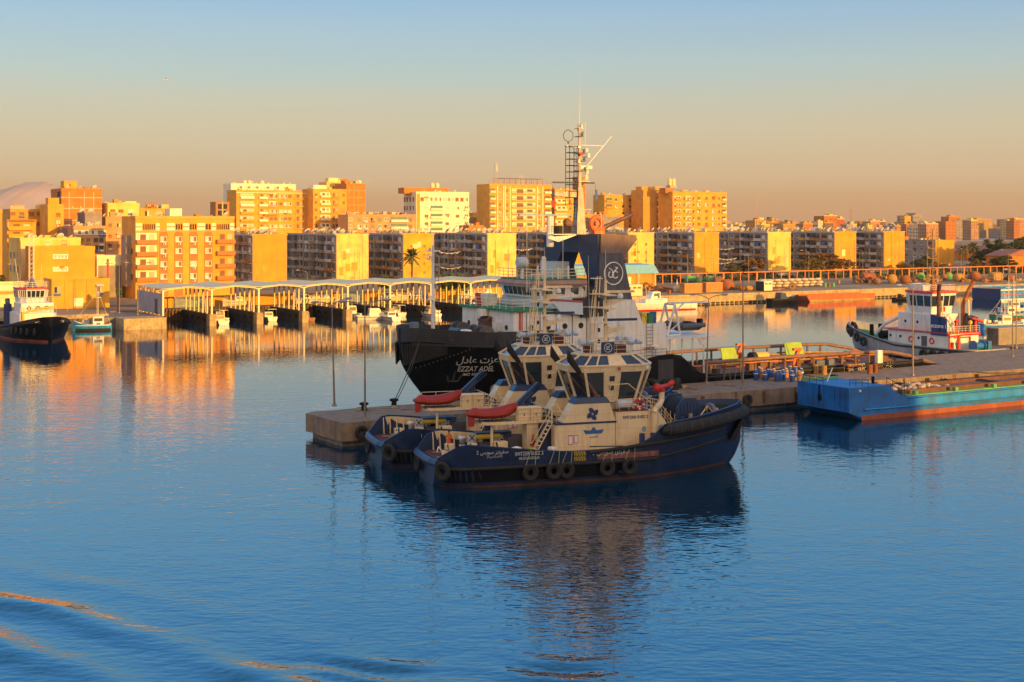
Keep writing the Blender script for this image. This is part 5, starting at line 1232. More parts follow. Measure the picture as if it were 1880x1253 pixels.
    for (p,r_,s_,u_) in ((R0[0],R0[1],R1[0],R1[1]),(R0[5],R0[4],R1[5],R1[4])):
        A1,B1,C1,D1 = L2(p,r_,.42),L2(p,r_,.70),L2(s_,u_,.70),L2(s_,u_,.42); q.hexa([(v[0],v[1],v[2]+.03) for v in (A1,B1,C1,D1)],[(v[0],v[1]*1.0,v[2]+.10) for v in (A1,B1,C1,D1)])
    q.loft([[(x,y,10.36) for x,y,z in octo(0,.66)],[(x,y,10.46) for x,y,z in octo(0,.66)]]); q.build('roof_frame', m_buff, t)
    q = MB(); railing(q, [octo(10.45,.6)[i] for i in (0,1,2,3,4,5,6,7,0)], 1.1, 1.2, .03); q.build('roof_railing', m_buff, t)
    # mast and its gear
    q = MB(); q.cyl((17.4,0,10.4),(17.4,0,16.9),.22,.13,8); 
    for z in (11.5,13.0,14.4,15.6): q.box(15.9,17.6,-.5,.5,z,z+.06)
    for z in (15.6,14.4): q.box(16.9,17.9,-1.5,1.5,z-.1,z)
    ms = q.build('mast', m_buff, t)
    q = MB(); 
    for s in (-.35,.35): q.cyl((16.3,s,10.4),(16.7,s,17.2),.06,.06,5); q.cyl((15.7,s,10.4),(16.3,s,16.0),.06,.06,5)
    ladder(q, (16.0,0,10.4),(16.5,0,17.0), .5); q.tube([(17.4,0,11.2),(19.0,0,10.4)],.06,5); q.torus((16.5,0,17.0),.6,.04,'z',10,4); q.build('mast_ladder', m_buff, ms)
    q = MB()
    for z,l_ in ((12.6,1.9),(15.1,1.9)): q.hexa([(17.5,-.2,z-.55),(17.7,-.2,z-.55),(17.7,.2,z-.55),(17.5,.2,z-.55)],[(17.5,-.25,z),(17.5+l_,-.25,z),(17.5+l_,.25,z),(17.5,.25,z)])
    q.build('radar_bracket', m_buff, ms)
    for z,l_,m_ in ((12.7,2.0,m_bluel),(15.2,1.7,m_buff)):
        MB().lathe([(.25,0),(.3,.2),(.2,.45)],(18.9,0,z),'z',10).build('radar_base', m_wht, ms, True); MB().box(18.9-l_*.85,18.9+l_*.85,-.08,.08,z+.5,z+.72).build('radar_scanner', m_, ms)
    for z in (11.3,12.3,14.0,15.0): 
        q = MB(); q.cyl((16.5,-.6,z),(16.5,-.6,z+.35),.11,.11,6); q.cyl((17.8,.5,z),(17.8,.5,z+.35),.11,.11,6); q.build('navigation_light', m_dark, ms)
    q = MB(); q.cyl((17.4,0,16.9),(17.4,0,19.6),.03,.015,4); q.cyl((16.2,.9,10.4),(16.0,.9,19.0),.03,.015,4); q.cyl((19.5,1.4,10.4),(19.6,1.4,14.4),.025,.012,4); q.build('whip_antenna', m_steel, ms)
    q = MB(); q.box(16.2,17.5,-1.95,-1.85,10.5,11.5); sb = q.build('emblem_board', m_navy2, t); ringlogo(sb, (16.85,-1.98,11.0), .38, m_letter)
    for (x,y) in ((19.4,-1.3),(14.6,-1.2),(19.4,1.2)):
        sl_ = MB().cyl((x,y,10.45),(x,y,11.2),.06,.06,5).build('searchlight_post', m_wht, t); MB().cyl((x-.35,y-.1,11.45),(x+.3,y+.05,11.4),.3,.24,12).build('searchlight', mat('searchlight enamel',(.45,.52,.60),.35), sl_, True)
        MB().cyl((x+.5,y-.1,11.45),(x+1.1,y+.05,11.4),.24,.2,12).build('searchlight', mat('searchlight enamel',(0,0,0)), sl_, True)
    q = MB(); q.box(18.2,19.0,-1.2,-.3,10.46,11.2); q.box(15.3,16.0,-.2,.7,10.46,11.3); q.build('roof_locker', mat('maroon locker',(.09,.02,.03),.7), t)
    for x,z in ((17.6,9.2),(20.4,9.25)): MB().lathe([(.05,0),(.14,-.05),(.1,.2)],(x,-2.9,z),'z',8).build('deck_light', m_wht if x > 18 else m_redp, t)
    # walkway and rails round the wheelhouse
    q = MB(); q.box(17.3,20.5,-2.95,-1.9,5.52,5.62); q.build('walkway', m_deck, t)
    q = MB(); railing(q, [(17.6,-2.9,5.6),(20.4,-2.9,5.6),(21.9,-1.9,5.3)], 1.0, .9,.03); railing(q, [(11.4,-2.9,4.75),(12.4,-2.9,4.75)], 1.0,.8,.03); railing(q, [(11.4,-2.9,4.75),(11.4,2.9,4.75)], 1.0,.9,.03)
    q.tube([(16.4,-3.05,7.0),(16.7,-3.05,7.9),(18.4,-3.05,7.95),(20.6,-3.05,6.3),(20.9,-3.05,5.3)],.035,5)
    railing(q, [(21.9,-1.9,5.2),(23.8,-2.3,2.9)],1.0,.5,.03); railing(q, [(22.0,1.9,5.2),(22.0,-1.9,5.2)],1.0,.8,.03); q.build('railing', m_buff, t)
    q = MB(); 
    for s in (-.45,.45): q.tube([(11.1,-2.4+s,4.9),(9.3,-2.4+s,1.95)],.05,5); q.tube([(11.2,-2.4+s,5.8),(9.3,-2.4+s,2.9),(9.3,-2.4+s,1.95)],.03,5)
    for k in range(9): f = k/9; q.box(9.3+1.8*f,9.55+1.8*f,-2.8,-2.0,1.95+2.95*f+.28,1.95+2.95*f+.31)
    q.build('stair', m_buff, t)
    q = MB(); q.cyl((17.55,-2.35,6.1),(19.0,-2.35,6.1),.42,.42,14); q.build('liferaft_canister', mat('canister white',(.55,.62,.72),.4), t, True)
    q = MB(); q.torus((19.55,-2.96,6.1),.42,.12,'y',18,7); q.build('lifebuoy', m_redp, t, True)
    q = MB(); 
    for k in range(4): q.torus((19.55,-2.97,6.1),.42,.135,'y',4,7,k*pi/2-.15,k*pi/2+.15)
    q.build('lifebuoy_band', m_wht, t)
    # thick vent pipe with the red water cannon
    q = MB(); q.tube([(20.9,-3.35,2.6),(20.9,-3.35,5.35),(21.1,-3.2,5.7),(21.9,-2.3,5.9),(22.2,-2.1,6.3),(22.2,-2.1,7.1)],.27,10); q.build('foam_main', m_buff, t, True)
    q = MB(); q.cyl((21.5,-2.3,7.3),(23.0,-1.9,7.55),.26,.16,10); q.cyl((23.0,-1.9,7.55),(23.5,-1.8,7.75),.2,.28,10); q.cyl((22.2,-2.1,7.0),(22.2,-2.1,7.3),.3,.3,10); q.sphere((21.7,-2.2,7.35),.42,10); q.build('water_cannon', m_redp, t, True)
    # big bow winch
    q = MB(); q.cyl((25.2,-1.5,5.0),(25.2,1.5,5.0),1.15,1.15,20); q.build('winch_drum', mat('dark rope drum',(.02,.022,.03),.8,.4,3), t, True)
    q = MB(); 
    for y in (-1.75,1.55): q.prismy([(23.9,3.5),(26.7,3.5),(26.6,5.2),(25.9,6.3),(24.6,6.3),(23.9,5.4)], y, y+.2)
    for k in range(6): q.box(24.3+k*.35,24.4+k*.35,-1.8,-1.751,3.7,5.9)
    q.build('winch_frame', m_navy2, t)
    q = MB(); q.torus((28.3,0,4.2),1.1,.24,'x',16,8,0,pi); q.build('towing_staple', mat('worn grey steel',(.16,.16,.18),.5,.2), t, True)
    q = MB(); 
    for (x,y) in ((27.0,-2.0),(28.6,-1.5),(27,2),(29.4,.9)): q.cyl((x,y,3.7),(x,y,4.9),.2,.2,8)
    q.build('bitts', m_buff, t)
    for (x0_,x1_) in ((19.0,19.5),(20.1,20.6)): MB().cyl(((x0_+x1_)/2,-4.3,1.9),((x0_+x1_)/2,-4.3,3.75),.27,.27,10).build('bollard', m_navy2, t, True)
    q = MB(); railing(q, [(21.0,-4.1,2.8),(23.5,-3.7,3.5)],1.1,.8,.03); railing(q, [(17.6,-4.4,1.95),(18.6,-3.2,1.95)],1.1,.6,.03); q.build('railing', m_buff, t)
    # --- aft platform with rescue boat
    q = MB(); q.prism([(4.6,.4),(5.6,-.7),(11.4,-.7),(11.4,3.2),(5.2,3.2)],4.62,4.75); q.build('boat_platform', mat('yellow deck paint',(.42,.25,.04),.7,.2), t)
    q = MB(); q.prism([(4.5,.4),(5.55,-.78),(11.45,-.78),(11.45,-.701),(5.6,-.701),(4.6,.4)],4.55,4.8); q.build('platform_edge', m_buff, t)
    q = MB(); q.cyl((6.1,-.3,1.9),(6.1,-.3,4.62),.13,.13,8); q.build('platform_post', m_buff, t)
    q = MB(); q.box(9.4,10.5,-.6,.8,1.9,4.62); q.build('platform_pedestal', m_buff, t)
    for k in range(2): 
        lk = MB().bbox(8.6+k*1.15,9.7+k*1.15,-.55,.4,4.76,5.95,.05).build('locker', m_buff, t); MB().box(9.1+k*1.15,9.2+k*1.15,-.57,-.551,5.2,5.4).build('locker_handle', m_gmet, lk)
    q = MB(); railing(q, [(8.4,-.65,4.75),(11.3,-.65,4.75),(11.3,3.1,4.75)],1.1,1,.03); railing(q, [(5.4,3.1,4.75),(11.3,3.1,4.75)],1.1,1.2,.03); q.build('railing', m_buff, t)
    rb = thing('rescue_boat', 'red canvas covered rescue boat on the platform of the %s navy tug' % ('nearer' if n == 2 else 'farther'), 'rescue boat', (t.location[0]+cos(rz)*5.9-sin(rz)*.2, t.location[1]+sin(rz)*5.9+cos(rz)*.2, 5.2), rz, 'covered rescue boats')
    q = MB(); rr = []
    for x,w_,zb,ztp in ((-2.7,.12,.25,.5),(-2.3,.5,.0,.72),(-1.9,.75,-.12,1.02),(-1.2,.9,-.22,.88),(0,.95,-.25,.90),(1.0,.9,-.2,1.05),(1.8,.65,-.02,1.25),(2.4,.3,.35,1.38),(2.75,.06,.8,1.32)):
        rr.append([(x,-w_,zb+.35*(ztp-zb)),(x,-w_*.95,zb+.62*(ztp-zb)),(x,-w_*.4,ztp-.06),(x,0,ztp),(x,w_*.4,ztp-.06),(x,w_*.95,zb+.62*(ztp-zb)),(x,w_,zb+.35*(ztp-zb)),(x,w_*.6,zb+.05),(x,0,zb),(x,-w_*.6,zb+.05)])
    q.loft(crr(rr)); q.build('canvas_cover', m_redv, rb, True); rb.scale = (.86,.86,.80)
    q = MB(); 
    for y in (-.5,.5): q.box(-1.6,1.9,y-.06,y+.06,-.58,-.45); q.box(-1.2,-1.1,y-.05,y+.05,-.45,-.05); q.box(1.2,1.3,y-.05,y+.05,-.45,.05); q.box(.2,.3,y-.05,y+.05,-.45,-.1)
    q.build('cradle', m_gmet, rb)
    q = MB(); q.loft([[(-2.5,-.35,.05),(-1.9,-.4,.05),(-1.9,.1,.05),(-2.5,.1,.05)],[(-2.45,-.35,-1.0),(-1.95,-.38,-1.0),(-1.95,.05,-1.0),(-2.45,.05,-1.0)]]); q.build('outboard_cover', m_redv, rb)
    # folding knuckle crane, navy
    q = MB(); q.cyl((10.4,2.2,4.75),(10.4,2.2,6.6),.35,.3,10); q.hexa([(10.2,2.0,6.4),(10.6,2.0,6.4),(10.6,2.4,6.4),(10.2,2.4,6.4)],[(11.6,2.0,7.7),(12.0,2.0,7.5),(12.0,2.4,7.5),(11.6,2.4,7.7)]); q.hexa([(8.3,2.0,5.2),(8.7,2.0,5.0),(8.7,2.4,5.0),(8.3,2.4,5.2)],[(11.4,2.0,7.8),(11.8,2.0,7.5),(11.8,2.4,7.5),(11.4,2.4,7.8)]); q.tube([(9.0,1.9,5.2),(10.8,1.9,6.9)],.07,6); q.build('deck_crane', m_navy2, t)
    q = MB(); q.sphere((9.9,1.4,5.6),.6,8,(1,.8,.7)); q.cyl((11.7,-.5,4.8),(12.3,1.9,4.9),.55,.5,12); q.cyl((11.8,-1.9,3.4),(11.8,1.7,3.4),.9,.9,14); q.build('hose_reel', mat('dark rope drum',(0,0,0)), t)
    # aft deck clutter
    rr_ = random.Random(n)
    for (x,y,w_,hh) in ((4.6,.9,.75,.95),(6.9,-.3,1.25,1.15),(2.9,2.6,.8,.7),(8.2,2.5,1.0,1.0)):
        cr = MB().bbox(x-w_/2,x+w_/2,y-.4,y+.4,1.93,1.93+hh,.04).build('deck_box', m_buff, t); MB().hexa([(x-w_*.25,y-.44,1.95),(x-w_*.15,y-.44,1.95),(x-w_*.15,y-.405,1.95),(x-w_*.25,y-.405,1.95)],[(x-w_*.45,y-.44,1.93+hh),(x-w_*.33,y-.44,1.93+hh),(x-w_*.33,y-.405,1.93+hh),(x-w_*.45,y-.405,1.93+hh)]).build('strap', m_dark, cr)
    q = MB(); q.box(4.1,4.8,.5,.6,3.0,3.75); q.build('caution_board', mat('pale board',(.42,.46,.50),.6), t); q = MB(); q.tube([(4.2,.47,3.1),(4.7,.47,3.65)],.04,4); q.tube([(4.2,.47,3.65),(4.7,.47,3.1)],.04,4); q.build('board_mark', m_dark, t)
    q = MB(); q.box(4.2,4.3,.55,.65,1.9,3.0); q.box(4.6,4.7,.55,.65,1.9,3.0); q.build('board_post', m_buff, t)
    q = MB()
    for (x,y) in ((2.2,1.2),(3.4,.2),(5.4,2.9),(2.0,-.8)):
        for k in range(4): q.torus((x+rr_.uniform(-.08,.08),y,1.98+.09*k),.45-.04*k,.06,'z',14,5)
    q.tube([(1.2,2.4,2.0),(2.4,1.6,2.02),(3.6,1.9,2.0),(4.4,.4,2.03),(6.2,-.9,2.0),(7.5,-1.1,2.02)],.06,5); q.build('coiled_rope', m_rope, t)
    q = MB(); q.lathe([(.3,0),(.32,.9),(.5,1.0),(.45,1.2),(.1,1.3)],(6.1,-4.2,1.9),'z',12); q.lathe([(.3,0),(.32,.9),(.5,1.0),(.45,1.2),(.1,1.3)],(7.2,-4.2,1.9),'z',12); 
    q.lathe([(.25,0),(.27,.8),(.42,.9),(.38,1.1),(.1,1.15)],(4.5,3.9,1.9),'z',12); q.lathe([(.25,0),(.27,.8),(.42,.9),(.38,1.1),(.1,1.15)],(5.4,3.9,1.9),'z',12); q.lathe([(.25,0),(.27,.8),(.42,.9),(.38,1.1),(.1,1.15)],(10.5,-4.3,1.9),'z',12); q.build('vent_head', m_wht, t, True)
    q = MB()
    for k in range(7): q.box(1.0,1.9,-1.9+k*.3,-1.8+k*.3,1.95,1.99)
    q.build('tread_plate', m_yelp, t)
    q = MB(); q.cyl((7.6,-2.6,2.3),(9.0,-2.5,2.3),.38,.38,12); q.box(8.0,10.2,.9,2.3,1.93,3.2); q.cyl((5.4,1.5,2.4),(6.4,1.6,2.4),.4,.4,12); q.build('deck_machinery', m_gmet, t)
    q = MB(); q.tube([(4.9,1.2,3.3),(7.4,1.4,3.3)],.2,8); q.build('yellow_hose', m_yelp, t, True)
    q = MB(); q.box(5.2,8.6,1.5,2.7,3.45,3.6); q.tube([(5.3,1.6,1.9),(5.3,1.6,3.45)],.05,4); q.tube([(8.5,1.6,1.9),(8.5,1.6,3.45)],.05,4); q.build('work_bench', m_navy2, t)
    q = MB(); q.box(10.6,11.29,-1.8,1.9,1.93,4.6); q.build('engine_casing_door', m_navy2, t)
    q = MB(); q.bbox(9.2,10.9,-4.3,-3.4,1.93,2.5,.05); q.build('hatch', m_yelp, t)
    gm = [m_gmet, m_buff, m_navy2, m_dark, m_rope, m_wht, m_yelp, m_redp]
    for k in range(34):                                   # small gear standing about the aft deck
        x, y = rr_.uniform(1.6,10.6), rr_.uniform(-3.9,4.0); m_ = rr_.choice(gm[:6] if k % 5 else gm); w_ = rr_.uniform(.15,.45); hh = rr_.uniform(.25,1.1); q = MB()
        if k % 3 == 0: q.cyl((x,y,1.92),(x,y,1.92+hh),w_*.6,w_*.5,8)
        elif k % 3 == 1: q.bbox(x,x+w_*1.6,y,y+w_*1.3,1.92,1.92+hh*.8,.03)
        else: q.tube([(x,y,1.95),(x+w_,y+.1,2.0+hh*.6),(x+w_*2.4,y-.1,2.0)],.06,5)
        q.build(('gear_post','gear_box','gear_pipe')[k%3], m_, t)
    q = MB()
    for k in range(5): x = 21.5+k*.5; q.cyl((x,-2.6+k*.1,5.2-.3*k),(x,-2.6+k*.1,6.2-.3*k),.03,.03,4)
    q.tube([(10.8,-3.3,4.8),(10.8,-3.3,6.3),(11.6,-2.5,6.4),(12.4,-2.6,5.0)],.05,5); q.tube([(24.5,-3.4,3.7),(26.8,-2.4,5.6),(28.0,-2.2,4.4)],.05,5); q.build('pipe_stay', m_buff, t)
    for k in range(3): MB().cyl((23.2+k*.9,-2.9+k*.2,3.7),(23.2+k*.9,-2.9+k*.2,4.6+.2*k),.22,.2,8).build('gear_post', gm[(k*2)%5], t)
    return t
def crr(rings):      # smooth a list of rings along their length
    n = len(rings[0]); flat = [[c for p in r for c in p] for r in rings]; out = crom(flat, 3)
    return [[tuple(o[3*i:3*i+3]) for i in range(n)] for o in out]
T2 = make_tug(2, -7.3, 115.8, radians(18), 'nearer navy tug with buff wheelhouse and round black bow fender, moored outermost', '2 \uFEB2\uFEF3\uFEEE\uFEB3 \uFEAD\uFEB0\uFE98\uFEF4\uFED4\uFEB3')
T1 = make_tug(1, -12.5, 124.7, radians(18), 'farther navy tug squeezed between the pier and the nearer tug', '1 \uFEB2\uFEF3\uFEEE\uFEB3 \uFEAD\uFEB0\uFE98\uFEF4\uFED4\uFEB3')
def onT(t, x, y, z): a = t.rotation_euler[2]; x *= .943; y *= .95; return (t.location[0]+cos(a)*x-sin(a)*y, t.location[1]+sin(a)*x+cos(a)*y, z)
person('worker in an orange coverall standing at the stern of the nearer navy tug', onT(T2,2.9,2.8,1.92), radians(-10), m_or, m_or, 1.76)
person('worker in a red coverall bending by the stair of the nearer tug', onT(T2,9.9,-.9,1.92), radians(60), m_redv, m_redv, 1.66, cap=m_or)
person('worker in dark clothes with a yellow vest among the boxes of the nearer tug', onT(T2,8.8,-3.5,1.5), radians(160), mat('hi vis vest',(.45,.55,.03),.7), m_navy2, 1.7)
person('worker with yellow gloves beside the bow winch of the nearer tug', onT(T2,26.6,-2.6,3.75), radians(100), m_navy2, m_navy2, 1.72, cap=m_yelp)
# the main pier
MB_ = MB
def pierpoly(): return [(51.9,123.3),(106,123.3),(109,123.5),(400,123.5),(400,158),(175,158),(175,143.2),(145.5,143.2),(145.3,132.9),(106,132.6),(52.6,132.3),(51.5,131.2)]
r = random.Random(2)
def jit(poly, st, am):
    out = []
    for (a,b_),(c,d) in zip(poly, poly[1:]+poly[:1]):
        n = max(1, min(60, int(hypot(c-a,d-b_)/st)))
        for k in range(n): f = k/n; out.append((a+(c-a)*f+r.uniform(-am,am), b_+(d-b_)*f+r.uniform(-am,am)))
    return [W(x,y)[:2] for x,y in out]
q = MB(); q.prism(jit(pierpoly(), 1.3, .12), .55, 2.4); struct(q.build('pier', m_conc))
q = MB(); q.prism([W(a,b)[:2] for a,b in [(52.3,123.8),(108.5,123.9),(400,124.0),(400,157.6),(175.4,157.6),(175.4,142.8),(146,142.8),(145.7,132.3),(106,132.1),(53,131.9),(52,130.8)]], -3, .56); struct(q.build('pier_footing', m_conc_d))
q = MB()
for u in list(range(56,139,9)):
    q.box(u,u+.12,123.24,123.31,.6,2.38); q.box(u+4,u+4.3,123.05,123.3,.9,2.2)
o = q.build('pier_joint', mat('rust stained joint',(.10,.06,.04),.9)); o.rotation_euler[2] = GA; struct(o)
for k,(u,v,lab) in enumerate(((61.5,131.6,'mooring bollard at the far edge of the pier with the ship\'s line'),(57.5,130.4,'dark bollard at the foot of the leftmost pier lamp'),(67,125.0,'stubby bollard above the farther tug\'s stern'),(118,125.2,'bollard on the sunlit part of the pier'),(91,125,'small bollard near the pier lamps by the tug\'s bow'))):
    t = thing('bollard', lab, 'bollard', W(u,v,2.4), GA, 'bollards on the pier'); MB().lathe([(.42,0),(.3,.12),(.26,.5),(.5,.62),(.46,.8),(.1,.88)], n=12).build('bollard_body', m_black, t, True); MB().cyl((-.5,-.5,.0),(-.5,-.5,.05),.06,.06,6).build('bolt', m_brown, t)
def pl(px, py, yt, label, lean=0, rz=GA, arms=2): x, y = gr(px, py, 2.4); lamp(0,0,yt,label,arms,'tall thin lamps on the pier', zb=2.4, rz=rz, lean=lean, loc=(x,y))
pl(614,746,560,'leftmost pier lamp, leaning slightly left by the dark bollard',-.035,.9); pl(670,770,562,'second pier lamp from the left, straight, near the pier\'s front edge',0,.6)
pl(1297,704,549,'pier lamp leaning right beside the ship\'s boat davit',.035,GA); pl(1364,713,500,'thin pier lamp between the leaning one and the blue drums',0,2.0,1); pl(1676,690,530,'pier lamp standing in front of the white and grey tug',0,GA); pl(1859,655,520,'left of the two pier lamps at the right edge',0,.2); pl(1866,640,500,'right hand pier lamp, last before the edge',0,.5,1)
r = random.Random(77)
for k in range(11):
    u = 54+k*8.1; tt = thing('pier_tyre','old tyre hung as a fender on the pier wall, %s from the outer end' % ORD[k],'tyre',W(u,123.05,1.35),GA,'tyres hung along the pier wall'); tyre(tt,(0,0,0),.5,.2,0,'tyre'); MB().cyl((0,0,.4),(.05,.15,1.05),.03,.03,4).build('rope', m_rope, tt)
for k in range(14):
    u, v = r.uniform(55,132), r.uniform(126,131); tt = thing(('wooden_plank','rope_coil','concrete_block')[k%3], ('weathered plank lying on the pier, %s from the outer end','coil of old rope on the pier, %s from the outer end','small broken concrete block on the pier, %s from the outer end')[k%3] % ORD[k//3], ('plank','rope coil','block')[k%3], W(u,v,2.4), r.uniform(0,3), ('planks','rope coils','blocks')[k%3]+' lying on the pier'); q = MB()
    if k%3 == 0: q.box(-1.4,1.4,-.12,.12,0,.07); q.build('board', m_bb, tt); MB().box(-1.2,-1.0,-.14,.14,.07,.1).build('batten', m_bb, tt)
    elif k%3 == 1: [q.torus((0,0,.06+.08*j),.4-.04*j,.06,'z',12,5) for j in range(3)]; q.build('coil', m_rope, tt); MB().tube([(.4,0,.05),(1.0,.3,.04),(1.6,.1,.04)],.04,4).build('loose_end', m_rope, tt)
    else: q.bbox(-.35,.35,-.25,.25,0,.35,.06); q.build('stone', m_conc_l, tt); MB().cyl((.1,0,.35),(.15,0,.55),.03,.03,4).build('rebar', m_bb, tt)
# gas cylinders, trestle, oil drums on the pier
m_gas = mat('blue gas cylinder',(.02,.09,.34),.45,.3,2)
r = random.Random(12)
for k in range(16):
    px = 1388+k*5.6+r.uniform(-1,1); x, y = gr(px, 700+r.uniform(-8,2), 2.4); t = thing('gas_cylinder','blue gas cylinder on the pier, number %d from the left of the row' % (k+1),'gas cylinder',(x,y,2.4),0,'blue gas cylinders standing on the pier')
    q = MB(); q.lathe([(.28,0),(.30,.05),(.30,1.0),(.22,1.2),(.08,1.27)], n=12); q.build('cylinder_body', m_gas if k % 4 != 2 else m_brown, t, True); MB().torus((0,0,1.32),.16,.03,'z',10,4).build('collar', m_wht, t); MB().cyl((0,0,.78),(0,0,.90),.306,.306,12).build('label_band', m_wht if k % 3 == 0 else m_gas, t)
for k,(px,py) in enumerate(((1497,686),(1513,688),(1597,686),(1608,684))):
    x, y = gr(px,py,2.4); t = thing('oil_drum',('rusty tan drum against the black hull, left one','rusty tan drum against the black hull, right one','small orange drum below the ship\'s stern lettering','taller orange drum below the ship\'s stern lettering')[k],'drum',(x,y,2.4)); q = MB(); q.lathe([(.35,0),(.36,.02),(.35,.3),(.38,.32),(.35,.34),(.35,.75),(.38,.77),(.35,.8),(.35,1.15)], n=14); q.build('drum_body', m_ob if k > 1 else m_yb, t, True); MB().cyl((.1,0,1.15),(.1,0,1.19),.05,.05,6).build('cap', m_dark, t)
x, y = gr(1335,703,2.4); t = thing('trestle','low grey steel trestle on the pier beside the leaning lamp','trestle',(x,y,2.4),GA)
for xx in (0,1.7):
    q = MB(); q.tube([(xx-.6,0,0),(xx-.2,0,1.7),(xx+.2,0,1.7),(xx+.6,0,0)],.04,5); q.build('leg', m_pole, t)
MB().box(-.3,2.0,-.05,.05,1.7,1.78).build('top_bar', m_pole, t)
x, y = gr(1612,676,2.4); t = thing('valve_cabinet','small white valve box on a rusty stand at the pier\'s far edge','cabinet',W(132,131.8,2.4),GA); MB().bbox(0,.9,0,.6,.9,2.6,.04).build('cabinet', m_wht, t)
for (a,b_) in ((.1,.1),(.8,.1),(.1,.5),(.8,.5)): MB().cyl((a,b_,0),(a,b_,.9),.05,.05,5).build('leg', m_bb, t)
t = thing('tool_rack','orange trestle tables with tangled hoses on the pier','rack',W(126,131,2.4),GA); q = MB(); r = random.Random(3)
MB().box(0,2.6,0,1,.85,.95).build('table_top', m_ob, t)
for (a,b_) in ((.1,.1),(2.5,.1),(.1,.9),(2.5,.9)): MB().cyl((a,b_,0),(a,b_,.85),.05,.05,5).build('leg', m_bb, t)
for k in range(4): q.torus((.5+k*.5,.5,1.0),.28,.08,'z',12,5)
q.build('hose_coil', m_yb, t)
t = thing('fender_pile','dark heap of old fenders and hose behind the tug\'s bow on the pier','fenders',W(92,129,2.4),GA)
for k in range(5): tyre(t, (k*1.2,r.uniform(-.5,.5),.35+.1*(k%2)), .7,.3, r.uniform(0,3), 'old_fender')
t = thing('workshop_tarpaulin','dark green bundle covered by a tarpaulin on the pier','bundle',W(87,127.5,2.4),GA); q = MB(); q.sphere((0,0,.5),1.3,12,(1.5,1,.7)); q.build('tarpaulin', mat('dark green canvas',(.02,.06,.04),.8), t, True); MB().torus((0,0,.6),1.3,.05,'z',16,4).build('lashing', m_rope, t)
t = thing('storage_tank','long grey cylinder lying on the pier behind the farther tug','tank',W(72.0,129.0,2.4),GA)
MB().lathe([(.3,0),(.8,.15),(.9,.4),(.9,6.0),(.8,6.3),(.3,6.45)],(0,0,1.1),'x',18).build('tank_shell', mat('grey cylinder paint',(.17,.19,.22),.5,.2), t, True)
for xx in (1.2,5): MB().box(xx,xx+.4,-.7,.7,0,.5).build('saddle', m_conc_d, t)
# ================================================================== the big black salvage ship behind the pier
m_gant = mat('dark blue gantry paint',(.014,.034,.095),.5,.15,.6,dirt=(.05,.05,.06),damt=.4,plates=(2.4,1.8))
m_fun = mat('weathered grey lit funnel side',(.10,.10,.125),.6,.2,.35,dirt=(.02,.03,.06),damt=.8,dscale=(.4,.4,.10),plates=(2.2,1.6))  # paler grey than the gantry: light on this side put into colour
m_green = mat('green deck paint',(.03,.20,.09),.7,.2,1)
m_shull = mat('faded dark blue bulwark',(.026,.030,.042),.65,.2,.4,dirt=(.09,.07,.05),damt=.45,dscale=(.35,.35,.08),plates=(3.2,1.5))
m_lime = mat('lime green panel',(.30,.46,.03),.6,.15,1,dirt=(.2,.2,.05),damt=.4)
m_rustd = mat('rusty work deck steel',(.17,.085,.05),.8,.3,.7,dirt=(.05,.035,.03),damt=.6)
m_pipeb = mat('brown pipe',(.20,.11,.07),.6,.25,1)
m_orr = mat('orange machinery paint',(.68,.15,.03),.5,.15,1)
SH = [[0.0, .3,9.9, .25,9.0, .2,8.3, .1,7.2, .05,6.6, 0.02,6.5],
      [0.6, 2.2,10.05, 2.0,9.0, 1.6,8.0, 1.0,6.6, .3,5.4, 0.02,5.3],
      [2.2, 3.9,10.05, 3.6,8.6, 2.8,7.2, 1.7,5.2, .5,3.2, 0.02,3.0],
      [4.5, 5.3,9.8, 5.0,8.4, 4.1,6.8, 2.5,4.2, .6,1.2, 0.02,.2],
      [7.5, 6.2,9.6, 6.0,8.1, 5.1,6.2, 3.5,3.4, 1.4,0, .3,-3],
      [11.5,6.8,9.1, 6.7,7.7, 6.1,5.6, 4.9,2.8, 3.2,0, 1.5,-3.5],
      [16., 7.0,8.7, 7.0,7.2, 6.7,5.0, 6.0,2.4, 5.0,0, 3.0,-4],
      [17.2,7.0,8.5, 7.0,7.0, 6.8,4.8, 6.1,2.3, 5.2,0, 3.2,-4],
      [18.2,7.0,5.6, 7.0,4.9, 6.9,4.0, 6.3,2.2, 5.5,0, 3.6,-4],
      [28., 7.0,5.4, 7.0,4.6, 7.0,3.6, 6.9,2.0, 6.6,0, 5.0,-4],
      [30., 7.0,5.8, 7.0,4.8, 7.0,3.6, 6.9,2.0, 6.6,0, 5.0,-4],
      [34.3,7.0,5.8, 7.0,4.8, 7.0,3.6, 6.9,2.0, 6.7,0, 5.2,-4],
      [37.8,7.0,3.3, 7.0,3.0, 7.0,2.6, 6.9,1.6, 6.7,0, 5.2,-4],
      [50., 7.0,3.3, 7.0,3.0, 7.0,2.6, 6.9,1.6, 6.7,0, 5.2,-4],
      [70., 7.0,3.2, 7.0,2.9, 7.0,2.5, 6.8,1.6, 6.3,0, 4.2,-3],
      [76., 6.2,3.1, 6.2,2.8, 6.1,2.4, 5.9,1.5, 5.2,0, 3.0,-1.5],
      [77.5,5.0,3.0, 4.9,2.7, 4.8,2.3, 4.5,1.5, 3.5,.2, 1.5,-.5]]
S = thing('salvage_ship', 'big black hulled ship with dark blue gantry funnels and tall white mast behind the pier', 'ship', W(66.2,140.1,0), GA)
h = Hull(SH, 4)
h.shell().build('hull', m_black, S, True)
h.band(8.55,9.6,.03,.3,17.0).build('bow_band', m_shull, S, True)
q = MB()
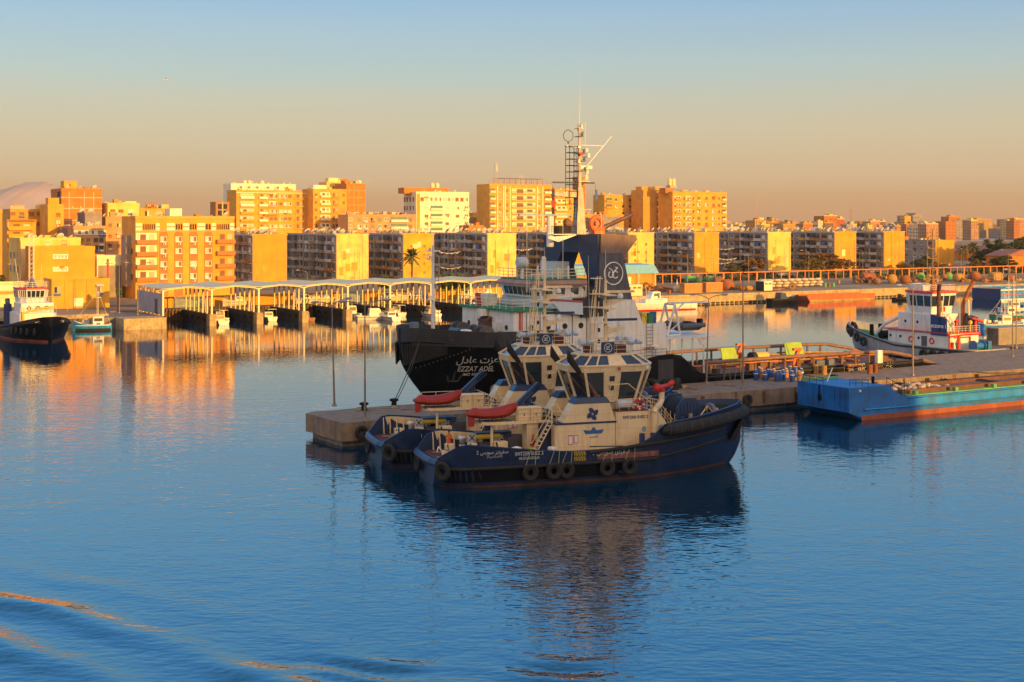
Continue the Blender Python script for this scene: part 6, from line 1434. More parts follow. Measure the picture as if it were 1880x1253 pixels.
for sd in (-1,1):
    rr = []
    for r_ in h.r:
        if r_[0] > 17.3: break
        z1 = r_[2]+.02; z0 = z1-1.55-.05*r_[0]*0; rr.append([(r_[0]-.02, sd*(h.hb(r_[0],z)+.04), z) for z in (z1,(z0+z1)/2,z0)])
    q.loft(rr, closed=False, caps=False)
q.build('bulwark_plating', m_shull, S, True)
h.band(3.0,5.4,.03,30.3,34.2).build('side_plating', m_shull, S, True)
fd = lambda x: 8.6-.02*x if x < 17 else (3.0 if x < 38 else 2.75)
h.deck(lambda x: 8.55-.03*x, .5, 17.2).build('foredeck', m_green, S); h.deck(lambda x: 2.75, 17.9, 77.2, n=40).build('work_deck', m_rustd, S)
h.inner(lambda x: 8.5-.03*x, .3, 17).build('bulwark', m_shull, S, True); h.inner(lambda x: 2.76, 18.4, 77).build('bulwark', m_shull, S, True)
h.strake(lambda x: 8.35-.05*x, .6, 17, .13).build('rubbing_strake', m_rub, S, True); h.strake(lambda x: 2.9, 38, 76, .14).build('rubbing_strake', m_rub, S, True)
q = MB()                                         # ribbed rubber pads round the stem
for i in range(24):
    for s in (-1,1):
        x = .15+i*.16; z0 = 5.6+.06*i; z1 = 8.2; xx = x*.98
        q.cyl((xx-.1, s*(h.hb(x+.9,z0)+.1), z0+.2),(xx-.25, s*(h.hb(x,z1)+.16), z1), .11,.13,5)
q.build('bow_pad', m_rub, S)
for k in range(16):
    x = 1.2+k*.42; z = 5.6+k*.14
q = MB()
for k in range(16): x = 1.4+k*.36; z = 5.5+k*.17; q.sphere((x,-h.hb(x,z)-.08,z),.07,5)
q.build('pad_bolt', m_pole, S)
q = MB(); q.box(10.3,11.3,-h.hb(10.8,8.3)-.12,-h.hb(10.8,8.3)+.2,7.85,8.75); q.torus((10.8,-h.hb(10.8,8.3)-.15,8.3),.33,.13,'y',14,6); q.build('fairlead', m_gant, S)
q = MB(); q.torus((4.0,-h.hb(4.0,9.0)-.03,9.0),.25,.08,'y',12,5); q.build('fairlead', m_gant, S)
pj = lambda cx, cz, e=.05: (lambda X, Y, Z: (cx+X, -(h.hb(cx+X, cz+Y)+e), cz+Y))
text('\uFEDD\uFEA9\uFE8E\uFECB \uFE95\uFEB0\uFECB', 1.08, 'name_lettering', m_letter, S, proj=pj(7.3,6.4), bold=.012)
text('EZZAT ADEL', .86, 'name_lettering', m_letter, S, proj=pj(7.35,5.35), bold=.012, width=.78); text('IMO 9080572', .45, 'number_lettering', m_letter, S, proj=pj(7.3,4.7), bold=.006, width=.95)
text('EZZAT ADEL', .78, 'stern_lettering', m_letter, S, proj=pj(62.8,2.95), bold=.012, width=.9); text('PORT SAID', .62, 'stern_lettering', m_letter, S, proj=pj(63.2,2.42), bold=.01, width=.9)
text('\uFEDD\uFEA9\uFE8E\uFECB \uFE95\uFEB0\uFECB', .8, 'stern_lettering', m_letter, S, proj=pj(68.3,2.95), bold=.01); text('\uFEAA\uFEF4\uFECC\uFEB3 \uFEAD\uFEEE\uFE91', .55, 'stern_lettering', m_letter, S, proj=pj(68.8,2.42))
q = MB(); q.cyl((5.3,-h.hb(5.3,4.8)-.15,5.2),(5.3,-h.hb(5.3,3.8)-.15,3.9),.10,.1,6); q.tube([(4.6,-h.hb(4.6,4.4)-.15,4.6),(4.8,-h.hb(4.8,3.8)-.15,3.9),(5.8,-h.hb(5.8,3.8)-.15,3.9),(6.0,-h.hb(6,4.4)-.15,4.6)],.1,6); q.build('anchor', m_rub2, S)
# foremast and foredeck gear
q = MB(); q.cyl((4.2,0,8.4),(4.2,0,19.4),.24,.15,10); q.box(3.3,5.1,-.1,.1,18.6,18.75); q.cyl((4.2,0,19.4),(4.2,0,20.6),.05,.03,4); q.torus((3.6,0,18.0),.3,.06,'x',10,4); q.box(3.6,4.2,-.5,.5,13.0,13.1); q.tube([(3.2,0,17.9),(4.2,0,17.5)],.06,5); fm_ = q.build('foremast', m_wht, S)
q = MB(); ladder(q, (4.75,.1,8.4), (4.75,.1,18.4), .45, (1,0,0), .5, .03); q.build('mast_ladder', m_gmet, fm_)
for z in (17.8,18.7,13.2): MB().cyl((3.7,-.2,z),(3.7,-.2,z+.35),.15,.15,8).build('navigation_light', m_wht, fm_)
q = MB(); q.box(1.2,2.0,-.8,0,9.6,10.6); q.build('bow_locker', mat('grey bow locker',(.12,.16,.22),.5), S)
for (y,r0,l0) in ((-4.2,.75,1.2),(-2.4,.7,1.3),(1.5,.8,1.4)):
    w_ = MB().cyl((8.9,y,9.25),(8.9,y+l0,9.25),r0,r0,16).build('mooring_winch', mat('dark rope drum',(0,0,0)), S, True)
    q = MB(); q.cyl((8.9,y-.1,9.25),(8.9,y,9.25),r0+.2,r0+.2,16); q.cyl((8.9,y+l0,9.25),(8.9,y+l0+.1,9.25),r0+.2,r0+.2,16); q.box(8.4,9.6,y-.3,y+l0+.3,8.2,8.7); q.build('winch_cheek', m_gmet, w_)
q = MB(); q.bbox(6.6,7.8,-3.3,-1.6,8.4,9.7,.3); q.build('anchor_windlass', m_wht, S); q = MB(); q.cyl((7.0,-1.4,9.2),(7.0,.8,9.2),.55,.55,12); q.build('windlass_drum', m_gmet, S)
q = MB(); railing(q, [(10.9,-5.9,8.3),(10.9,-2.5,8.3)],1.1,.9,.035); q.build('railing', m_gmet, S)
# main house
q = MB(); q.box(11.3,21.6,-6.2,6.2,5.3,11.75); q.box(11.45,21.6,-6.05,6.05,2.76,5.3); q.build('main_house', m_wht, S)
q = MB(); q.box(10.9,21.7,-6.5,6.5,11.76,12.0); q.build('boat_deck', m_green, S)
q = MB()
for (x) in (13.6,15.9,18.2,20.4): q.torus((x,-6.23,9.9),.28,.07,'y',14,5); q.cyl((x,-6.24,9.9),(x,-6.205,9.9),.25,.25,12)
q.build('porthole', m_dark, S)
q = MB()
for (y,z) in ((-4.6,9.9),(4.5,9.9),(4.5,8.5),(1.5,8.5)): q.cyl((11.24,y,z),(11.295,y,z),.3,.3,12)
q.build('porthole', m_dark, S)
q = MB(); q.box(10.6,11.29,-1.2,.9,9.7,10.5); q.hexa([(10.5,-1.3,10.4),(11.29,-1.3,10.8),(11.29,1.0,10.8),(10.5,1.0,10.4)],[(10.5,-1.3,10.5),(11.29,-1.3,10.95),(11.29,1.0,10.95),(10.5,1.0,10.5)]); q.build('front_hood', mat('rusty maroon hood',(.14,.06,.045),.7,.3), S)
q = MB(); q.cyl((10.9,.2,11.0),(10.9,.2,11.8),.75,.75,12); q.box(10.8,11.29,-3.4,-2.2,9.2,10.4); q.build('front_locker', m_wht, S)
q = MB()
for z in (9.0,8.85): q.tube([(12.0,-6.26,z-2.1),(16,-6.26,z-2.1),(22,-6.26,z-2.1),(30,-6.6,z-2.1)],.06,5)
q.tube([(12.1,-6.3,5.5),(12.1,-6.3,11.9)],.09,5); q.tube([(12.4,-6.3,5.5),(12.4,-6.3,11.9)],.05,5); q.build('red_pipe', m_redp, S)
q = MB()
for x in (13.0,14.8,17.0,19.2,21.2,23.0): q.tube([(x,-6.28,5.6),(x,-6.28,11.6)],.045,4)
q.build('drain_pipe', m_gmet, S)
q = MB(); railing(q, [(11.0,6.4,12.0),(11.0,-6.4,12.0),(17.3,-6.4,12.0)], 1.1, 1.4, .04); q.build('deck_railing', m_steel, S)
q = MB(); q.hexa([(12.2,2.2,12.0),(13.8,2.2,12.0),(13.8,4.2,12.0),(12.2,4.2,12.0)],[(12.0,2.0,13.4),(14.0,2.2,13.4),(14.0,4.4,13.4),(12.0,4.4,13.4)]); q.build('deck_tub', m_wht, S); MB().box(11.9,12.19,3.0,4.0,12.0,13.5).build('red_locker', m_redp, S)
# wheelhouse
q = MB(); q.box(15.9,22.2,-4.6,4.6,12.0,13.15); q.build('bridge_lower', mat('pale blue painted steel',(.50,.60,.68),.5,.08,.5,dirt=(.35,.35,.35),damt=.3), S)
def brid(z, g): return [(16.0-g,-4.4-g*.2,z),(22.2,-4.8,z),(22.2,4.8,z),(16.0-g,4.4+g*.2,z),(15.6-g,3.2,z),(15.6-g,-3.2,z)]
q = MB(); q.loft([brid(13.15,0),brid(14.55,.35)]); q.build('bridge_house', m_wht, S)
q = MB()
for (x0,x1) in ((16.2,17.4),(18.0,19.1),(20.0,21.0),(21.3,21.9)): q.hexa([(x0,-4.62,13.45),(x1,-4.75,13.45),(x1,-4.70,13.45),(x0,-4.55,13.45)],[(x0,-4.72,14.3),(x1,-4.83,14.3),(x1,-4.76,14.3),(x0,-4.62,14.3)])
for k in range(6): y = -3.1+k*1.06; q.hexa([(15.5,y,13.4),(15.5,y+.85,13.4),(15.58,y+.85,13.4),(15.58,y,13.4)],[(15.23,y,14.35),(15.23,y+.85,14.35),(15.33,y+.85,14.35),(15.33,y,14.35)])
q.build('bridge_window', m_tint, S)
q = MB(); q.loft([[(p[0]+dx,p[1]*g_,z) for p in brid(0,.35)] for z,g_,dx in ((14.55,1.12,-.35),(14.75,1.14,-.4),(15.15,1.0,0))]); q.build('bridge_roof', mat('faded pink red roof edge',(.36,.22,.19),.7,.2,.6), S)
MB().loft([[(p[0]+dx,p[1]*.98,z) for p in brid(0,.35)] for z,dx in ((15.16,0),(15.3,0))]).build('bridge_top_deck', m_green, S)
q = MB(); railing(q, [(15.4,4.4,15.3),(15.4,-4.4,15.3),(22,-4.6,15.3)], 1.15, 1.0, .05); q.build('bridge_railing', m_steel, S)
q = MB(); q.hexa([(17.2,-7.0,11.5),(20.2,-7.0,11.2),(20.2,-6.55,11.2),(17.2,-6.55,11.5)],[(15.8,-6.9,13.1),(20.2,-6.9,12.75),(20.2,-6.55,12.75),(15.8,-6.55,13.1)]); q.box(15.9,22,-6.9,-4.6,12.05,12.12); q.build('bridge_wing', mat('pale blue painted steel',(0,0,0)), S)
MB().hexa([(15.8,-6.95,12.95),(20.2,-6.95,12.6),(20.2,-6.5,12.6),(15.8,-6.5,12.95)],[(15.8,-6.95,13.2),(20.2,-6.95,12.85),(20.2,-6.5,12.85),(15.8,-6.5,13.2)]).build('wing_rail_board', mat('dusty red rail board',(.33,.08,.09),.7,.15), S)
q = MB(); q.box(20.25,23.2,-6.7,-4.4,10.9,13.0); q.box(22.2,23.6,-5.5,-3,11.0,14.4); q.build('stack_casing', mat('sooty casing',(.03,.032,.036),.8,.3), S)
q = MB(); q.lathe([(.5,-.7),(.68,-.5),(.68,.45),(.35,.6)],(15.4,-1.2,17.2),'x',14); q.build('searchlight', mat('searchlight enamel',(0,0,0)), S, True); MB().cyl((15.4,-1.2,15.3),(15.4,-1.2,16.6),.22,.2,8).build('searchlight_post', m_wht, S)
q = MB(); q.cyl((17.6,-2.5,15.3),(17.6,-2.5,17.6),.35,.28,10); q.sphere((17.6,-2.5,17.65),.3,8); q.build('vent_pillar', m_wht, S, True)
for (x,y,z) in ((16.2,-3.4,1.6),(18.8,-3.8,1.3),(20.2,-3.8,1.5),(16.6,1.0,1.8)): MB().cyl((x,y,15.3),(x,y,15.3+z),.14,.11,6).build('compass_post', m_wht, S)
q = MB(); q.box(20.2,22.4,-.5,2.6,15.3,17.2); q.build('battery_house', mat('pale blue painted steel',(0,0,0)), S)
for (x,y,z) in ((13.2,-6.0,12.2),(19.0,-4.5,8.0),(23.5,-5.9,9),(16.2,3.5,6)): MB().cyl((x,y,14),(x,y,14+z),.05,.025,4).build('whip_antenna', m_steel, S)
# gantry of the two funnels
q = MB()
q.box(22.9,26.6,-6.0,6.2,18.35,20.5)
for s in (-1,1):
    a, b_ = (-6.0,-3.6) if s < 0 else (3.8,6.2)
    q.hexa([(22.9,a,12.8),(25.5,a,12.8),(25.5,b_,12.8),(22.9,b_,12.8)],[(22.9,a,18.349),(25.5,a,18.349),(25.5,b_,18.349),(22.9,b_,18.349)])
    i_ = -3.6 if s < 0 else 3.8; o_ = i_-s*1.7
    q.add([(22.9,i_,15.6),(22.9,i_,18.34),(22.9,o_,18.34),(25.5,i_,15.6),(25.5,i_,18.34),(25.5,o_,18.34)],[(0,2,1),(3,4,5),(0,3,5,2),(0,1,4,3),(1,2,5,4)])
q.box(22.9,27.5,-6.2,6.2,11.0,12.799); q.box(22.9,25.5,3.8,6.2,11,12.8); q.build('gantry', m_gant, S)
q = MB(); q.prismy([(23.0,12.75),(27.7,12.75),(26.3,18.3),(23.0,18.3)], -6.25, -5.1); q.build('funnel', m_fun, S); 
q = MB(); q.prismy([(23.2,18.31),(26.9,18.31),(28.4,19.9),(28.2,20.45),(23.2,20.6)], -6.28, -3.4); fb_ = q.build('funnel_top', mat('heat stained funnel top',(.20,.14,.115),.7,.25,.5,dirt=(.10,.05,.04),damt=.6), S)
q = MB(); q.prismy([(23.0,12.75),(27.7,12.75),(26.3,18.3),(23.0,18.3)], 5.2, 6.3); q.prismy([(23.2,18.31),(26.9,18.31),(28.4,19.9),(28.2,20.45),(23.2,20.6)], 3.6, 6.35); q.build('funnel', m_gant, S)
q = MB(); q.hexa([(26.0,-5.2,17.4),(26.9,-5.2,17.6),(26.9,-4.4,17.6),(26.0,-4.4,17.4)],[(27.2,-5.3,18.9),(28.3,-5.3,19.3),(28.3,-4.3,19.3),(27.2,-4.3,18.9)]); q.build('sunlit_funnel_tip', m_orr, S)  # orange painted for low sun catching the funnel's aft tip
ringlogo(S, (24.95,-6.30,15.9), 1.32, m_letter, name='round_emblem')
# white casing aft of the gantry
q = MB(); q.prismy([(21.6,2.76),(32.4,2.76),(32.4,9.75),(29.0,9.75),(27.75,12.74),(21.6,12.74)], -6.6, -3.2); q.build('engine_casing', m_wht, S)
q = MB(); q.prismy([(21.6,2.76),(32.4,2.76),(32.4,9.7),(21.6,9.7)], -3.199, 6.4); q.build('engine_casing', m_wht, S)
MB().box(21.7,32.3,-6.68,-6.605,4.9,5.5).build('green_band', m_green, S)
q = MB(); ladder(q,(29.9,-6.75,5.6),(29.9,-6.75,9.8),.9,(1,0,0),.4,.035); q.tube([(29.45,-6.75,9.8),(29.3,-6.7,10.7),(28.9,-6.2,10.9)],.035,5); q.tube([(30.35,-6.75,9.8),(30.5,-6.6,10.7),(31.3,-6.2,10.3)],.035,5); q.build('ladder', m_gmet, S)
q = MB(); railing(q, [(22.5,-6.95,5.6),(32.2,-6.95,5.6)],1.1,1.5,.03); q.build('side_railing', m_gmet, S)
MB().box(29.3,30.0,-6,-4.6,9.76,11.1).build('yellow_locker', m_yelp, S); MB().cyl((30.6,-5.6,9.76),(30.6,-5.6,11.0),.5,.5,10).build('green_drum', m_green, S, True); MB().cyl((31.4,-5.3,9.76),(31.4,-5.3,11.1),.45,.45,10).build('blue_drum', m_gas, S, True)
for x in (24.2,30.3): 
    q = MB(); q.tube([(x,-6.7,6.2),(x,-7.1,7.2)],.05,4); q.lathe([(.5,0),(.3,.15),(.08,.2)],(x,-7.2,7.1),'z',10); q.build('deck_lamp', m_steel, S)
# main mast on the gantry
q = MB(); q.hexa([(23.5,-.6,20.5),(24.8,-.6,20.5),(24.8,.6,20.5),(23.5,.6,20.5)],[(23.8,-.35,26.2),(24.5,-.35,26.2),(24.5,.35,26.2),(23.8,.35,26.2)]); q.cyl((24.2,0,26.1),(24.2,0,33.2),.27,.15,10); q.hexa([(20.5,-.3,25.2),(23.7,-.3,24.9),(23.7,.3,24.9),(20.5,.3,25.2)],[(20.5,-.3,25.5),(23.7,-.3,25.9),(23.7,.3,25.9),(20.5,.3,25.5)]); q.cyl((24.2,0,33.1),(24.2,0,33.9),.24,.24,8)
mm = q.build('main_mast', mat('rust streaked mast paint',(.58,.48,.36),.6,.15,.8,dirt=(.28,.14,.06),damt=.8,dscale=(.8,.8,.2)), S)
q = MB(); q.cyl((24.2,0,33.9),(24.3,0,37.6),.04,.02,5); q.cyl((24.3,0,37.6),(24.2,0,41.2),.010,.006,4); q.cyl((25.2,.2,31.6),(25.2,.2,34.2),.05,.03,4); q.build('whip_antenna', m_steel, mm)
q = MB()
for s in (-.45,.45):
    for x in (22.5,23.7): q.cyl((x,s,24.0 if x<23 else 22),(x,s,31.3),.05,.05,4)
for k in range(10): z = 24.2+k*.78; q.tube([(22.5,-.45,z),(23.7,-.45,z),(23.7,.45,z),(22.5,.45,z),(22.5,-.45,z)],.045,4)
ladder(q,(23.6,0,22),(23.6,0,31),.5,(0,1,0),.45,.03); q.build('mast_cage', m_gant, mm)
q = MB(); q.torus((22.6,0,32.5),.7,.05,'y',18,5); q.cyl((22.6,0,31.5),(22.6,0,31.8),.1,.1,6); q.build('direction_loop', m_gmet, mm)
q = MB(); q.hexa([(22.2,-.3,31.2),(24.2,-.3,31.0),(24.2,.3,31.0),(22.2,.3,31.2)],[(22.2,-.3,31.3),(24.2,-.3,31.3),(24.2,.3,31.3),(22.2,.3,31.3)]); q.tube([(24.3,0,31.4),(27.6,0,31.4)],.05,5); q.tube([(25.2,0,28.8),(28.9,0,32.6)],.07,5); q.box(24.2,25.9,-.3,.3,28.5,28.9); q.build('mast_bracket', m_wht, mm)
MB().box(20.4,26.4,-.08,.08,26.7,26.9).build('yard_arm', m_gant, mm)
for (x,z,l_) in ((25.1,27.9,.5),(25.3,29.9,.5),(25.0,30.6,.4),(23.9,29.2,.4),(25.0,27.2,.6)): MB().cyl((x,-.3,z),(x,-.3,z+l_),.25,.2,8).build('navigation_light', m_off, mm)
for z in (26.9,28.2,29.4,30.3,32.4,33.4):
    q = MB(); q.box(23.8,25.4-.15*(z-27),-.5,.5,z,z+.08); q.tube([(24.2,-.5,z+.08),(25.3-.15*(z-27),-.5,z+.6),(25.3-.15*(z-27),.5,z+.6)],.03,4); q.cyl((24.9-.1*(z-27),-.4,z+.08),(24.9-.1*(z-27),-.4,z+.5),.14,.12,6); q.build('mast_platform', (m_gmet,m_off,m_buff)[int(z*10)%3], mm)
MB().box(24.0,24.4,-.5,-.37,30.1,30.5).build('red_panel', m_redp, mm)
q = MB(); q.hexa([(26.5,-.05,24.6),(26.9,-.05,24.8),(26.9,.0,24.8),(26.5,.0,24.6)],[(26.5,-.05,26.0),(26.8,-.05,26.0),(26.8,.0,26.0),(26.5,.0,26.0)]); q.tube([(26.6,0,26.0),(26.5,0,26.7)],.02,3); q.build('blue_flag', m_blue, mm)
q = MB(); q.tube([(20.5,0,24.4),(20.4,0,26.7)],.02,3); q.box(20.2,20.7,-.04,0,23.8,24.6); q.build('ensign', m_redc, mm)
q = MB(); q.box(15.6,22.9,-.2,.2,22.75,22.95); q.build('radar_scanner', mat('pale blue bar',(.20,.33,.45),.5), S); MB().cyl((20.0,0,19),(20.0,0,22.7),.45,.45,10).build('radar_post', m_wht, S, True)
q = MB(); q.hexa([(18.8,-1.6,20.0),(20.2,-1.6,19.6),(20.2,-1.4,19.6),(18.8,-1.4,20.0)],[(18.8,-1.6,20.2),(22.9,-1.6,20.45),(22.9,-1.4,20.45),(18.8,-1.4,20.2)]); q.box(19.8,23,-1.2,1.2,20.46,20.55); q.build('radar_platform', m_wht, S); q = MB(); railing(q,[(19.5,-1.1,20.6),(23,-1.1,20.6)],.9,.8,.03); q.box(20.8,22.6,-.8,.6,20.61,21.5); q.build('platform_railing', m_dark, S)
q = MB(); q.sphere((22.2,-.4,21.9),.6,8); q.build('red_dome', m_bb, S)
q = MB(); q.torus((28.0,2,21.8),.78,.30,'y',18,8); q.cyl((28.0,1.7,21.8),(28.0,2.3,21.8),.3,.3,10); rl_ = q.build('hose_reel', m_orr, S, True); MB().cyl((28.8,2,21.2),(33.6,2,23.0),.30,.24,10).build('crane_boom', m_exh, S, True); q = MB(); q.box(27.5,28.9,1.6,2.4,20.5,20.95); q.cyl((28.9,2,20.5),(28.9,2,21.4),.35,.35,10); q.box(24,30,.5,3.5,20.35,20.5); q.build('crane_base', m_orr, S)
# boat platform with davit and inflatable
q = MB(); q.box(32.41,40.2,-6.6,5.5,7.75,7.95); q.build('boat_platform', m_wht, S)
q = MB()
for x in (33.2,35.0,36.6,38.3): q.cyl((x,-6.4,2.76),(x,-6.4,7.75),.10,.10,6); q.cyl((x,5.2,2.76),(x,5.2,7.75),.1,.1,6)
q.hexa([(37.9,-6.45,6.9),(38.3,-6.45,6.9),(38.3,-6.35,6.9),(37.9,-6.35,6.9)],[(37.3,-6.45,7.7),(38.9,-6.45,7.7),(38.9,-6.35,7.7),(37.3,-6.35,7.7)]); q.build('platform_post', m_wht, S)
q = MB(); 
for y in (-4.4,-2.4): q.tube([(34.2,y,8.0),(35.4,y,11.8)],.14,6); q.tube([(36.2,y,8.0),(35.4,y,11.8)],.14,6); q.tube([(34.2,y,8.0),(36.2,y,8.0)],.12,6); q.tube([(34.0,y,8.1),(36.2,y,9.6)],.08,5)
q.tube([(35.4,-4.4,11.8),(35.4,-2.4,11.8)],.14,6); q.box(35.0,41.5,-3.6,-3.3,11.8,12.05); q.tube([(35.6,-3.45,10.4),(37.4,-3.45,11.8)],.1,5); q.build('davit', m_wht, S)
q = MB(); q.cyl((41.0,-3.5,11.2),(41.0,-3.4,11.8),.2,.2,6); q.tube([(41.0,-3.45,11.3),(40.2,-3.45,10.0),(40.3,-3.4,9.4)],.04,4); q.tube([(41.0,-3.45,11.3),(41.0,-3.45,9.6)],.04,4); q.build('davit_hook', m_gmet, S)
ib = thing('inflatable_boat','grey rigid inflatable boat on the ship\'s stern platform under the davit','inflatable boat', W(66.2+38.2,140.1-2.6,9.0), GA+.1)
m_rib = mat('grey inflatable tube',(.09,.10,.125),.6,.15)
q = MB(); pth = [(-2.0,-.85,0.1),(1.0,-.85,-.02),(2.4,-.9,0)]; q.tube([(2.6,-.9,.0),(-1.4,-.95,.05),(-2.5,-.5,.3),(-2.9,0,.45),(-2.5,.5,.3),(-1.4,.95,.05),(2.6,.9,.0)],.30,10); q.build('inflatable_tube', m_rib, ib, True)
q = MB(); q.loft([[(-2.6,-.2,.0),(-2.6,.2,.0),(-2.6,0,-.2)],[(-1.2,-.8,-.25),(-1.2,.8,-.25),(-1.2,0,-.65)],[(2.5,-.8,-.25),(2.5,.8,-.25),(2.5,0,-.7)]]); q.build('boat_hull', m_rib, ib); q = MB(); q.box(.2,.9,-.4,.4,-.2,.5); q.box(-.6,-.2,-.5,.5,-.2,.3); q.build('seat', m_dark, ib); q = MB(); q.bbox(2.3,3.0,-.3,.3,-.3,.75,.08); q.build('outboard_motor', m_black, ib)
# work deck: cargo rails, pipes, hose, crash barriers
for s,zz in ((-1,4.55),(1,4.65)):
    y = s*6.0
    q = MB(); pts = [(38.5,y,zz),(52,y,zz+.1),(66,y,zz)]+([(70,y,zz-.1),(74.5,y*.95,zz-.9),(76.6,y*.85,zz-1.7)]); q.tube(pts,.24,9); q.build('cargo_rail', m_pipeb, S, True)
    q = MB()
    for k in range(13): x = 39.5+k*2.45; q.cyl((x,y,2.76),(x,y,zz),.15,.15,6)
    q.build('rail_post', m_pipeb, S)
q = MB(); q.tube([(49,-5.6,4.1),(66,-5.6,4.15),(68,-5.6,4.15),(68,-5.6,3.2)],.09,6); q.tube([(36.5,-6.6,4.3),(50,-6.6,4.3)],.07,5); q.build('orange_pipe', m_orange, S)
r = random.Random(8)
q = MB()
for k in range(26): x = r.uniform(39,74); y = r.uniform(-4.6,4.8); a,b_,c = r.uniform(.4,2.2),r.uniform(.4,1.4),r.uniform(.3,1.2); q.box(x,x+a,y,y+b_,2.77,2.77+c)
q.build('deck_gear', m_rustd, S)
q = MB()
for k in range(8): x = r.uniform(40,72); y = r.uniform(-4,4.8); q.cyl((x,y,3.1),(x+r.uniform(1,5),y+r.uniform(-.4,.4),3.1+r.uniform(0,.6)),.16,.16,7)
for k in range(6): q.torus((r.uniform(42,73),r.uniform(-3,4),3.0),.5,.14,'z',14,6)
q.build('deck_pipes', m_ob, S)
q = MB(); q.tube([(60,5.0,3.9),(76,4.6,3.3)],.12,6); q.tube([(55,4.2,3.9),(76,3.9,2.9)],.1,6)
for k in range(12): q.cyl((54+k*1.7,5.0,2.76),(54+k*1.7,5.0,4.1),.07,.07,5)
q.build('guard_rail', m_yb, S)
for (x,y,w_,z1,lab) in ((48.2,2.0,2.8,5.2,'darker lime panel'),(59.8,2.6,3.4,5.35,'bright lime panel')):
    MB().hexa([(x,y,2.8),(x+w_,y,2.8),(x+w_,y+.15,2.8),(x,y+.15,2.8)],[(x+.3,y+1.0,z1),(x+w_-.1,y+1.0,z1),(x+w_-.1,y+1.15,z1),(x+.3,y+1.15,z1)]).build('lime_panel', m_lime, S, label=lab+' leaning on the work deck')
for (x,y) in ((51.5,4.2),(53.4,-5.0)):
    q = MB(); q.hexa([(x,y,2.8),(x+.5,y,2.8),(x+.5,y+.4,2.8),(x,y+.4,2.8)],[(x+1.5,y,5.3),(x+2.0,y,5.3),(x+2.0,y+.4,5.3),(x+1.5,y+.4,5.3)]); q.box(x+.8,x+2.2,y,y+.4,5.25,5.55); q.box(x+1.4,x+1.8,y,y+.4,2.8,4.3); q.build('pipe_rack_arm', m_orr, S)
MB().cyl((54.2,2.8,3.7),(56.2,2.8,3.7),.7,.7,14).build('yellow_drum', m_yelp, S, True); MB().cyl((53.4,2.8,3.7),(54.2,2.8,3.7),.75,.75,14).build('drum_end', m_dark, S)
q = MB(); q.box(57,58.4,-6.2,-5.4,2.77,3.9); q.box(59,60,-6.3,-5.5,2.77,4.0); q.build('grey_crate', mat('blue grey crate',(.10,.13,.17),.7,.2), S)
q = MB(); q.tube([(77,-3.5,2.6),(78.5,-4.3,2.7),(79.6,-5.2,2.2)],.3,8); q.build('stern_hose', m_pipeb, S, True)
# mooring lines
def line(name, label, a, b, sag, r_=.045, m=None):
    q = MB(); pts = [tuple(a[k]+(b[k]-a[k])*i/12 for k in range(2))+(a[2]+(b[2]-a[2])*i/12-sag*4*(i/12)*(1-i/12),) for i in range(13)]; q.tube(pts, r_, 5)
    return tag(q.build(name, m or mat('dark mooring line',(.05,.045,.04),.9), None, True), label, 'rope')
bw = W(66.2+1.6,140.1-2.2,9.0)
line('mooring_line','taut dark mooring line from the black ship\'s bow to the pier bollard',bw,W(61.5,131.6,2.9),.25,.055); line('mooring_line','second slack line beside the taut one at the black ship\'s bow',bw,W(61.8,131.8,2.9),.7,.04)
line('mooring_line','dark stern line of the nearer navy tug reaching up from its side',onT(T2,14.0,-4.6,2.9),onT(T2,17.0,-5.2,2.9),.0,.05)
line('mooring_line','slack line along the sunlit pier wall to the blue barge',W(118,125.2,2.9),W(112.5,119,3.9),.6,.04); line('mooring_line','long slack line across the sunlit wall behind the barge',W(139,124.6,2.6),W(150,118,2.7),.3,.04)
# ================================================================== other craft
m_cyan = mat('bright blue boat paint',(.006,.25,.68),.55,.3,.6,dirt=(.12,.13,.13),damt=.7,dscale=(.8,.8,.2),plates=(2.8,1.3)); m_bblue = mat('strong blue barge paint',(.004,.15,.50),.55,.3,.5,dirt=(.06,.07,.10),damt=.75,dscale=(.7,.7,.12),plates=(2.8,1.3))
m_rusty = mat('rust red hull',(.30,.075,.035),.7,.25,.8,dirt=(.12,.05,.03),damt=.6); m_obarge = mat('orange red barge',(.50,.12,.04),.7,.2,.6,dirt=(.3,.10,.05),damt=.6)
m_wd = mat('weathered boat wood',(.28,.15,.07),.8,.2,1)
def smallhull(L_, B, D, bow=1.5, fl=.75):
    rows = []
    for f, b, z in ((0,.78,.85),(.15,.92,.8),(.4,1,.78),(.65,.9,.88),(.82,.62,1.05),(.93,.3,1.25),(1,.03,1.4)):
        rows.append([f*L_, B/2*b, D*z, B/2*b*.9, D*.4, B/2*b*fl*(1 if f < .6 else 1-(f-.6)*1.6), 0.0, B/2*b*.3*(1 if f<.7 else .3), -.35])
    return Hull(rows, 3)
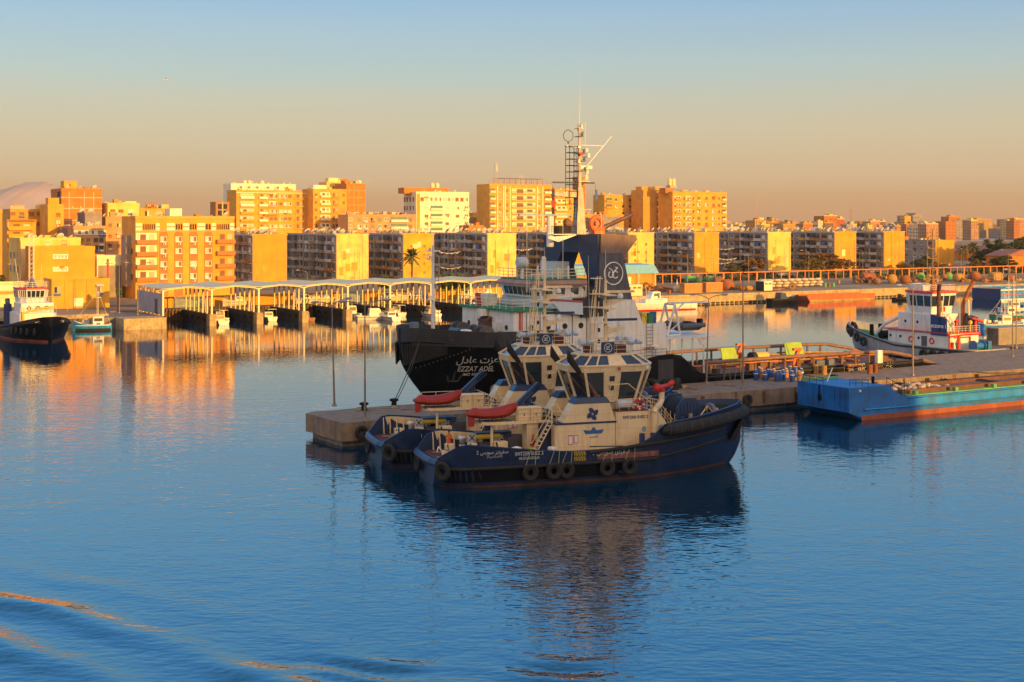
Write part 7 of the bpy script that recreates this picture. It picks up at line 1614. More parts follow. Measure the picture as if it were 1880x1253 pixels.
def motorboat(px, py, L_, B, rz, label, cabin=.5, hullm=None, topm=None, name='motor_boat', grp=None, awn=False, D=1.1, z=None, uv=None):
    x, y = uv if uv else gr(px, py, 0)
    t = thing(name, label, 'boat', (x,y,0 if z is None else z), rz, grp); h = smallhull(L_,B,D)
    h.shell().build('hull', hullm or m_wht, t, True); h.deck(D*.62,.1,L_*.9,.06,12).build('deck', topm or m_off, t); h.inner(D*.6,.05,L_*.97,.08,14).build('gunwale', topm or m_off, t); h.strake(D*.6,.1,L_*.9,.05,14).build('rubbing_strake', m_dark if hullm else m_bluel, t)
    c0, c1 = L_*.30, L_*(.30+cabin*.6); w_ = B*.33; cz = D*.62; ch = 1.25 if L_ < 9 else 1.9
    q = MB(); q.loft([[(c0,-w_,cz),(c1+.5,-w_*.9,cz),(c1+.5,w_*.9,cz),(c0,w_,cz)],[(c0,-w_,cz+ch*.5),(c1+.1,-w_*.9,cz+ch*.5),(c1+.1,w_*.9,cz+ch*.5),(c0,w_,cz+ch*.5)],[(c0+.1,-w_*.9,cz+ch),(c1-.4,-w_*.82,cz+ch),(c1-.4,w_*.82,cz+ch),(c0+.1,w_*.9,cz+ch)]]); cb = q.build('cabin', topm or m_wht, t)
    q = MB()
    for s in (-1,1): q.hexa([(c0+.3,s*w_*1.02-.01,cz+ch*.52),(c1-.1,s*w_*.93-.01,cz+ch*.52),(c1-.1,s*w_*.93+.01,cz+ch*.52),(c0+.3,s*w_*1.02+.01,cz+ch*.52)],[(c0+.35,s*w_*.96-.01,cz+ch*.85),(c1-.4,s*w_*.88-.01,cz+ch*.85),(c1-.4,s*w_*.88+.01,cz+ch*.85),(c0+.35,s*w_*.96+.01,cz+ch*.85)])
    q.box(c0-.03,c0-.002,-w_*.8,w_*.8,cz+ch*.4,cz+ch*.85); q.build('cabin_window', m_glass, cb)
    q = MB(); railing(q, [(L_*.68,-B*.36,D*.95),(L_*.95,0,D*1.35),(L_*.68,B*.36,D*.95)],.55,.9,.02,1); q.cyl((c0+.5,0,cz+ch),(c0+.5,0,cz+ch+1.4),.03,.02,4); q.build('bow_rail', m_wht, t)
    if awn: MB().box(.2,c0+.3,-w_,w_,cz+1.9,cz+1.98).build('awning', m_off, t); q = MB(); [q.cyl((a,b_,cz),(a,b_,cz+1.9),.03,.03,4) for a in (.3,c0) for b_ in (-w_,w_)]; q.build('awning_post', m_pole, t)
    return t
g_ = 'small white boats in the shelter slips'
vb = GA-pi/2     # moored with bows towards the open water (-v)
def slipboat(px, py, *a, **k):
    return motorboat(px, py, *a, **k)
slipboat(411, 597, 8, 3.2, GA+pi/2, 'white cabin boat with stern windows in the second slip from the left', .55, None, m_cream2, grp=g_, awn=False)
slipboat(573, 590, 6, 2.4, GA+pi/2+.3, 'weathered brown wooden boat lying low in a slip', .2, m_wd, m_wd, 'rowing_boat', D=.9)
slipboat(655, 588, 9, 3.2, GA-.2, 'white cruiser with a long pointed bow turned right in its slip', .5, grp=g_)
slipboat(728, 590, 8, 3.0, GA+pi/2, 'white boat with square stern panels, left of the ship\'s foremast', .5, grp=g_)
slipboat(803, 584, 8, 3.0, GA+pi/2, 'white boat with square stern panels, right of the ship\'s foremast', .5, grp=g_)
for k,(i,vv,lab) in enumerate(((2,293,'white boat deep inside the slip behind the second pier block'),(4,294,'small cabin boat deep inside the fourth slip'),(5,292,'white boat with an awning deep in the slip of the tall palm'),(6,295,'cream boat deep inside the seventh slip'),(1,295,'boat in shade at the head of the first slip'),(7,291,'white boat deep in the slip by the foremast'),(8,293,'boat at the right end of the shelters beside the ship\'s house'))):
    motorboat(0,0,8+k%3,3,GA+pi/2,lab,.5,uv=W(US[i]+5.2,vv-5)[:2],grp=g_,awn=k%2==0)
# boats and cars ashore behind the shelters
for k in range(7):
    p = W(US[2]+6+k*11, 305.0, 0); motorboat(0,0,6.5,2.4,GA+(.1 if k%2 else pi-.1),'white boat stored ashore behind the shelters, %s from the left' % names[k],.4,uv=p[:2],z=GZ+.45,grp='boats stored ashore behind the shelters')
def car(u, v, col, label, rz=GA):
    t = thing('parked_car', label, 'car', W(u,v,GZ), rz, 'cars parked along the harbour road'); w_ = .85
    q = MB(); prof = [(-2.1,.35),(-2.15,.8),(-1.9,.95),(-1.5,1.0),(-1.0,1.42),(.5,1.45),(1.2,1.02),(2.0,.88),(2.15,.6),(2.1,.35)]; q.prismy(prof,-w_,w_); q.build('body', mat('car '+col,{'white':(.7,.7,.68),'red':(.4,.04,.03),'grey':(.15,.15,.16),'blue':(.04,.1,.3),'black':(.02,.02,.02)}[col],.3,.05,coat=.5), t)
    q = MB(); q.prismy([(-1.4,1.02),(-.98,1.36),(.45,1.39),(1.05,1.04)],-w_-.01,w_+.01); q.build('window', m_glass, t)
    for x in (-1.3,1.35):
        for s in (-1,1): MB().cyl((x,s*w_*.85,.33),(x,s*(w_+.04),.33),.33,.33,12).build('wheel', m_tyre, t)
cols_ = ['white','red','grey','white','blue','black','white','grey','red','white','white','grey','blue','white']
for k in range(14): 
    car(98+k*7.3 if k < 8 else 225+k*11, (315.5 if k < 8 else 369)+(k%3)*.5, cols_[k], '%s parked car %s' % (cols_[k], ('behind the '+names[k]+' boat shelter' if k < 8 else 'seen through the orange rail, %s from left' % names[k-8])), GA+(0 if k%2 else pi))
# fishing boat, left
def fishing(px, py, L_, B, rz, label, hm, hb, cab=.35, mast=6, uv=None, extra=True):
    x, y = uv if uv else gr(px, py, 0); t = thing('fishing_boat', label, 'fishing boat', (x,y,0), rz); h = smallhull(L_,B,1.5)
    h.shell().build('hull', hm, t, True); h.band(-.2,.45,.02,.05,L_*.93).build('lower_hull', hb, t, True); h.deck(.9,.1,L_*.92,.06,14).build('deck', m_wd, t); h.inner(.9,.05,L_*.97,.1,16).build('gunwale', m_white, t)
    h.band(1.0,1.12,.03,.05,L_*.95).build('white_line', m_white, t)
    c = L_*cab; q = MB(); q.bbox(c-1.1,c+1.1,-.95,.95,.9,2.9,.1); cb = q.build('cabin', m_wht, t); q = MB(); q.box(c-.8,c+.8,-1.0,-.951,1.9,2.5); q.box(c-.8,c+.8,.951,1.0,1.9,2.5); q.box(c+1.101,c+1.14,-.7,.7,1.9,2.5); q.box(c-1.14,c-1.101,-.7,.7,1.9,2.5); q.build('cabin_window', m_glass, cb); MB().box(c-1.3,c+1.3,-1.1,1.1,2.91,3.02).build('cabin_roof', m_cream2, cb)
    q = MB(); q.cyl((c,0,3.0),(c,0,3.0+mast),.07,.04,6); q.tube([(c,0,3+mast*.8),(L_*.95,0,1.9)],.02,4); q.tube([(c,0,3+mast*.8),(.3,0,1.4)],.02,4); q.box(c-.6,c+.6,-.03,.03,3+mast*.6,3.08+mast*.6); ladder(q,(c+.25,0,3),(c+.25,0,3+mast*.9),.3,(0,1,0),.4,.02); q.build('mast', m_off, t)
    if extra:
        rr_ = random.Random(int(px))
        q = MB()
        for k in range(7): a = rr_.uniform(.5,L_*.8); b_ = rr_.uniform(-B*.3,B*.2); q.bbox(a,a+.7,b_,b_+.6,.92,1.5+rr_.random()*.6,.04)
        q.build('fish_box', rr_.choice((m_off,m_blue,m_yb)), t)
        q = MB(); [q.sphere((rr_.uniform(.5,L_*.8),rr_.uniform(-B*.3,B*.3),1.3),.28,7) for k in range(6)]; q.build('float', m_ob, t)
    return t
fishing(205,606,7.6,3.0,radians(200),'small fishing boat with a light blue bow and white crates below the yellow annex',m_cyan,m_dark)
fishing(1800,606,11,3.4,radians(12),'blue over red fishing boat with a white cabin at the right edge',m_cyan,m_rusty,.5,5)
fishing(1822,588,10,3.2,radians(20),'fishing boat with a tall mast behind the blue over red one',mat('green boat paint',(.03,.2,.14),.5),m_rusty,.45,7)
fishing(1835,575,9,3.0,radians(5),'farther fishing boat partly hidden at the right edge',m_wht,m_cyan,.4,6)
for k,(px,py,lab,m_) in enumerate(((145,592,'dark moored skiff left of the small fishing boat',m_black),(133,585,'dark low boat against the quay right of the black tug',m_wd),(160,581,'dark skiff close under the yellow annex quay',m_black),(1640,552,'small dark open boat right of the orange barge',m_black))):
    motorboat(px,py,6.5,2.2,radians(190 if k<3 else 20),lab,.15,m_,m_,'skiff',D=.9)
# black tug, far left, bow towards us
def worktug(name, label, loc, rz, L_, B, hullm, spec):
    t = thing(name, label, 'tug', loc, rz)
    s = L_/30; b = B/10
    rows = [[r[0]*s]+[v*(b if i%2==0 else 1.0) for i,v in enumerate(r[1:])] for r in spec]; h = Hull(rows,4)
    h.shell().build('hull', hullm, t, True); return t, h
TG = [[0,3.2,2.3,3.1,1.2,2.4,0,1,-1.5],[1,4.2,2.3,4.1,1.2,3.4,0,2,-2],[4,4.9,2.2,4.8,1.2,4.4,0,3,-2.3],[12,5,2.2,5,1.2,4.8,0,3.6,-2.5],[18,5,2.6,4.9,1.3,4.5,0,3,-2.5],[22,4.7,3.2,4.4,1.6,3.6,0,2,-2.3],[26,3.7,3.9,3.0,2.1,1.8,0,.8,-2],[28.5,2.3,4.4,1.5,2.6,.6,.3,.2,-.8],[29.7,.9,4.7,.5,3.2,.1,1.6,.05,.8],[30.0,.05,4.75,.04,3.4,.03,2.4,.02,2.0]]
hd = radians(-58)
t, h = worktug('harbour_tug','black tug with white house and red rimmed wheelhouse, bow towards the viewer, far left',(gr(92,629)[0]-28*cos(hd),gr(92,629)[1]-28*sin(hd),0),hd,29,11,m_black,TG)
h.deck(lambda x:1.6 if x<19 else 1.6+(x-19)*.18,.1,28,.1).build('deck', m_rustd, t); h.inner(1.6,.05,28.6).build('bulwark', m_bluel, t, True); h.band(-.3,.35,.03,.4,28).build('rusty_waterline', m_rusty, t, True)
h.strake(lambda x:2.2+max(0,x-14)*.11,1,28,.22).build('rubbing_strake', m_rub, t, True)
q = MB()
for sd in (-1,1): q.loft([[(x, sd*(h.hb(x,z)+.03), z) for z in (h.top(x)-.75, h.top(x)-.1)] for x in [14+i*.7 for i in range(21)]], closed=False, caps=False)
q.build('grey_blue_band', m_shull, t, True)
q = MB()
for k in range(5): x = 21+k*1.4; q.torus((x,-h.hb(x,2.0)-.3,1.9),.5,.2,'y',14,6)
q.build('tyre_fender', m_tyre, t)
for y in (-2.2,2.2): text('\uFEB3\uFEEE\uFEF3', .8, 'bow_lettering', m_letter, t, ((27.9,y*.9,3.9),(.3*(1 if y<0 else -1),.95,0),(.25,0,.97)))
q = MB(); q.bbox(8,19,-3.4,3.4,1.6,4.8,.1); q.bbox(12,18.3,-3.0,3.0,4.8,6.7,.1); q.build('deckhouse', m_wht, t)
def oc(z,g): return [(12.6+(a-12.6)*g,b_*g,z) for a,b_ in ((10.6,-2.6),(14.6,-2.6),(16.6,-1.6),(16.6,1.6),(14.6,2.6),(10.6,2.6))]
q = MB(); q.loft([oc(6.7,.95),oc(7.6,.98)]); q.loft([oc(8.95,1.04),oc(9.2,1.06)]); 
A,B_ = oc(7.6,.98),oc(8.95,1.05)
for i in range(6):
    q.cyl(A[i],B_[i],.12,.12,5); 
    for f in (.25,.5,.75): q.cyl([A[i][k]+(A[(i+1)%6][k]-A[i][k])*f for k in range(3)],[B_[i][k]+(B_[(i+1)%6][k]-B_[i][k])*f for k in range(3)],.08,.08,4)
wh = q.build('wheelhouse', m_wht, t); MB().loft([oc(7.6,.95),oc(8.95,1.01)]).build('wheelhouse_glass', m_tint, wh); MB().loft([oc(9.2,1.1),oc(9.45,1.1)]).build('wheelhouse_roof', m_redp, wh)
q = MB(); railing(q,[oc(9.45,1.05)[i] for i in (0,1,2,3,4,5,0)],1.1,1,.04); railing(q,[(18.2,-2.9,6.7),(18.2,2.9,6.7)],1.1,.8,.04); railing(q,[(18.9,-3.3,4.8),(18.9,3.3,4.8)],1.1,.8,.04); q.build('railing', m_steel, t)
q = MB(); q.hexa([(13.2,-.7,9.45),(14.8,-.7,9.45),(14.8,.7,9.45),(13.2,.7,9.45)],[(13.7,-.2,11.2),(14.2,-.2,11.2),(14.2,.2,11.2),(13.7,.2,11.2)]); q.build('blue_cone', m_blue, t)
latt(t,'mast',13.2,0,9.5,19.5,.8,m_off,12)
q = MB(); q.tube([(12,-2,9.4),(11,-2.6,15)],.04,4); q.tube([(12,2,9.4),(11.5,2.3,14)],.04,4); q.build('whip_antenna', m_steel, t)
q = MB(); q.cyl((9.5,-3.6,1.6),(9.5,-3.6,6.2),.8,.75,12); q.cyl((9.5,-3.6,6.2),(9.2,-3.6,7.2),.45,.45,10); q.build('funnel', m_bluel, t, True); q = MB(); q.cyl((9.5,3.6,1.6),(9.5,3.6,6.2),.8,.75,12); q.build('funnel', m_bluel, t, True)
q = MB(); q.tube([(18.6,2.8,6.0),(19.0,-1.5,5.3),(19.4,-2.8,4.9)],.18,6); q.cyl((19.4,-2.9,3.6),(19.4,-2.9,5.2),.25,.25,8); q.build('deck_crane', m_yelp, t)
q = MB(); q.cyl((22,-1.2,2.9),(22,1.2,2.9),.8,.8,14); q.box(20.8,23.2,-1.5,1.5,2.0,2.3); q.cyl((25,-1.5,2.7),(25,-1.5,4.3),.3,.3,8); q.cyl((25,1.5,2.7),(25,1.5,4.3),.3,.3,8); q.build('towing_winch', m_ob, t)
q = MB(); 
for k in range(3): q.torus((18.62,-1.6+k*1.6,5.8),.3,.08,'x',12,5)
q.build('porthole', m_dark, t)
# white and grey tug, right, seen over its quarter
t = thing('harbour_tug','white and grey tug with red trimmed wheelhouse, blue side panel and ochre lattice mast','tug',W(170.2,145.2,0),GA+pi/2)
h = Hull([[r[0]*1.03]+r[1:] for r in TG],4)
m_gh = mat('grey white hull paint',(.42,.43,.45),.5,.15,.4,dirt=(.20,.15,.12),damt=.6,dscale=(.4,.4,.1),plates=(2.8,1.1)); m_redt = mat('bright red trim',(.62,.03,.02),.5,.1)
h.shell().build('hull', m_gh, t, True); h.deck(lambda x:1.6 if x<21 else 1.6+(x-21)*.2,.1,30.3,.1).build('deck', m_green, t); h.inner(lambda x:1.6 if x<21 else 1.6+(x-21)*.2,.05,30.6).build('bulwark', m_gh, t, True)
h.strake(lambda x:1.95+max(0,x-16)*.17,.5,30,.16).build('rubbing_strake', m_rub2, t, True); h.band(-.3,.25,.03,.3,29).build('boot_stripe', m_boot, t, True)
for x in (2.5,4.2,6,7.8,9.6,23.5,25.7,28.0): z_ = 1.0 if x < 20 else 1.8+(x-23)*.25; tyre(t,(x,h.hb(x,z_)+.4,z_),.6,.22,-max(0,x-22)*.09)
q = MB(); q.torus((30.9,0,3.4),1.0,.35,'y',12,8); q.tube([(29.5,1.9,3.0),(30.9,.9,3.2),(31.3,0,3.2),(30.9,-.9,3.2),(29.5,-1.9,3.0)],.4,8); q.build('bow_fender', m_rub, t, True)
q = MB(); q.prism([(6.2,-3.4),(19,-3.4),(20.4,-2),(20.4,2),(19,3.4),(6.2,3.4)],1.6,4.3); q.build('deckhouse', m_wht, t); q = MB(); q.bbox(9.5,17.5,-2.8,2.8,4.3,7.2,.08); q.build('upper_house', m_wht, t)
MB().box(6.0,20.0,-3.7,3.7,4.31,4.45).build('boat_deck', m_redt, t)
def oc2(z,g): return [(13.0+(a-13.0)*g,b_*g,z) for a,b_ in ((10.4,-2.7),(15,-2.7),(16.6,-1.5),(16.6,1.5),(15,2.7),(10.4,2.7))]
q = MB(); q.loft([oc2(7.2,.92),oc2(8.4,.97)]); q.loft([oc2(10.1,1.05),oc2(10.5,1.06)]); A,B_ = oc2(8.4,.97),oc2(10.1,1.05)
for i in range(6):
    q.cyl(A[i],B_[i],.13,.13,5)
    for f in ((.25,.5,.75) if i in (5,) else (.33,.66)): q.cyl([A[i][k]+(A[(i+1)%6][k]-A[i][k])*f for k in range(3)],[B_[i][k]+(B_[(i+1)%6][k]-B_[i][k])*f for k in range(3)],.10,.10,4)
wh = q.build('wheelhouse', m_wht, t); MB().loft([oc2(8.4,.94),oc2(10.1,1.02)]).build('wheelhouse_glass', m_tint, wh); MB().loft([oc2(10.5,1.12),oc2(10.85,1.1)]).build('wheelhouse_roof', m_redt, wh); MB().box(10.3,10.38,-.4,.5,7.5,8.3).build('red_hatch', m_redt, wh)
MB().hexa([(6.4,3.45,4.0),(9.7,3.45,4.0),(9.7,3.6,4.0),(6.4,3.6,4.0)],[(6.4,3.45,6.7),(9.7,3.45,7.3),(9.7,3.6,7.3),(6.4,3.6,6.7)]).build('blue_side_panel', mat('panel blue',(.015,.05,.18),.5,.1), t)
text('sczone i', .95, 'panel_lettering', m_letter, t, ((8.05,3.63,5.5),(-1,0,0),(0,0,1)), bold=.01)
MB().hexa([(6.4,-3.6,4.0),(9.0,-3.6,4.0),(9.0,-3.45,4.0),(6.4,-3.45,4.0)],[(6.4,-3.6,6.7),(9.0,-3.6,7.3),(9.0,-3.45,7.3),(6.4,-3.45,6.7)]).build('blue_side_panel', mat('panel blue',(0,0,0)), t)
for s in (1,-1):
    q = MB(); q.tube([(8.9,s*2.6,4.4),(9.0,s*2.5,9.6),(8.9,s*2.6,11.0),(8.4,s*3.0,12.0)] if s > 0 else [(8.9,s*2.8,4.4),(8.9,s*2.9,8.6),(8.6,s*3.6,10.6),(8.2,s*4.6,12.4)],.33,10); q.build('funnel_pipe', m_exh if s > 0 else m_ob, t, True)  # orange on the starboard pipe puts its sunlit look into colour
    MB().bbox(7.4,8.2,s*3.0-.6,s*3.0+.6,4.45,7.0,.2).build('vent_trunk', mat('blue black vent',(.03,.045,.08),.5), t)
    MB().tube([(7.6,s*3.0,4.4),(7.9,s*3.0,9.5)],.14,8).build('cream_pipe', m_buff, t, True)
latt(t,'lattice_mast',12.6,0,10.9,20.8,1.2,m_yb,13); q = MB(); q.loft([[(12.0,-.6,10.9),(13.2,-.6,10.9),(13.2,.6,10.9),(12.0,.6,10.9)],[(12.5,-.1,13.2),(12.7,-.1,13.2),(12.7,.1,13.2),(12.5,.1,13.2)]]); q.build('mast_foot', m_ob, t)
q = MB()
for z in (12.6,14.2,16,17.6,19.2): q.box(12.2,13.0,-1.0,1.0,z,z+.07); q.cyl((12.6,.9,z),(12.6,.9,z+.4),.12,.12,6)
q.build('mast_platform', m_yb, t)
q = MB(); q.box(12.5,15.5,.4,2.3,10.86,11.9); q.build('roof_box', m_wht, t)
q = MB(); railing(q,[oc2(10.85,1.0)[i] for i in (0,1,2,3,4,5,0)],1,1,.035); railing(q,[(6.1,-3.6,4.45),(6.1,3.6,4.45)],1,.8,.035); railing(q,[(17.6,2.8,7.2),(17.6,-2.8,7.2)],1,.8,.035); railing(q,[(9.6,3.6,4.45),(19,3.6,4.45)],1,1.2,.03); q.build('railing', m_wht, t)
q = MB()
for (x,y,z) in ((14.0,3.44,3.0),(9.6,3.44,3.0)): q.torus((x,y,z),.42,.12,'y',16,6)
q.build('lifebuoy', m_redt, t, True)
q = MB()
for (x,z) in ((18.5,3.3),(16.3,3.3),(12.4,3.3),(13.2,5.8),(15.8,5.8)): q.cyl((x,3.38 if z<4 else 2.78,z),(x,3.45 if z<4 else 2.84,z),.24,.24,12)
q.build('porthole', m_dark, t); MB().box(10.6,11.8,3.38,3.43,1.8,3.7).build('door', m_gmet, t)
q = MB(); q.tube([(13.4,3.46,1.7),(13.4,3.46,4.4)],.08,5); q.tube([(6.1,3.3,1.7),(6.1,3.3,4.6)],.14,6); q.tube([(6.1,2.2,3.7),(6.1,-1.4,3.7),(6.1,-1.4,1.7)],.10,6); q.tube([(6.1,1.2,1.7),(6.1,1.2,3.9)],.25,8); q.tube([(6.0,3.4,3.9),(6.0,0,4.1),(6.0,-3.6,4.1)],.14,6); q.cyl((6.6,1.2,4.4),(6.6,1.2,6.3),.28,.24,8); q.cyl((6.4,1.7,6.2),(6.7,.7,6.4),.22,.22,8); q.cyl((6.6,-3.2,4.4),(6.6,-3.2,6.1),.25,.22,8); q.cyl((6.0,-4.2,6.0),(6.7,-2.6,6.6),.22,.25,8); q.build('red_pipework', m_redt, t, True)
MB().box(6.05,6.19,2.3,3.3,2.0,3.0).build('fire_cabinet', m_redt, t)
q = MB(); q.cyl((4.0,-1.6,2.45),(4.0,.2,2.45),.6,.6,18); q.build('towing_winch', mat('bright blue winch',(.02,.16,.42),.5), t, True); q = MB(); q.cyl((4.0,.2,2.45),(4.0,.35,2.45),.9,.9,18); q.cyl((4.0,-1.75,2.45),(4.0,-1.6,2.45),.9,.9,18); q.box(3.2,4.8,-3.0,-2.2,1.6,3.2); q.build('winch_cheek', mat('bright blue winch',(0,0,0)), t)
q = MB(); q.tube([(17.4,1.2,6.8),(20.6,2.6,5.0),(22.4,2.9,3.2)],.28,8); q.build('deck_crane', m_wht, t, True); q = MB(); q.cyl((25.2,1.0,2.6),(25.2,1.0,4.6),.35,.35,10); q.cyl((25.2,-1.0,2.6),(25.2,-1.0,4.6),.35,.35,10); q.cyl((22.6,-1.4,3.0),(22.6,1.4,3.0),.7,.7,12); q.build('bow_bitts', m_black, t)
q = MB(); q.tube([(9.4,.8,7.2),(6.6,1.6,4.5)],.12,5); q.tube([(9.4,-.1,7.2),(6.6,.7,4.5)],.12,5); q.build('white_stair', m_wht, t); MB().lathe([(.1,0),(.1,1.2),(.3,1.3),(.3,1.7),(.05,1.9)],(6.4,-1.8,4.45),'z',8).build('capstan_light', m_yelp, t)
person('deckhand in dark clothes standing at the stern door of the white and grey tug', W(168.6-1.0,145.2+5.3,1.62), GA, m_navy2, m_navy2, 1.75)
t = thing('storage_container','grey ribbed container on the pier right of the white and grey tug','container',W(175.5,149,2.4),GA); q = MB(); q.box(0,6,0,2.4,0,2.7)
for k in range(24): q.box(.1+k*.245,.2+k*.245,-.05,-.002,.1,2.6)
q.build('shell', mat('grey tan container',(.33,.29,.24),.7,.15), t); MB().box(-.05,-.002,.2,2.2,.15,2.55).build('door', m_gmet, t)
# patrol boat
hd = GA+pi-.06; p = W(212.5,276.5); t = thing('patrol_boat','long white patrol boat with a red waterline along the right quay','patrol boat',(p[0],p[1],0),hd)
h = Hull([[0,2.3,1.6,2.25,.9,2.1,.1,1,-.8],[3,2.6,1.6,2.5,.9,2.3,.1,1.2,-.9],[12,2.7,1.8,2.6,1.0,2.2,.1,1,-.9],[18,2.3,2.1,2.0,1.2,1.4,.1,.5,-.9],[22.5,1.3,2.5,.9,1.5,.4,.2,.1,-.6],[25,.05,2.8,.04,1.9,.03,.8,.02,.2]],4)
h.shell().build('hull', m_wht, t, True); h.band(-.1,.25,.02,.1,22).build('red_waterline', m_redt, t, True); h.deck(1.5,.1,23,.08).build('deck', m_off, t)
q = MB(); q.bbox(8.5,15,-1.7,1.7,1.5,2.9,.15); q.loft([[(10.2,-1.2,2.9),(13.2,-1.2,2.9),(13.2,1.2,2.9),(10.2,1.2,2.9)],[(10.3,-1.1,4.6),(12.4,-1.1,4.6),(12.4,1.1,4.6),(10.3,1.1,4.6)]]); q.build('cabin', m_wht, t); q = MB(); q.box(10.6,12.2,1.15,1.24,3.5,4.2); q.box(10.6,11.1,1.22,1.3,2.95,4.3); q.build('cabin_window', m_glass, t)
q = MB(); railing(q,[(.3,2.2,1.6),(8,2.4,1.7),(20,1.6,2.3),(24,.2,2.8)],.9,1.2,.03,1); railing(q,[(13,1.4,2.9),(17,1.2,2.5)],.9,.8,.03,1); q.tube([(13.5,0,2.9),(14,0,6.2)],.06,5); q.build('railing', m_steel, t)
# dark raft boat, orange barge, blue barge far right
x, y = gr(1412,558,0); motorboat(0,0,10,3.6,radians(28),'dark green black workboat heaped with gear before the right quay',.35,m_black,m_navy2,'work_boat',uv=(x,y),D=1.6)
def barge(name, label, u0, u1, v0, v1, z1, m, rake=1.5, boot=None, deckm=None, z0=-1.2):
    t = thing(name, label, 'barge', W(u0,v0,0), GA); L_, w_ = u1-u0, v1-v0
    MB().hexa([(rake,0,z0),(L_,0,z0),(L_,w_,z0),(rake,w_,z0)],[(0,0,z1),(L_,0,z1),(L_,w_,z1),(0,w_,z1)]).build('hull', m, t); MB().box(.3,L_-.3,.3,w_-.3,z1+.003,z1+.02).build('deck', deckm or m, t)
    q = MB(); q.box(.1,L_-.1,-.06,.1,z1,z1+.35); q.box(.1,L_-.1,w_-.1,w_+.06,z1,z1+.35); q.build('coaming', m, t)
    if boot: q = MB(); q.box(rake*.6,L_-.02,-.02,-.003,-.3,.5); q.build('boot_stripe', boot, t)
    return t
t = barge('flat_barge','long flat orange red barge against the right quay',px_u(1482,283.5),px_u(1607,283.5),283.6,289,1.5,m_obarge,2.0,m_yb,m_rusty); 
t = barge('cargo_barge','bright blue and white barge with a red line at the right edge',307,345,260,270,3.2,m_cyan,.4,m_white,m_wd)
MB().box(.25,38,-.03,-.004,1.7,2.0).build('red_line', m_redt, t); MB().box(.1,38,-.05,-.004,2.85,3.3).build('white_sheer', m_white, t); MB().box(-.06,.02,.0,10,.2,3.3).build('shade_toned_bow', m_bluel, t)  # dark panel on the bow: shade of the end face put into colour
# big blue barge moored along the sunlit part of the pier
t = thing('hopper_barge','large bright blue open barge with a red bottom and green coamings along the pier','barge',W(107.0,111.2,0),GA)
def dz(x): return 3.7 if x < 6 else (3.7-1.55*min(1,(x-6)/2.6)**.8 if x < 8.6 else 2.15)
xs_ = [0,.02,2,4,6,6.6,7.2,8.0,8.6,9.2,20,40,75]
q = MB(); rr = []
for x in xs_:
    kz = -1.5 if x > 5 else 1.0-2.5*x/5; wl = 0
    rr.append([(x,0,dz(x)),(x+0,0.0,max(kz,.9 if x<1 else kz+.3)),(x,.25,kz),(x,8.05,kz),(x,8.3,max(kz,.9 if x<1 else kz+.3)),(x,8.3,dz(x))])
q.loft(rr, closed=True, caps=True); q.build('hull', m_bblue, t)
q = MB()
for y in (-.03,8.3): q.prismy([(4.2,-.9),(75,-.9),(75,.55),(2.0,.55),(1.8,.1)], y, y+.025)
q.build('red_bottom', m_rusty, t)
MB().box(9.2,75,-.035,-.004,1.1,1.95).build('sunlit_side_tint', m_cyan, t)  # lighter blue strip: sunlit part of the side put into colour
q = MB(); q.tube([(2.2,-.1,1.2),(8,-.1,1.15),(75,-.1,1.15)],.10,6); q.tube([(9,-.05,2.1),(75,-.05,2.1)],.09,6); q.build('rubbing_strake', m_cyan, t)
q = MB(); q.box(9.4,75,.5,1.4,2.16,2.3); q.box(9.4,75,7.0,7.9,2.16,2.3); q.box(.3,5.7,7.7,8.0,3.71,3.95); q.build('green_side_deck', mat('green coaming paint',(.12,.36,.10),.6,.2,.8,dirt=(.2,.2,.08)), t)
q = MB(); q.box(9.6,74,1.45,1.75,2.16,2.75); q.box(9.6,74,6.7,6.95,2.16,2.55); q.box(9.6,9.9,1.76,6.69,2.16,2.5); q.box(28,28.4,1.76,6.69,2.16,2.5); q.build('hatch_coaming', mat('dull rust coaming',(.15,.06,.035),.8,.3,.8,dirt=(.08,.10,.04),damt=.6), t)
MB().box(10,73.9,1.8,6.65,2.16,2.2).build('hold_floor', m_bb, t)
r = random.Random(11); q = MB()
for k in range(90): 
    x, y = r.gauss(14.5,2.0), r.gauss(4.0,1.1); s_ = r.uniform(.15,.45)
    if 10.2 < x < 27 and 2 < y < 6.4: st = len(q.v); q.sphere((x,y,2.3+max(0,.5-abs(x-14.5)*.12)),s_,6,(1,.8,.7)); q.xf(st, lambda p: (p[0]+r.uniform(-.07,.07),p[1]+r.uniform(-.07,.07),p[2]+r.uniform(-.05,.05)))
q.build('rubble', mat('pale rubble',(.45,.36,.28),.9,.2,1), t)
for k in range(9): x = 10.5+k*6.5; MB().box(x,x+.5,.3,.8,2.31,2.75).build('cleat', mat('green coaming paint',(0,0,0)), t)
q = MB(); railing(q,[(.4,.3,3.9),(3.2,.3,3.7)],.7,.8,.035,1); railing(q,[(6.0,.3,3.6),(8.8,.3,2.4)],.9,.8,.035,1); railing(q,[(.4,7.8,3.7),(.4,4.5,3.7)],.7,1,.035,1); q.build('railing', m_black, t); MB().cyl((1.0,4.5,3.9),(2.1,4.8,5.4),.06,.06,6).build('white_pole', m_white, t); MB().sphere((1.6,-.05,3.3),.16,8).build('lamp', m_wht, t)
MB().box(4.2,4.45,.6,.85,3.9,4.7).build('bitt', m_black, t)
q = MB(); q.sphere((-.05,4.6,2.2),.35,8,(.4,1,1.2)); q.tube([(-.1,4.6,2.6),(-.1,4.6,3.6)],.06,5); q.build('anchor', m_black, t)
q = MB(); 
for k in range(9): q.box(-.07,.0,.5+k*.86,.62+k*.86,1.4,3.5)
q.build('bow_rib', m_bblue, t)
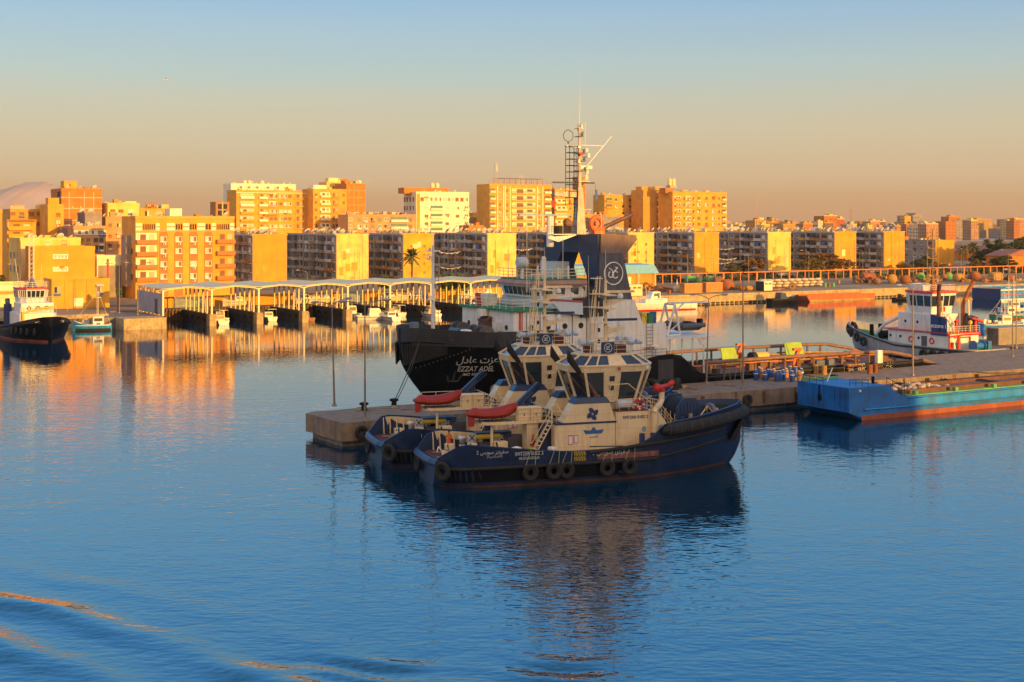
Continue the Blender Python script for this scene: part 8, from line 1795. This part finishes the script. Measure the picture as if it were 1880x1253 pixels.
# laundry strings on the shaded blocks
for k,(px,py,n_,lab) in enumerate(((1335,455,18,'laundry line of pale washing, upper one between the slabs'),(1340,474,20,'laundry line of pale washing, lower one between the slabs'),(1330,481,12,'short dark laundry line below the pale ones'),(828,462,16,'string of light pennants on the shaded slab, upper one'),(830,490,16,'string of light pennants on the shaded slab, lower one'),(962,456,12,'washing line left of the blue gantry'))):
    Y = 455 if px > 1000 else 400; x0, y0 = pt(px-22, Y); z = H-(py-408)*Y/2500; t = thing('washing_line', lab, 'washing line', (x0,y0,z), GA); w_ = 44*Y/2500
    MB().tube([(i*w_/8,0,-.5*4*(i/8)*(1-i/8)) for i in range(9)],.03,3).build('rope', m_rope, t); q = MB()
    for i in range(n_): f = (i+.3)/n_; q.box(f*w_,f*w_+w_/n_*.55,-.03,0,-.5*4*f*(1-f)-(.22,.4,.3,.15)[i%4],-.5*4*f*(1-f)-.02)
    q.build('washing', m_curt if k % 2 else m_pil, t)
# gulls
def gull(px, py, Y, s, label):
    x, y = pt(px, Y); z = H-(py-408)*Y/2500; t = thing('gull', label, 'bird', (x,y,z), .4)
    q = MB(); q.loft([[(x_,r_*cos(a*pi/4)*s,r_*sin(a*pi/4)*s) for a in range(8)] for x_,r_ in ((-.35*s,.02),(-.2*s,.08),(0,.11),(.2*s,.08),(.32*s,.05),(.42*s,.015))]); q.build('body', m_white, t, True)
    for sd in (-1,1): q = MB(); q.loft([[(.12*s,sd*.06*s,.03*s),(-.12*s,sd*.06*s,.03*s),(-.12*s,sd*.06*s,.01*s),(.12*s,sd*.06*s,.01*s)],[(.10*s,sd*.45*s,.26*s),(-.10*s,sd*.45*s,.26*s),(-.10*s,sd*.45*s,.25*s),(.10*s,sd*.45*s,.25*s)],[(-.06*s,sd*.95*s,.16*s),(-.12*s,sd*.95*s,.16*s),(-.12*s,sd*.95*s,.155*s),(-.06*s,sd*.95*s,.155*s)]]); q.build('wing', m_pil, t)
gull(305,146,150,.55,'gull in flight high over the left buildings'); 
# the passenger ship whose open deck the picture is taken from, behind the viewer
t = thing('passenger_ship','tall white passenger ship carrying the viewer, outside the frame','ship',(0,0,0)); 
h = Hull([[-60,6,20,5.5,8,4,0,2,-4],[-50,14,18,13,8,11,0,8,-6],[-20,18,18,18,8,17,0,14,-6],[160,18,18,18,8,17,0,14,-6],[190,13,19,11,9,7,0,3,-6],[206,1,21,.6,12,.3,3,.2,-3]],3)
o = h.shell().build('hull', m_wht, t, True, loc=(0,-24,0)); o = h.deck(17.9,-59,204,.3).build('deck', m_deck, t, loc=(0,-24,0))
q = MB(); q.box(-30,204,-38,-8,17.95,36); q.box(-10,204,-36,-10,36.01,45); q.box(10,203,-34,-12,45.01,51.5); q.build('superstructure', m_wht, t); q = MB()
for z in (24,30,41): 
    for k in range(32): q.box(-26+k*6.2,-22+k*6.2,-7.99 if z < 36 else -9.99,-7.95 if z < 36 else -9.95,z,z+2)
q.build('window_row', m_glass, t)
# pieces that are separate things to the eye become parts of their own
SPL = ('porthole','bridge_window','rail_post','bitts','bow_bitts','cabin_window','fish_box','float','lifebuoy','navigation_light','platform_post','winch_frame','roof_locker','deck_machinery','vent_head','winch_cheek','awning_post','fairlead','red_pipe','grey_crate','hatch_coaming','deck_gear','deck_pipes','tyre_fender','pipe_rack_arm','door_window','green_side_deck','red_bottom','mooring_ring','lamp','crates','terrace_railing_','drain_pipe','bulwark_stay','hatch_panel','corner_post','skid','cradle')
def split_parts():
    for o in list(COL.objects):
        if o.type != 'MESH' or o.name.split('.')[0] not in SPL or not o.parent: continue
        me = o.data; n = len(me.vertices); pr = list(range(n))
        def fd(a):
            while pr[a] != a: pr[a] = pr[pr[a]]; a = pr[a]
            return a
        for p in me.polygons:
            vs = p.vertices; a = fd(vs[0])
            for v in vs[1:]: pr[fd(v)] = a
        co = [tuple(v.co) for v in me.vertices]; g = {}
        for v in range(n): g.setdefault(fd(v), []).append(v)
        if len(g) < 2 or len(g) > 60: continue
        cen = {k: tuple((min(co[v][i] for v in vs)+max(co[v][i] for v in vs))/2 for i in range(3)) for k, vs in g.items()}
        cl = []
        for k in g:
            for c in cl:
                if any(sum((cen[k][i]-cen[j][i])**2 for i in range(3)) < .2 for j in c): c.append(k); break
            else: cl.append([k])
        if len(cl) < 2: continue
        who = {k: i for i, c in enumerate(cl) for k in c}; fs = [[] for _ in cl]
        for p in me.polygons: fs[who[fd(p.vertices[0])]].append(p)
        nm = o.name.split('.')[0]
        for i, ps in enumerate(fs):
            if not ps: continue
            ids = {}; vv = []; ff = []
            for p in ps:
                f = []
                for v in p.vertices:
                    if v not in ids: ids[v] = len(vv); vv.append(co[v])
                    f.append(ids[v])
                ff.append(f)
            m2 = bpy.data.meshes.new(nm); m2.from_pydata(vv, [], ff)
            for m_ in me.materials: m2.materials.append(m_)
            m2.polygons.foreach_set('material_index', [p.material_index for p in ps]); m2.polygons.foreach_set('use_smooth', [p.use_smooth for p in ps]); m2.update()
            c = bpy.data.objects.new(nm, m2); COL.objects.link(c); c.parent = o.parent; c.location = o.location; c.rotation_euler = o.rotation_euler; c.scale = o.scale
            for ch in list(o.children):
                if i == 0: ch.parent = c
        bpy.data.objects.remove(o)
split_parts()
# ================================================================== the warm evening air between here and the far town
b = MB(); b.box(-7500,9500,-400,7400,-9,620); o = b.build('haze', None); o['kind'] = 'stuff'
m = bpy.data.materials.new('haze air'); m.use_nodes = True; n = m.node_tree.nodes; n.clear()
pv = n.new('ShaderNodeVolumePrincipled'); pv.inputs['Color'].default_value = (.95,.86,.62,1); pv.inputs['Density'].default_value = 0.000065; pv.inputs['Anisotropy'].default_value = 0.1
ou = n.new('ShaderNodeOutputMaterial'); m.node_tree.links.new(pv.outputs[0], ou.inputs['Volume']); o.data.materials.clear(); o.data.materials.append(m)
